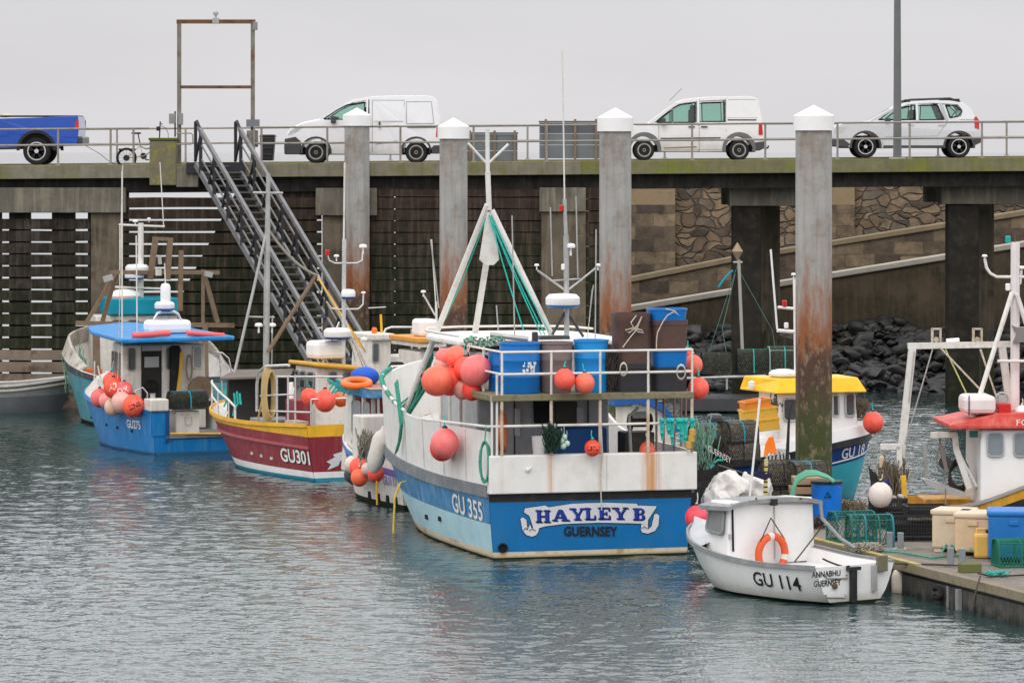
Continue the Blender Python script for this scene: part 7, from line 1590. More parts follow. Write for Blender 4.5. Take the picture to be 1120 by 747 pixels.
for side_ in range(3):
    mb = MB(); k = 0
    pln = 46
    for i in range(pln):
        a = U0 + (U1 - U0) * i / pln; b = U0 + (U1 - U0) * (i + 1) / pln - .012; v0, v1 = .12 + side_ * 1.06, .12 + side_ * 1.06 + 1.05
        mb.add([pp(a, v0, PZ - .04), pp(b, v0, PZ - .04), pp(b, v1, PZ - .04), pp(a, v1, PZ - .04), pp(a, v0, PZ), pp(b, v0, PZ), pp(b, v1, PZ), pp(a, v1, PZ)], [(0, 1, 2, 3), (4, 5, 6, 7), (0, 1, 5, 4), (1, 2, 6, 5), (2, 3, 7, 6), (3, 0, 4, 7)])
    mb.build('deck_boards', deckw, pt)
def pbox(mb, u0, u1, v0, v1, z0, z1): mb.add([pp(u0, v0, z0), pp(u1, v0, z0), pp(u1, v1, z0), pp(u0, v1, z0), pp(u0, v0, z1), pp(u1, v0, z1), pp(u1, v1, z1), pp(u0, v1, z1)], [(0, 1, 2, 3), (4, 5, 6, 7), (0, 1, 5, 4), (1, 2, 6, 5), (2, 3, 7, 6), (3, 0, 4, 7)]); return mb
for u0, u1 in ((-17, -11.5), (-11.48, -6.2), (-6.18, -2.2), (-2.18, 2.6), (2.62, 8.2)): pbox(MB(), u0, u1, 0, .115, PZ - .13, PZ + .02).build('edge_timber', woodedge, pt, bevel=.012)
pbox(MB(), U0, U1, PW, PW + .1, PZ - .13, PZ + .02).build('edge_timber', woodedge, pt)
pbox(MB(), U0, U1, .1, PW, PZ - .18, PZ - .045).build('frame', darkgrey, pt)
for k in range(9):
    u0 = -16.9 + k * 2.8
    pbox(MB(), u0, u0 + 2.72, .05, PW - .05, -.5, PZ - .185).build('float', floatm if k != 2 else blackp, pt, bevel=.02)
    pbox(MB(), u0 + .9, u0 + .96, .03, .06, -.3, PZ - .185).build('joint', greyp, pt)
mb = MB(); c = pp(-4.55, .0, .18); mb.tube([c + pd * (.16 * math.cos(a)) + Vector((0, 0, .08 * math.sin(a))) - pn * .03 for a in [R(40 + 280 * k / 14) for k in range(15)]], .04, 6); mb.build('rubber_hook', blackr, pt, smooth=True)
pbox(MB(), -5.3, -5.2, -.03, .04, -.1, PZ - .18).build('joint', greyp, pt)
netbundle('rope_heap', 'dark rope heap on the pontoon behind the green lobster pots', pp(2.6, .7, PZ), .35, .22, darkrope, n=120, seed=61, cat='rope')
netbundle('rope_heap', 'small pale rope heap between the two pairs of bollard posts', pp(-.9, .35, PZ), .16, .1, paleRope, n=40, seed=62, cat='rope')
netbundle('rope_heap', 'brown rope heap beside the blue drum on the pontoon', pp(4.3, 2.2, PZ), .35, .3, M('brown_net', (.16, .13, .09), .9), n=120, seed=63, cat='rope')
# yellowish painted edge stretch
pbox(MB(), -3.6, 1.2, .0, .12, PZ + .021, PZ + .04).build('painted_edge', M('faded_yellow_edge', (.42, .33, .12), .8, dirt=(.2, .18, .12), amt=.9, dscale=6), pt)
def pg(px, py): g = G(px, py, PZ); g.z = PZ + .003; return g
# cleats
for (px, py), lab in zip(((979, 601), (1046, 619)), ('left pair of grey bollard posts on the pontoon edge by the green pots', 'right pair of grey bollard posts on the pontoon edge near the blue bin')):
    c = pg(px, py); t = thing('bollard', lab, 'bollard', c, 0)
    mb = MB(); mb.box((0, 0, .012), (.36, .22, .024)); mb.build('base_plate', galv, t, local=True)
    for dx, dy in ((-.085, .05), (.085, -.05)): mb = MB(); mb.box((dx, dy, .15), (.1, .1, .27)); mb.build('post', M('blue_grey_cleat', (.2, .22, .24), .55, dirt=(.1, .1, .1), amt=.4), t, local=True, bevel=.012)
c = pg(1061, 626); mb = MB(); mb.box(c + Vector((0, .05, .065)), (.33, .2, .14), rz=.3); one(mb, 'timber_block', M('mossy_timber_block', (.13, .14, .05), .9, bump=.4), 'small green mossy timber block on the pontoon edge right of the bollards', 'timber block', c, bevel=.015)
# --- lobster pots: D shaped creel with hoops and net
def netcover(mb, pts_fn, nu, nv, r=.004, seed=0):
    """diagonal mesh lines over a surface pts_fn(u, v) with u, v in 0..1"""
    steps = max(nu, nv)
    for k in range(-nv, nu + 1):
        for sgn in (1, -1):
            line = []
            for j in range(nv + 1):
                uu = (k + j) / nu if sgn > 0 else (k + nv - j) / nu
                if -1e-6 <= uu <= 1 + 1e-6: line.append(pts_fn(min(1, max(0, uu)), j / nv))
                elif line: break
            if len(line) > 1: mb.tube(line, r, 3)
potn = M('dark_pot_netting', (.05, .055, .045), .9, var=.4, scale=20, dirt=(.16, .13, .09), amt=.6, dscale=12); potframe = M('rubber_wrapped_frame', (.03, .03, .03), .8, var=.4, dirt=(.12, .1, .08), amt=.6)
potgreen = M('green_pot_netting', (.02, .11, .09), .85, var=.3); potblue = M('blue_twine', (.02, .3, .42), .85)
def creel(name, label, loc, rz, L=.72, W=.52, H=.4, fr=potframe, net=potn, accent=None, group='lobster pots', nr=.0045, dens=1.0, tilt=0, hoops=3, base=True):
    t = thing(name, label, 'lobster pot', loc, rz, group)
    t.rotation_euler = (tilt, 0, rz)
    def sec(a, x, off=0):                          # D section: a from 0 to pi
        ca, sa = math.cos(a), math.sin(a)
        return Vector((x, -(W / 2 + off) * math.copysign(abs(ca) ** .55, ca), .03 + (H + off) * abs(sa) ** .62))
    for i in range(hoops):
        x = -L / 2 + L * i / (hoops - 1); mb = MB(); mb.tube([Vector((x, -W / 2, .0))] + [sec(math.pi * k / 16, x) for k in range(17)] + [Vector((x, W / 2, 0))], .016, 6); mb.build('hoop', fr if i % 2 == 0 or accent is None else accent, t, local=True, smooth=True)
    mb = MB(); mb.tube([(-L / 2, -W / 2, .015), (L / 2, -W / 2, .015), (L / 2, W / 2, .015), (-L / 2, W / 2, .015)], .02, 6, closed=True)
    for k in range(1, 5): mb.tube([(-L / 2 + L * k / 5, -W / 2, .015), (-L / 2 + L * k / 5, W / 2, .015)], .012, 5)
    mb.build('base_frame', fr, t, local=True)
    mb = MB(); mb.tube([sec(math.pi / 2, -L / 2), sec(math.pi / 2, L / 2)], .015, 6); mb.build('top_bar', accent or fr, t, local=True)
    mb = MB()
    for a in (.28, .72): mb.tube([sec(math.pi * a, -L / 2), sec(math.pi * a, L / 2)], .012, 6)
    mb.build('side_bars', fr, t, local=True)
    mb = MB(); netcover(mb, lambda u, v: sec(math.pi * v, -L / 2 + L * u, .003), int(13 * dens), int(18 * dens), nr)
    for sx in (-1, 1):
        def endf(u, v, sx=sx):
            z = .02 + v * (H * .98); ww = W / 2 * (max(0, 1 - (v * .98) ** 2.2)) ** .5; return Vector((sx * L / 2, -ww + 2 * ww * u, z))
        netcover(mb, endf, int(10 * dens), int(8 * dens), nr)
    mb.build('netting', net, t, local=True)
    if fr is potframe:
        mb = MB(); n_ = 12; A = [sec(math.pi * k / n_, -L / 2 + .05, -.06) for k in range(n_ + 1)]; mb.prism(A, (L - .1, 0, 0)); mb.build('parlour_net', M('dark_inner_net', (.022, .022, .02), .95, var=.5, scale=18, dirt=(.1, .085, .06), amt=.7, dscale=14, bump=1, bscale=30), t, local=True)
    else:
        mb = MB(); mb.tube([(.07 * math.cos(a), -W / 2 + .1, H * .5 + .07 * math.sin(a)) for a in [2 * math.pi * q / 12 for q in range(12)]], .012, 5, closed=True); mb.build('entrance', net, t, local=True)
    return t
def P0(px, py, z, s): v = P(px, py, s); return v
# green pots by the stern of the small white boat
c = pg(951, 598); creel('lobster_pot', 'green and blue netted lobster pot on the pontoon edge beside the bollards', c, .15, .7, .5, .5, M('dark_green_frame', (.03, .14, .11), .7), potgreen, M('turquoise_hoop', (.015, .2, .25), .6), dens=.8, hoops=4, nr=.0035)
c = pg(934, 594); c.y += .45; creel('lobster_pot', 'dark green lobster pot behind the turquoise hooped one', c, .3, .7, .5, .46, M('dark_green_frame', (.03, .14, .11), .7), potgreen, None, dens=.8)
c = pg(1110, 619); c.x += .05; creel('lobster_pot', 'green netted lobster pot at the right edge in front of the blue bin', c, .12, .72, .5, .4, M('mid_green_frame', (.02, .13, .09), .7), M('mid_green_netting', (.025, .17, .11), .85), dens=1.1)
# black mesh trays stacked
tray = M('black_mesh_tray', (.02, .02, .021), .6)
def meshtray(label, c, rz, L, W, H, group='black mesh crates'):
    t = thing('mesh_crate', label, 'crate', c, rz, group)
    for i, (x0, y0, x1, y1) in enumerate(((-L/2, -W/2, L/2, -W/2), (L/2, -W/2, L/2, W/2), (L/2, W/2, -L/2, W/2), (-L/2, W/2, -L/2, -W/2))):
        mb = MB(); A = Vector((x0, y0, 0)); B_ = Vector((x1, y1, 0)); n = int((B_ - A).length / .045)
        for k in range(n + 1): p = A.lerp(B_, k / n); mb.bar(p, p + Vector((0, 0, H)), .014, .014)
        for k in range(7): z = Vector((0, 0, H * k / 6)); mb.bar(A + z, B_ + z, .014, .022 if k in (0, 6) else .012)
        mb.bar(A + Vector((0, 0, H)), B_ + Vector((0, 0, H)), .03, .03); mb.build('side', tray, t, local=True)
    mb = MB(); mb.box((0, 0, .01), (L, W, .02)); mb.build('bottom', tray, t, local=True)
    mb = MB(); mb.box((0, 0, H * .45), (L - .06, W - .06, H * .5)); mb.build('contents', M('dark_folded_net', (.03, .03, .03), .9, bump=.5), t, local=True)
    return t
c = pg(1003, 590); meshtray('wide black mesh crate beside the cream insulated boxes', c, .08, .95, .6, .42)
c = pg(973, 578); c.y += .3; meshtray('black mesh crate with pale bait pieces below the round white float', c, .05, .6, .5, .5)
c2_ = pg(1005, 590); meshtray('flat black tray on top of the wide mesh crate', c2_ + Vector((.12, 0, .43)), .1, .7, .5, .14)
mb = MB(); rr = random.Random(2)
for k in range(26): mb.sph(pg(973, 578) + Vector((rr.uniform(-.25, .25), rr.uniform(.0, .4), .52 + rr.uniform(-.02, .03))), .035, 6)
one(mb, 'bait', M('pale_bait', (.4, .38, .35), .7), 'small pale bait pieces heaped in the black mesh crate', 'bait', pg(973, 578) + Vector((0, .2, .5)))
c = G(964, 560, PZ); buoy(P(963, 541, 63), .21, palewhite, 'large dirty white round float above the black mesh crate', eye=blackr)
# cream insulated boxes, jerrycan, blue bin
cream = M('cream_insulated_box', (.58, .47, .34), .55, var=.06, dirt=(.4, .3, .2), amt=.4)
def insbox(label, c, rz, L, W, H, mat, lidm=None, lip=True):
    t = thing('insulated_box', label, 'box', c, rz, 'insulated fish boxes'); mb = MB(); mb.box((0, 0, .06 + (H - .06) / 2), (L, W, H - .06)); b_ = mb.build('body', mat, t, local=True, bevel=.035)
    mb = MB(); mb.box((0, 0, H + .03), (L + .05, W + .05, .09)); mb.build('lid', lidm or mat, t, local=True, bevel=.03)
    for sx in (-1, 1): mb = MB(); mb.box((sx * L * .35, 0, .035), (.12, W * .9, .07)); mb.build('foot', mat, t, local=True)
    mb = MB(); mb.box((0, -W / 2 - .01, H * .85), (.16, .03, .08)); mb.build('latch', mat, t, local=True, bevel=.01)
    return t
c = pg(1046, 604); insbox('tall cream insulated box left of the yellow jerrycan', c + Vector((-.0, .25, 0)), -.35, .62, .6, .62, cream)
c = pg(1064, 608); insbox('cream insulated box behind the yellow jerrycan', c + Vector((.1, .3, 0)), -.3, .6, .7, .62, M('peach_insulated_box', (.6, .43, .27), .55, dirt=(.4, .3, .2), amt=.3), cream)
c = pg(1106, 616); insbox('blue insulated bin at the right edge behind the green pot', c + Vector((.1, .5, 0)), -.12, .8, .8, .74, M('blue_insulated_bin', (.01, .14, .42), .45))
c = pg(1074, 610); t = thing('jerrycan', 'yellow plastic jerrycan in front of the cream boxes', 'jerrycan', c, -.1)
jy = M('yellow_jerrycan', (.72, .42, .1), .4, dirt=(.5, .3, .1), amt=.3); mb = MB(); mb.box((0, 0, .2), (.26, .3, .4)); mb.build('body', jy, t, local=True, bevel=.05)
mb = MB(); mb.tube([(-.08, 0, .39), (-.08, 0, .46), (.07, 0, .46), (.07, 0, .39)], .022, 8); mb.build('handle', jy, t, local=True, smooth=True); mb = MB(); mb.lathe([(.035, 0), (.035, .05), (0, .05)], (.09, 0, .4), 12); mb.build('cap', blackp, t, local=True)
# blue drum, timber pallet piece and green hose on it
c = pg(904, 567.5); t = barrel('drum', 'bright blue plastic drum standing behind the cabin of the small white boat', c, .27, .66, M('bright_blue_drum', (.005, .16, .62), .35), 0, hoops=False)
mb = MB(); mb.lathe([(.285, .0), (.285, .05), (0, .06)], (0, 0, .63), 26); mb.build('lid', blackp, t, local=True, smooth=30)
mb = MB(); mb.tube([(-.06, -.285, .42), (0, -.29, .5), (.06, -.285, .42)], .016, 6, closed=True); mb.build('clip', blackp, t, local=True)
c = pg(885, 567); c.y += .5; mb = MB()
for k in range(4): mb.box(c + Vector((.05 * (k % 2), .1, .12 + k * .17)), (.62, .5, .13))
one(mb, 'timber_stack', M('pale_worn_timber', (.38, .26, .16), .85, dirt=(.2, .15, .1), amt=.6, dscale=6), 'stack of pale worn timber baulks behind the blue drum', 'timber', c, bevel=.01)
mb = MB(); 
for k in range(5):
    o_ = Vector((.0, .03 * k, .02 * (k % 2))); mb.tube([P(x, y, 61.8) + o_ for x, y in ((868 - k, 547), (868, 535), (872, 526 - k), (882, 520 - k), (893, 519 - k * .6), (905, 522), (912, 527))], .03, 6)
one(mb, 'hose_bundle', M('pale_green_hose', (.12, .4, .26), .6), 'pale green hose bundle draped over the timber stack', 'hose', P(885, 522, 61.8), smooth=True)
# pots stacked behind the cabin, and on the stern left
k = 0
for px, py, z, lab in ((851, 0, .0, 'lower left dark lobster pot behind the white cabin roof'), (878, 0, .0, 'lower right dark lobster pot behind the white cabin roof'), (852, 0, .46, 'upper left dark lobster pot with orange rope, behind the white cabin roof'), (881, 0, .44, 'upper right dark lobster pot beside the rusty pile foot')):
    b_ = Vector(((px - 560) / 60, FOC / 60, PZ + .003 + z)); creel('lobster_pot', lab, b_, .15 + .1 * k, .66, .5, .42, potframe, M('pale_flecked_netting', (.1, .09, .075), .9, var=.5, scale=30, dirt=(.3, .27, .2), amt=.8, dscale=20), potblue if k % 2 else None, nr=.007, dens=1.2); k += 1
v = B2.w(B2.at(205, 447, yl=.42)); creel('lobster_pot', 'black lobster pot on the white box at the stern of the bright blue boat', v, R(25), .85, .5, .38, potframe, potn, potblue, nr=.008)
# white bulk bags
def bag(label, c, r, sq, seed):
    mb = MB(); mb.sph(c, r, 64, sq=sq); rr = random.Random(seed)
    from mathutils import noise as mn
    o3 = Vector((seed * 3.1, 1.7, 0))
    for v in mb.v:
        d = v - c; q = d / r
        a = .9 * abs(mn.noise(q * 1.6 + o3)) + .45 * abs(mn.noise(Vector((q.x * 3.2 + q.z, q.y * 3, q.z * 1.2)) + o3)) + .16 * abs(mn.noise(Vector((q.x * 9, q.y * 9, q.z * 3)) + o3))
        v += d * ((.3 - a) * .55) + Vector((0, 0, -.08 * abs(d.x) / r))
    o_ = one(mb, 'bulk_bag', M('white_woven_bag', (.72, .69, .66), .8, var=.05, dirt=(.5, .46, .4), amt=.3, bump=.25, bscale=14), label, 'bag', c, 'crumpled white sacks', smooth=True); return o_
bag('large crumpled white sack at the left behind the white cabin', P(797, 533, 61.5), .46, (.85, .7, .62), 3)
bag('lowest crumpled white sack spilling to the left of the white cabin roof', P(783, 545, 61.8), .3, (.9, .7, .7), 11)
bag('crumpled white sack leaning against the dark pots', P(824, 532, 61), .44, (.75, .7, .68), 5)
mb = MB(); 
for k in range(5): a = P(818 + k * 3, 516 + k, 62.5); mb.tube([a, a + Vector((.1, -.05, -.05)), a + Vector((.22, 0, .02))], .03, 6)
one(mb, 'dark_cloth_strip', M('dark_navy_cloth', (.02, .02, .05), .8), 'dark navy straps lying on the white sacks', 'strap', P(825, 518, 62.5), smooth=True)
mb = MB(); a = P(837, 548, 62.5); mb.tube([a, P(838, 502, 62.5)], .035, 8); t_ = one(mb, 'dan_pole', M('yellow_black_pole', (.6, .5, .2), .6), 'short yellow marker pole holding the orange flag', 'pole', a, smooth=True)
for k in range(7): q = a.lerp(P(838, 502, 62.5), .1 + k * .12); m2 = MB(); m2.lathe([(.037, -.012), (.037, .012)], q, 10); m2.build('black_ring', blackr, t_)
mb = MB(); pts = [P(x, y, 62.4) for x, y in ((841, 478), (846, 477), (850, 497), (842, 495), (835, 500), (837, 486))]; 
fl_ = []
mb.prism(pts, (0, .03, 0)); one(mb, 'flag', M('fluorescent_orange_flag', (.95, .2, .01), .6), 'fluorescent orange flag above the white sacks', 'flag', P(842, 490, 62.4), bevel=.008)
mb = MB(); mb.tube([P(820, 545, 62.8), P(831, 436, 62.8)], .02, 8); one(mb, 'cane', cleanwhite, 'thin leaning white cane rising above the white sacks', 'pole', P(820, 545, 62.8), smooth=True)
mb = MB(); mb.tube([P(861, 503, 60.5), P(863, 455, 60.5), P(867, 438, 60.5)], [.035, .022, .015], 8); one(mb, 'fishing_rod', blackp, 'black rod standing upright beside the rusty pile', 'rod', P(861, 503, 60.5), smooth=True)
mb = MB()
for k in range(4): c = P(845 + k * 4, 502 + k * .5, 59.5); mb.tube([c + Vector(((.11) * math.cos(a), .02 * k, (.2) * math.sin(a))) for a in [2 * math.pi * q / 16 for q in range(16)]], .022, 5, closed=True)
one(mb, 'rope_coil', M('pale_grey_rope', (.5, .5, .48), .9), 'pale grey rope coils hung behind the orange flag', 'rope', P(852, 502, 59.5), smooth=True)
# dark boat stern with outboard and pots between the big boat and the pile
BB = Boat('workboat', 'small black workboat loaded with lobster pots between the big boat and the rusty pile', 'boat', 800, 59.5, 14, 3.6,
    beam=[(0, .85), (.4, .95), (.8, .6), (1, .04)], sheer=[(0, 1.0), (.5, .95), (1, 1.15)], wl=[(0, .75), (.5, .85), (.85, .35), (1, .02)], rake=.4, bands=[(.12, .12, weed), (None, None, M('black_scuffed_hull', (.025, .027, .03), .6, dirt=(.1, .1, .1), amt=.5))], deckz=.55, inmat=blackp)
g_ = BB.at(784, 500, yl=-.03); put_text('port_lettering', 'JERSEY' if False else 'GUERNSEY', .16, lambda u, v: Vector((g_.x + u * .8 + .05, -.035, g_.z + v - u * .45)), txt_white, BB.root, .7)
BB.box('blue_edge', (-.87, -.05, .3), (-.8, .0, .95), M('light_blue_edge', (.05, .35, .55), .5))
om = thing('outboard_motor', 'dark grey outboard motor cowling behind the pot stacks', 'outboard motor', BB.w((-.35, .9, .9)))
mb = MB(); a, b_ = P(773, 467, 57.5), P(790, 454, 57.5); mb.box((a + b_) / 2, (b_.x - a.x, .4, b_.z - a.z + .05)); mb.build('cowling', M('charcoal_cowling', (.045, .047, .05), .4), om, bevel=.07); mb = MB(); c = (a + b_) / 2; mb.box(c + Vector((0, .05, -.5)), (.14, .25, .9)); mb.build('leg', darkgrey, om, bevel=.02)
k = 0
for px, py, lab in ((778, 505, 'dark lobster pot low at the left of the black workboat'), (808, 503, 'dark lobster pot in the second row of the black workboat'), (776, 486, 'dark lobster pot with blue rim in the left middle of the workboat stack'), (806, 483, 'dark lobster pot with blue rim at the right of the workboat stack'), ):
    creel('lobster_pot', lab, P(px, py, 58.3) , .25 + .1 * k, .64, .5, .36, potframe, M('pale_flecked_netting', (.1, .09, .075), .9), potblue if k > 1 else None, nr=.008, dens=1.25); k += 1
netbundle('net_bundle', 'tangled dark ropes on the black workboat below the mustard floats', P(769, 515, 59.5), .16, .9, M('mixed_green_rope', (.2, .36, .27), .9), n=50, seed=21)
netbundle('net_bundle', 'dark tangled rope heap at the edge of the black workboat', P(779, 508, 59.2), .2, .5, darkrope, n=130, seed=22)
mb = MB()
for pts in (((781, 506), (785, 503), (791, 503)), ((781, 508), (777, 512))): mb.tube([P(x, y, 61.5) for x, y in pts], .02, 5)
one(mb, 'teal_cord', tealrope, 'short teal cord on the edge of the white sack', 'rope', P(783, 505, 61.5), smooth=True)
# ------------------------------------------------------------------ small white boat in front
wgrp = M('white_gelcoat', (.74, .73, .72), .32, var=.03, dirt=(.6, .56, .5), amt=.3, dscale=2, coat=.3, low=(.45, .42, .36), lowz=(.02, .2)); gtrim = M('grey_gunwale_trim', (.22, .225, .23), .5, dirt=(.4, .4, .38), amt=.4)
B9 = Boat('cabin_boat', 'small white cuddy boat with an orange life ring in the right foreground', 'boat', 934, 70.2, 34, 4.15,
    beam=[(0, .78), (.2, .93), (.5, 1.02), (.75, .82), (.92, .38), (1, .03)], sheer=[(0, .6), (.3, .58), (.6, .66), (.85, .8), (1, .9)],
    wl=[(0, .36), (.2, .66), (.5, .74), (.75, .45), (.92, .12), (1, .01)], rake=.75, flare=.42, keel=.3,
    bands=[(.05, .05, weed), (None, None, wgrp)], deckz=.4, inmat=wgrp, deckmat=wgrp, capmat=gtrim, bulk=.1)
B9.strip('gunwale', lambda t: B9.sh(t), gtrim, w=.035, h=.07)
sidetext(B9, 'registration_number', 'GU 114', .31, .85, .22, txt_black, xs=1.0, bold=.012, slope=.02)
def tr(px, py): return B9.at(px, py, yl=-.035)
q = tr(904, 627); put_text('name_lettering', "ANNABELLE" if False else 'ANNABHU', .13, lambda u, v: Vector((q.x + u, -.03, q.z + v - .05)), txt_black, B9.root, .9, .02)
q2 = tr(905, 637); put_text('port_lettering', 'GUERNSEY', .13, lambda u, v: Vector((q2.x + u, -.03, q2.z + v - .05)), txt_black, B9.root, .85, .02)
a, b_ = tr(929, 621), tr(935, 655); B9.box('rudder_post', (a.x, -.1, b_.z - .05), (b_.x, -.03, a.z), blackp, .01)
B9.box('rudder_head', (a.x - .06, -.12, a.z - .03), (b_.x + .06, -.03, a.z + .02), blackp)
B9.tubes('handle_bar', [[tr(903, 628), tr(904, 632), tr(927, 632), tr(926, 628)]], .014, galv); B9.tubes('handle_bar', [[tr(903, 650), tr(904, 653), tr(924, 653), tr(925, 650)]], .014, galv)
mb = MB(); mb.lathe([(0, -.03), (.045, -.02), (.045, .02), (0, .03)], tr(913, 641), 12, axis='Y'); B9.part('outlet', mb, rusty)
a = tr(963, 616); B9.box('outboard_bracket', (a.x - .09, -.1, a.z - .12), (a.x + .1, -.03, a.z + .13), M('worn_wood_pad', (.16, .15, .1), .8), .01); a = tr(955, 632); B9.box('bracket_leg', (a.x - .03, -.08, a.z - .2), (a.x + .05, -.03, a.z + .2), galv)
a = tr(916, 622); B9.box('vent', (a.x + .18, -.045, a.z - .04), (a.x + .24, -.03, a.z + .04), blackr)
# cuddy: two facing sides and the open aft side with a white bulkhead
ya = 2.25
zt9 = B9.at(840, 543, yl=ya).z; xL, xR = B9.at(795, 0, yl=ya).x, B9.at(892, 0, yl=ya).x
mb = MB(); x0, x1 = xL, xR; y0c, y1c, y2c = ya, 2.85, 3.0
zs = .42
mb.add([(x0, y0c, zs), (x1, y0c, zs), (x1 - .05, y0c, zt9 - .05), (x0 + .06, y0c, zt9 - .05), (x0 + .1, y1c + .12, zs + .1), (x1 - .15, y1c + .12, zs + .1), (x1 - .12, y1c, zt9 - .06), (x0 + .12, y1c, zt9 - .06)], [(0, 1, 2, 3), (1, 5, 6, 2), (5, 4, 7, 6), (4, 0, 3, 7), (3, 2, 6, 7)])
B9.part('cabin', mb, wgrp, bevel=.03)
mb = MB(); n = 14; vs = []
for i in range(n + 1):
    x = x0 - .05 + (x1 - x0 + .12) * i / n; zc = zt9 - .02 - .09 * abs(2 * i / n - 1) ** 3
    for y, dz_ in ((y0c - .1, 0), (y0c - .1, -.07), (y1c + .05, -.1), (y1c + .1, -.03)): vs.append((x, y, zc + dz_))
mb.add(vs, [(i * 4 + j, i * 4 + (j + 1) % 4, (i + 1) * 4 + (j + 1) % 4, (i + 1) * 4 + j) for i in range(n) for j in range(4)] + [(0, 1, 2, 3), tuple(range(n * 4, n * 4 + 4))]); B9.part('cabin_roof', mb, gtrim)
seamd = M('dark_door_gap', (.02, .02, .02), .8)
def aft(px, py): return B9.at(px, py, yl=y0c - .015)
for p0, p1, w_ in (((801, 551), (802, 603), .03), ((847, 546), (847.5, 611), .01), ((799, 551), (890, 551), .012)):
    mb = MB(); mb.bar(aft(*p0), aft(*p1), w_, .02); B9.part('panel_gap', mb, seamd if w_ > .02 else M('soft_panel_line', (.4, .4, .4), .7))
a = aft(842, 548); B9.box('deck_light', (a.x - .05, y0c - .17, a.z - .06), (a.x + .05, y0c - .06, a.z + .05), blackp, .015)
for px in (823, 872): mb = MB(); mb.sph(aft(px, 546) + Vector((0, -.1, .02)), .02, 6); B9.part('bolt_head', mb, rusty)
a = aft(798, 586); B9.box('door_latch', (a.x - .02, y0c - .03, a.z - .05), (a.x + .02, y0c - .01, a.z + .03), galv)
# raked side window on the port side
mb = MB(); A_ = [Vector((x0 + .012, y0c + .12, .92)), Vector((x0 + .075, y1c + .04, .94)), Vector((x0 + .1, y1c - .04, zt9 - .2)), Vector((x0 + .05, y0c + .12, zt9 - .18))]
B9.window(*A_, (-1, 0, 0), frame=gtrim, mat=M('hazy_cabin_glass', (.17, .18, .18), .15), fw=.05)
B9.tubes('grab_rail', [[(x1 + .03, y0c - .08, zt9 - .12), (x1 + .04, y0c - .12, 1.1), (x1 + .12, y0c - .5, .8), (x1 + .1, y0c - .9, .68)]], .03, gtrim)
# foredeck
mb = MB(); vs = []
for i in range(21):
    t = .68 + .32 * i / 20; x, y = B9.pt(t, B9.sh(t)); z = B9.sh(t); vs += [(-x + .02, y, z), (-x * .6, y, z + .1), (0, y, z + .14), (x * .6, y, z + .1), (x - .02 if x > .02 else x, y, z)]
mb.add(vs, [(i * 5 + j, i * 5 + j + 1, (i + 1) * 5 + j + 1, (i + 1) * 5 + j) for i in range(20) for j in range(4)]); B9.part('foredeck', mb, M('light_grey_deck', (.45, .46, .47), .5), smooth=True)
c = B9.w(aft(846.5, 603)) + Vector((-.05, -.22, .0)); t = thing('life_ring', 'bright orange life ring with silver bands hanging on the small white boat', 'life ring', c, B9.yaw + .1)
mb = MB(); mb.tube([(.29 * math.cos(a), 0, .29 * math.sin(a) - .02) for a in [2 * math.pi * k / 36 for k in range(36)]], .062, 12, closed=True); mb.build('ring', M('life_ring_orange', (.62, .085, .02), .5, dirt=(.5, .2, .1), amt=.3), t, local=True, smooth=True)
for deg in (97, -12, -120):
    mb = MB(); mb.tube([(.29 * math.cos(R(deg + d)), 0, .29 * math.sin(R(deg + d)) - .02) for d in (-9, -3, 3, 9)], .0645, 12); mb.build('reflective_band', M('silver_band', (.6, .58, .55), .4), t, local=True, smooth=True)
mb = MB(); 
for s_ in (-1, 1): mb.tube([(0, .02, .56), (s_ * .27, -.02, .2)], .01, 5)
mb.build('cord', darkrope, t, local=True)
a0_ = B9.w((.4, .3, .72)); 
mb = MB(); mb.tube([B9.w(aft(868, 613)) + Vector((0, -.2, 0)), B9.w(aft(887, 590)) + Vector((0, -.1, 0)), B9.w(aft(902, 572))], .012, 5); mb.tube(sag(B9.w(tr(900, 611)), pg(975, 616) , .12, 14), .016, 5); mb.tube(sag(pg(975, 616), pg(1060, 622) + Vector((0, 0, .05)), .0, 8), .016, 5)
one(mb, 'mooring_line', M('dark_mooring_rope', (.07, .055, .045), .9), 'dark mooring line from the small white boat stern to the pontoon', 'rope', pg(960, 610), smooth=True)
mb = MB(); c = P(983, 640, 68.5); mb.lathe([(0, -.26), (.08, -.24), (.115, -.15), (.115, .15), (.08, .24), (.03, .27), (0, .27)], c, 14); one(mb, 'fender', M('cream_fender', (.6, .55, .45), .5, low=(.3, .2, .1), lowz=(-.2, 0)), 'cream fender squeezed between the white boat and the pontoon', 'fender', c, smooth=True)
buoy(P(762, 566, 64), .2, (.8, .05, .08), 'red buoy half hidden by the bow of the small white boat')
mb = MB()
for pts, m_ in ((((925, 600), (950, 603), (985, 606), (1020, 612), (1050, 609), (1058, 600)), 0),): mb.tube([pg(x, y) + Vector((0, 0, .03)) for x, y in pts], .018, 5)
mb.tube([pg(*q) + Vector((0, 0, .12)) for q in ((1030, 612), (1036, 602), (1046, 607), (1056, 600), (1063, 611))], .018, 5)
one(mb, 'mooring_line', greenrope, 'green line running along the pontoon edge round the right bollards', 'rope', pg(1000, 607), smooth=True)
mb = MB(); mb.tube([pg(1070, 629) + Vector((0, 0, .03)), pg(1085, 633) + Vector((0, 0, .04)), pg(1120, 631) + Vector((0, 0, .03)), pg(1160, 630)], .016, 5); mb.tube([pg(1072, 633) + Vector((0, -.0, .03)), pg(1068, 640) + Vector((0, -.1, 0)), P(1062, 668, 73)], .014, 5)
one(mb, 'dark_line', darkrope, 'thin dark line lying across the pontoon at the right edge', 'rope', pg(1100, 632), smooth=True)
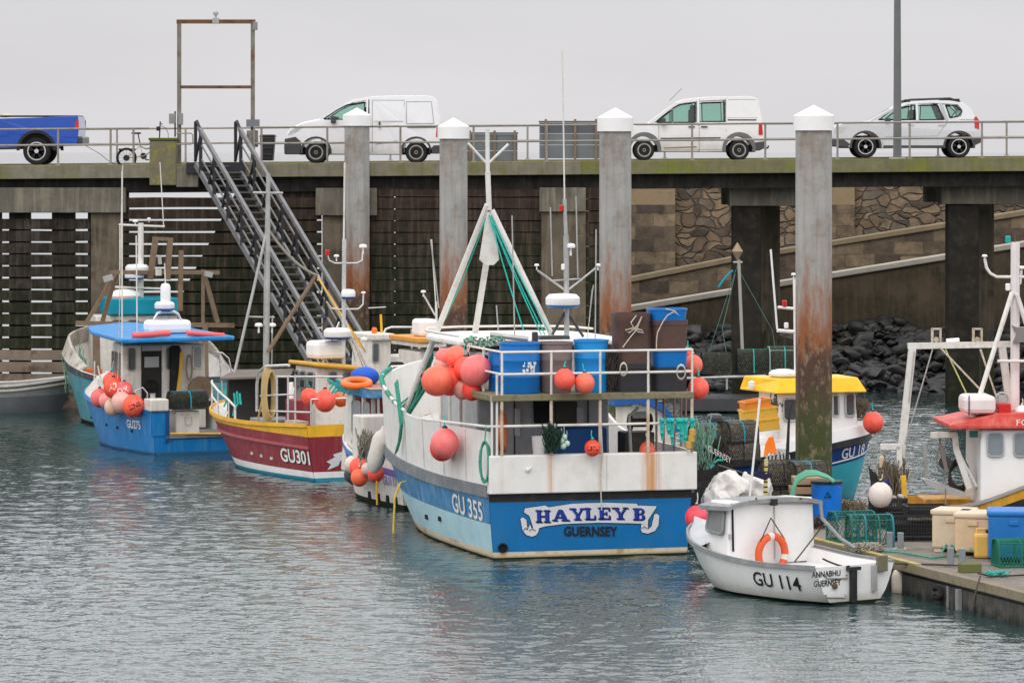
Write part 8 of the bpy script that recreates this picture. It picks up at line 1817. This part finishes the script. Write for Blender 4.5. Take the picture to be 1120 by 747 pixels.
netbundle('rope_heap', 'heap of mixed rope and moss on the pontoon below the green pots', pg(945, 604), .3, .15, M('mixed_rope', (.3, .27, .22), .9), n=60, seed=31, cat='rope')
netbundle('rope_heap', 'teal rope knot on the pontoon at the right edge', pg(1090, 631), .1, .1, tealrope, n=25, seed=32, cat='rope')
# ------------------------------------------------------------------ yellow roofed blue boat behind the pile
nav = M('navy_hull', (.008, .05, .22), .4, dirt=(.03, .07, .2), amt=.4); tq = M('turquoise_bottom', (.05, .42, .52), .5, dirt=(.1, .4, .5), amt=.3, low=(.1, .35, .42), lowz=(0, .4))
BN = Boat('fishing_boat', 'blue fishing boat with a bright yellow cabin roof behind the rusty pile', 'fishing boat', 728, 54.8, -74, 4.35,
    beam=[(0, 1.0), (.3, 1.12), (.6, 1.1), (.85, .8), (.95, .45), (1, .08)], sheer=[(0, .85), (.3, .92), (.6, 1.1), (.85, 1.26), (1, 1.32)], wl=[(0, .85), (.3, .95), (.6, .8), (.85, .3), (1, .02)], rake=.35, flare=.6,
    bands=[(.1, .1, tq), (.45, .9, tq), (None, None, nav)], deckz=.5)
BN.strip('rubbing_strake', lambda t: BN.sh(t) - .03, blackp, w=.06, h=.13)
BN.strip('painted_line', lambda t: .45 + .5 * t ** 1.4 + .03, txt_white, w=.012, h=.025, t0=.45)
mb = MB(); vs = []
for i in range(31):
    t = .12 + .88 * i / 30; x, y = BN.pt(t, BN.sh(t)); h = crom([.12, .4, .7, 1], [.05, .2, .24, .24], t); vs += [(x - .0, y, BN.sh(t)), (max(0, x - .1), y, BN.sh(t) + h), (0, y, BN.sh(t) + h + .04)]
n_ = len(vs); vs2 = [(-a, b, c) for a, b, c in vs]
mb.add(vs, [(i * 3 + j, i * 3 + j + 1, (i + 1) * 3 + j + 1, (i + 1) * 3 + j) for i in range(30) for j in range(2)]); mb.add(vs2, [(i * 3 + j, i * 3 + j + 1, (i + 1) * 3 + j + 1, (i + 1) * 3 + j) for i in range(30) for j in range(2)]); BN.part('foredeck', mb, cleanwhite, smooth=30)
sidetext(BN, 'registration_number', 'GU 18', .3, 3.75, .92, txt_white, sg=1, xs=.8, bold=.015, slope=.12)
yn = 2.2
def bside(px, py, xl=.5): return BN.at(px, py, xl=xl)
A = bside(851, 430); Bq = bside(941, 424); za_ = A.z
ys0, ys1 = A.y, Bq.y
BN.cabin('wheelhouse', -.75, .5, ys0, ys1, 1.0, za_ + .02, cleanwhite, .03, .1)
for x0w, x1w, y0w, y1w in ((857, 872, 436, 460), (911, 917.5, 432, 455), (925, 935, 430, 455)):
    a1 = BN.at(x0w, y0w, xl=.51); a2 = BN.at(x1w, y1w, xl=.51); BN.window((.5, a1.y, a2.z), (.5, a2.y, a2.z), (.48, a2.y, a1.z), (.48, a1.y, a1.z), (1, 0, 0), frame=M('pale_grey_frame', (.4, .41, .42), .5), fw=.045)
mb = MB(); e = .16; zr0, zr1 = za_, BN.at(880, 413.5, xl=.4).z
mb.add([(-.85, ys0 - .35, zr0), (.65, ys0 - .1, zr0), (.65, ys1 + .1, zr0 + .0), (-.85, ys1 + .1, zr0), (-.7, ys0 - .3, zr1 + .0), (.42, ys0 + .05, zr1), (.42, ys1 - .02, zr1), (-.7, ys1 - .02, zr1)], [(0, 1, 2, 3), (4, 5, 6, 7), (0, 1, 5, 4), (1, 2, 6, 5), (2, 3, 7, 6), (3, 0, 4, 7)]); BN.part('cabin_roof', mb, M('bright_yellow_roof', (.88, .5, .012), .4), bevel=.03)
a = BN.at(857, 409, yl=ys0 + .3); mb = MB(); mb.sph(a, .3, 12, sq=(1.2, 1, .35)); BN.part('roof_cover', mb, cleanwhite, smooth=True)
mb = MB(); mb.lathe([(.05, -.08), (.07, -.02), (.07, .06), (0, .09)], P(822, 421, 54) if False else BN.at(822, 421, yl=ys0 - .3), 10); BN.part('deck_lamp', mb, cleanwhite)
pm_ = .0
for pts, r_ in (([(873, 415), (866, 418), (866, 360)], .0),): pass
BN.tubes('mast', [[BN.at(871, 412, xl=.2), BN.at(869.5, 306, xl=.2)]], .045, cleanwhite); BN.tubes('aerial_pole', [[BN.at(850, 360, xl=.2), BN.at(843, 273, xl=.2)]], .022, cleanwhite)
BN.tubes('mast_yard', [[BN.at(850, 361.5, xl=.2), BN.at(872, 363, xl=.2)]], .035, cleanwhite); BN.tubes('mast_yard', [[BN.at(851, 336, xl=.2), BN.at(871, 338, xl=.2)]], .03, cleanwhite)
lampb(BN, BN.at(858, 332, xl=.2), lampred, .05); lampb(BN, BN.at(860, 356, xl=.2), cleanwhite, .045); gps(BN, BN.at(868, 301, xl=.2), .05)
buoy(P(955, 462, 54.5), .21, coral, 'coral buoy at the bow of the yellow roofed blue boat'); buoy(P(948, 468, 54), .165, (.8, .4, .3), 'small peach buoy in front of the coral one at the blue bow')
netbundle('net_bundle', 'dark net bundle hanging at the bow of the yellow roofed boat', P(941, 458, 54), .1, .4, M('brown_net', (.16, .13, .09), .9), n=70, seed=41)
fb = M('orange_yellow_fish_box', (.8, .45, .06), .5, dirt=(.6, .3, .05), amt=.4)
def fishbox(label, px, py, s_, rz, mat, tilt=0, w_=.62):
    t = thing('fish_box', label, 'fish box', P(px, py, s_), rz, 'stacked fish boxes'); t.rotation_euler = (0, tilt, rz); L, W, H = w_, .4, .24
    for c_, d_ in (((0, -W / 2, H / 2), (L, .03, H)), ((0, W / 2, H / 2), (L, .03, H)), ((-L / 2, 0, H / 2), (.03, W, H)), ((L / 2, 0, H / 2), (.03, W, H))): mb = MB(); mb.box(c_, d_); mb.build('side', mat, t, local=True, bevel=.008)
    mb = MB(); mb.box((0, 0, .015), (L, W, .03)); mb.build('bottom', mat, t, local=True)
    mb = MB(); mb.box((0, -W / 2 - .01, H - .02), (L + .06, .03, .04)); mb.box((0, W / 2 + .01, H - .02), (L + .06, .03, .04)); mb.build('rim', mat, t, local=True)
fishbox('lower yellow fish box beside the yellow roofed cabin', 832, 471, 55, .2, fb, -.12, .66); fishbox('middle yellow fish box beside the yellow roofed cabin', 830, 459, 55, .2, fb, -.12, .66); fishbox('orange fish box on top of the two yellow ones', 827, 450, 55, .25, M('orange_fish_box', (.8, .26, .03), .5), -.15, .5)
netbundle('net_bundle', 'grey gear bundle between the fish boxes and the white cabin', P(850, 470, 54.6), .1, .7, M('grey_gear', (.12, .12, .12), .8), n=50, seed=43)
# bits on the raft further back: pots on a moored float, marker
RF = thing('raft', 'low work raft with rails behind the yellow roofed boat', 'raft', P(800, 432, 40.5))
mb = MB(); a, b_ = P(745, 424, 40.5), P(872, 414, 40.5); mb.bb((a.x, a.y - .6, .05), (b_.x, a.y + 1.0, .42)); mb.build('float', darkgrey, RF, bevel=.03)
mb = MB(); mb.tube([P(742, 414, 40.7), P(838, 411, 40.7)], .04, 8); mb.build('rail', galv, RF, smooth=True)
for px in (765, 795, 822): mb = MB(); mb.tube([P(px, 413, 40.7), P(px, 426, 40.7)], .03, 6); mb.build('rail_post', galv, RF)
for px, py, sc__, lab in ((783, 409, 1.0, 'brown tangled lobster pot at the left on the raft behind'), (823, 408, 1.1, 'round dark lobster pot with teal rope on the raft behind'), (857, 405, 1.1, 'pale green framed lobster pot at the right on the raft behind')):
    creel('lobster_pot', lab, P(px, py, 40.6), .1, .75 * sc__, .55, .55 * sc__, potframe if px < 850 else M('pale_green_frame', (.25, .42, .36), .7), potn, tealrope if px > 800 else None, nr=.01, dens=1.0)
mk_ = thing('marker_pole', 'pole with a diamond shaped rusty topmark on the raft in front of the slipway', 'marker', P(813, 408, 40.6))
mb = MB(); mb.tube([P(813, 408, 40.6), P(808, 284, 40.6)], .045, 8); mb.build('pole', M('pale_grey_pole', (.35, .33, .29), .7), mk_, smooth=True)
mb = MB(); c = P(806.5, 275, 40.6); mb.lathe([(0, -.27), (.16, 0), (0, .25)], c, 8); mb.build('topmark', M('tan_rusty_topmark', (.32, .23, .16), .8, dirt=(.15, .09, .05), amt=.6), mk_)
mb = MB(); mb.tube([P(802, 287, 40.6), P(812, 287, 40.6)], .03, 6); mb.build('collar', galv, mk_)
mb = MB(); mb.tube(sag(P(802, 296, 40.6), P(786, 314, 40.6), -.05), .03, 5); mb.build('teal_streamer', M('teal_tape', (.02, .3, .38), .7), mk_)
mb = MB(); mb.tube([P(806, 292, 40.6), P(768, 408, 40.6)], .008, 4); mb.tube([P(806, 292, 40.6), P(845, 362, 40.6), P(850, 400, 40.6)], .008, 4); mb.tube([P(804, 300, 40.6), P(790, 360, 40.6), P(798, 408, 40.6)], .012, 4); mb.build('stay_lines', M('green_grey_line', (.1, .2, .17), .8), mk_)
# ------------------------------------------------------------------ red roofed boat with yellow and black hull at the right edge
yl_ = M('rusty_yellow_band', (.66, .33, .03), .55, dirt=(.3, .12, .04), amt=.7, dscale=3, streak=(.3, .14, .05), samt=.5)
BR = Boat('fishing_boat', 'black hulled fishing boat with a red cabin roof and yellow gunwale at the right edge', 'fishing boat', 990, 59, -88, 8.6,
    beam=[(0, 1.15), (.3, 1.3), (.6, 1.3), (.85, .9), (1, .06)], sheer=[(0, .55), (.12, .6), (.25, .98), (.5, 1.6), (1, 2.3)], wl=[(0, 1.0), (.3, 1.15), (.6, 1.05), (.85, .45), (1, .02)], rake=.9, flare=.6,
    bands=[(lambda t: crom([0, .12, .25, .5, 1], [.3, .4, .76, 1.38, 2.1], t), 0, blackp), (None, None, yl_)], deckz=.25, inmat=yl_, capmat=M('grey_metal_cap', (.3, .3, .3), .5))
BR.strip('gunwale', lambda t: BR.sh(t), M('grey_metal_cap', (.3, .3, .3), .5), w=.03, h=.06)
xr = .95
def br(px, py, xl=xr): return BR.at(px, py, xl=xl)
A = br(1072, 470); Bq = br(1180, 460)
BR.cabin('wheelhouse', -.9, .95, A.y, A.y + 2.6, .5, A.z, cleanwhite, .03, .3)
for x0w, x1w in ((1080, 1097.5), (1109, 1127)):
    a1, a2 = BR.at(x0w, 474, xl=.96), BR.at(x1w, 499, xl=.96); BR.window((.95, a1.y, a2.z), (.95, a2.y, a2.z), (.94, a2.y, a1.z), (.94, a1.y, a1.z), (1, 0, 0), frame=M('pale_grey_frame', (.4, .41, .42), .5), mat=M('pale_blue_grey_glass', (.2, .23, .25), .1), fw=.03)
mb = MB(); rl0, rl1 = br(1039, 466, 1.1), br(1060, 453, 1.1)
pts = [(1038, 461), (1070, 462), (1072, 467.5), (1140, 468), (1230, 466), (1230, 452), (1140, 453), (1075, 457), (1040, 460)]
zb_, zt_ = A.z, br(1100, 455, 1.1).z
mb.add([(-1.0, rl0.y, zb_ + .02), (1.1, rl0.y, zb_ + .02), (1.1, A.y + 2.9, zb_ + .03), (-1.0, A.y + 2.9, zb_ + .03), (-1.0, rl0.y, zb_ + .1), (1.1, rl0.y, zb_ + .1), (1.0, A.y + .3, zt_ + .03), (-.95, A.y + .3, zt_ + .03), (1.0, A.y + 2.8, zt_ + .12), (-.95, A.y + 2.8, zt_ + .12)],
       [(0, 1, 2, 3), (0, 1, 5, 4), (4, 5, 6, 7), (7, 6, 8, 9), (1, 2, 8, 6, 5), (0, 4, 7, 9, 3), (2, 3, 9, 8)]); BR.part('cabin_roof', mb, M('faded_red_roof', (.5, .04, .028), .5, dirt=(.7, .2, .15), amt=.4, streak=(.7, .3, .25), samt=.3), bevel=.015)
a = br(1107, 461.5, 1.112); q = br(1127, 461, 1.112); put_text('name_lettering', 'FOR', .16, lambda u, v: Vector((1.1 + .012, a.y + .25 + u, a.z - .06 + v + u * .03)), txt_white, BR.root, 1.2, -.0)
BR.box('liferaft', (.1, br(1052, 0, .6).y, zt_ + .02), (.9, br(1087, 0, .6).y, zt_ + .36), M('pinkish_white_canister', (.75, .66, .64), .4), .09)
BR.tubes('raft_strap', [[(.92, br(1057, 0, .6).y, zt_), (.92, br(1057, 0, .6).y, zt_ + .37)]], .012, blackp)
mb = MB(); c = br(1096, 436, .5); mb.tube([c + Vector((0, .11 * math.cos(q_), .11 * math.sin(q_))) for q_ in [2 * math.pi * k / 18 for k in range(18)]], .022, 6, closed=True); mb.box(c + Vector((0, 0, 0)), (.05, .14, .14)); BR.part('round_lamp', mb, galv); BR.box('red_hatch', (.2, br(1090, 0, .5).y, zt_), (.7, br(1104, 0, .5).y, zt_ + .2), lampred, .02)
a1, a2 = BR.at(1066, 471, xl=.9), BR.at(1071, 478, xl=.9); BR.box('side_light', (.9, a1.y - .1, a2.z), (.98, a1.y + .05, a1.z), M('dark_green_lens', (.01, .08, .06), .3))
# gallows at the stern: wide goalpost
def tb(name, pts, r, m=rail_w, xl=0): BR.tubes(name, [[BR.at(x, y, xl=xl) for x, y in pts]], r, m)
mb = MB(); mb.bar(BR.at(993, 378.5, xl=-.2), BR.at(1105, 376.5, xl=-.2), .12, .11); BR.part('gantry_beam', mb, rail_w)
mb = MB(); mb.bar(BR.at(998, 380, xl=-.2), BR.at(985, 500, xl=-.2), .13, .13); BR.part('gantry_leg', mb, rail_w)
mb = MB(); mb.bar(BR.at(1096, 380, xl=-.2), BR.at(1106, 455, xl=-.2), .13, .13); BR.part('gantry_leg', mb, rail_w)
for px in (1024, 1069):
    mb = MB(); a = BR.at(px, 368, xl=-.2); 
    for dx in (-.075, .075): mb.box(a + Vector((0, dx, 0)), (.1, .035, .3))
    mb.box(a + Vector((0, 0, .14)), (.1, .17, .03)); mb.lathe([(0, -.03), (.05, -.03), (.05, .03), (0, .03)], a + Vector((0, 0, -.06)), 12, axis='X'); BR.part('rope_block', mb, M('rusty_cream_block', (.5, .45, .36), .7, dirt=(.3, .15, .06), amt=.8, dscale=8))
mb = MB(); mb.tube([BR.at(1035, 374, xl=-.2), BR.at(1049, 373, xl=-.2)], .06, 8); BR.part('lamp_tube', mb, cleanwhite)
a = BR.at(1083, 366, xl=-.2); mb = MB(); mb.lathe([(0, -.05), (.06, -.05), (.075, .04), (0, .04)], a, 12, axis='X'); mb.tube([a, a + Vector((0, 0, -.16))], .015, 5); BR.part('deck_lamp', mb, blackp)
a = BR.at(1002, 382, xl=-.25); mb = MB(); mb.sph(a, .08, 8, sq=(1, 1.4, .7)); BR.part('shackle', mb, darkgrey)
# stern davit
mb = MB(); mb.bar(BR.at(963, 488.5, xl=0), BR.at(984, 488.5, xl=0), .1, .1); BR.part('davit_arm', mb, rail_w); mb = MB(); mb.bar(BR.at(983, 488, xl=0), BR.at(985, 540, xl=0), .1, .1); BR.part('davit_post', mb, rail_w)
mb = MB(); mb.tube([BR.at(964, 488, xl=0), BR.at(964, 496, xl=0)], .012, 5); mb.lathe([(.02, -.12), (.05, -.1), (.05, .08), (.02, .12)], BR.at(964.5, 505, xl=0), 10); BR.part('hook_weight', mb, M('cream_tan_weight', (.55, .42, .28), .6))
netbundle('net_bundle', 'brown and grey tackle heap at the stern of the black hulled boat', BR.w(BR.at(975, 553, xl=0)), .22, .8, M('brown_grey_tackle', (.17, .14, .1), .85), n=150, seed=51)
mb = MB(); mb.prism([P(x, y, 59) for x, y in ((950, 510), (957, 517), (969, 527), (966, 540), (953, 534))], (0, .05, 0)); one(mb, 'dark_plate', blackp, 'dark triangular plate leaning at the stern of the black hulled boat', 'plate', P(958, 525, 59), bevel=.01)
mb = MB(); mb.tube([P(962, 533, 60), P(972, 527, 60)], .07, 8); one(mb, 'navy_bag', M('navy_bag', (.02, .03, .15), .7), 'navy cloth roll behind the large white float', 'cloth', P(967, 531, 60), smooth=True)
mb = MB(); mb.bar(BR.at(988, 520, xl=.9), BR.at(990, 560, xl=.9), .09, .09); BR.part('yellow_post', mb, yellowp)
# pot hauler arm
mb = MB(); mb.bar(BR.at(1018, 475.5, xl=.6), BR.at(1046, 475.5, xl=.6), .1, .1); mb.bar(BR.at(1044, 474, xl=.6), BR.at(1046, 493, xl=.6), .1, .1); BR.part('hauler_arm', mb, M('rusty_white_arm', (.65, .6, .54), .6, dirt=(.4, .2, .06), amt=.8, dscale=6))
mb = MB(); mb.bar(BR.at(1046, 492, xl=.6), BR.at(1060, 534, xl=.6), .11, .11); mb.tube([BR.at(1048, 494, xl=.6), BR.at(1068, 532, xl=.6)], .03, 6); BR.part('hauler_post', mb, rail_w)
mb = MB(); c = BR.at(1034, 506, xl=.5); mb.lathe([(.12, -.04), (.05, 0), (.12, .04)], c, 18, axis='X'); mb.lathe([(0, -.05), (.1, -.045), (.1, .045), (0, .05)], c, 16, axis='X'); BR.part('hauler_wheel', mb, darkgrey)
mb = MB(); mb.bar(BR.at(1029, 487, xl=.55), BR.at(1035, 515, xl=.55), .09, .07); mb.tube([BR.at(1028, 478, xl=.55), BR.at(1028, 488, xl=.55)], .02, 5); mb.tube([BR.at(1028, 488, xl=.55), BR.at(1024, 500, xl=.55), BR.at(1026, 512, xl=.55), BR.at(1034, 518, xl=.55)], .016, 5); mb.tube([BR.at(1034, 518, xl=.55), BR.at(1034.5, 558, xl=.9)], .012, 5); BR.part('hauler_block', mb, M('grey_brown_gear', (.2, .17, .15), .7))
mb = MB(); mb.bar(BR.at(1011, 484, xl=.0), BR.at(1013, 523, xl=.0), .06, .06); BR.part('stanchion', mb, galv)
mb = MB(); mb.prism([BR.at(*q, xl=.7) for q in ((1009, 524), (1014, 524), (1055, 538), (1056, 542), (1034, 541), (1014, 530))], (-.3, 0, 0)); BR.part('shooting_table', mb, galv)
BR.box('stern_locker', (-.6, .3, .3), (.3, 1.2, .62), yl_, .02)
mb = MB(); c = BR.at(1048, 524, xl=.3)
for k in range(8): mb.tube([c + Vector((.02 * k, .17 * math.cos(a), .26 * math.sin(a) + .02 * k)) for a in [2 * math.pi * q / 14 for q in range(14)]], .02, 5, closed=True)
q = MB(); q.v = [BR.w(v) for v in mb.v]; q.f = mb.f; q.m = mb.m; one(q, 'rope_coil', darkrope, 'dark rope coil beside the white hauler post', 'rope', BR.w(c), smooth=True)
# mast at the right edge
BR.tubes('mast', [[BR.at(1110, 455, xl=0), BR.at(1110.5, 265, xl=0)]], .085, M('pinkish_white_mast', (.7, .64, .63), .5)); BR.tubes('mast_tip', [[BR.at(1110.5, 268, xl=0), BR.at(1110, 258, xl=0)]], .014, rusty)
BR.tubes('mast_leg', [[BR.at(1107, 320, xl=.1), BR.at(1062, 463, xl=.6)]], .045, rail_w); BR.tubes('mast_leg', [[BR.at(1112, 322, xl=.1), BR.at(1150, 440, xl=.1)]], .045, rail_w); BR.tubes('mast_strut', [[BR.at(1091, 395, xl=.2), BR.at(1140, 395, xl=.2)]], .03, rail_w)
BR.tubes('mast_arm', [[BR.at(1077, 283, xl=0), BR.at(1079, 293, xl=0), BR.at(1083, 299, xl=0), BR.at(1090, 303, xl=0), BR.at(1110, 303, xl=0), BR.at(1135, 303, xl=0)]], .028, rail_w); gps(BR, BR.at(1077, 281, xl=0), .05)
BR.tubes('mast_arm', [[BR.at(1112, 313, xl=0), BR.at(1116, 310, xl=0), BR.at(1117, 296, xl=0)]], .024, rail_w); gps(BR, BR.at(1117.5, 294, xl=0), .06)
lampb(BR, BR.at(1102.5, 262, xl=0), M('turquoise_lens', (.0, .35, .35), .3), .05); lampb(BR, BR.at(1102.5, 314, xl=0), cleanwhite, .05)
a = BR.at(1112, 339, xl=-.05); mb = MB(); mb.box(a, (.15, .12, .12)); BR.part('camera_lamp', mb, darkgrey)
mb = MB(); mb.prism([BR.at(*q, xl=.15) for q in ((1107, 356), (1112, 358), (1124, 358), (1124, 374), (1108, 375), (1112, 366))], (-.25, 0, 0)); BR.part('radar_reflector', mb, M('grey_reflector', (.2, .19, .18), .5))
for pts, m_, r_ in ((((1020, 382), (990, 485)), galv, .013), (((1028, 380), (1093, 448)), paleRope, .018), (((1034, 382), (1064, 445)), M('lime_rope', (.5, .5, .2), .8), .014), (((1072, 382), (1092, 440)), paleRope, .016), (((1073, 382), (1088, 430)), paleRope, .012), (((1000, 384), (994, 440)), galv, .012)):
    BR.tubes('rigging_line', [[BR.at(x, y, xl=-.1) for x, y in pts]], r_, m_)
buoy(BR.w(BR.at(1118, 452, xl=.6)), .14, (.75, .72, .7), 'white buoy on the red cabin roof at the right edge', eye=galv)
# small fixings under the pier: brackets
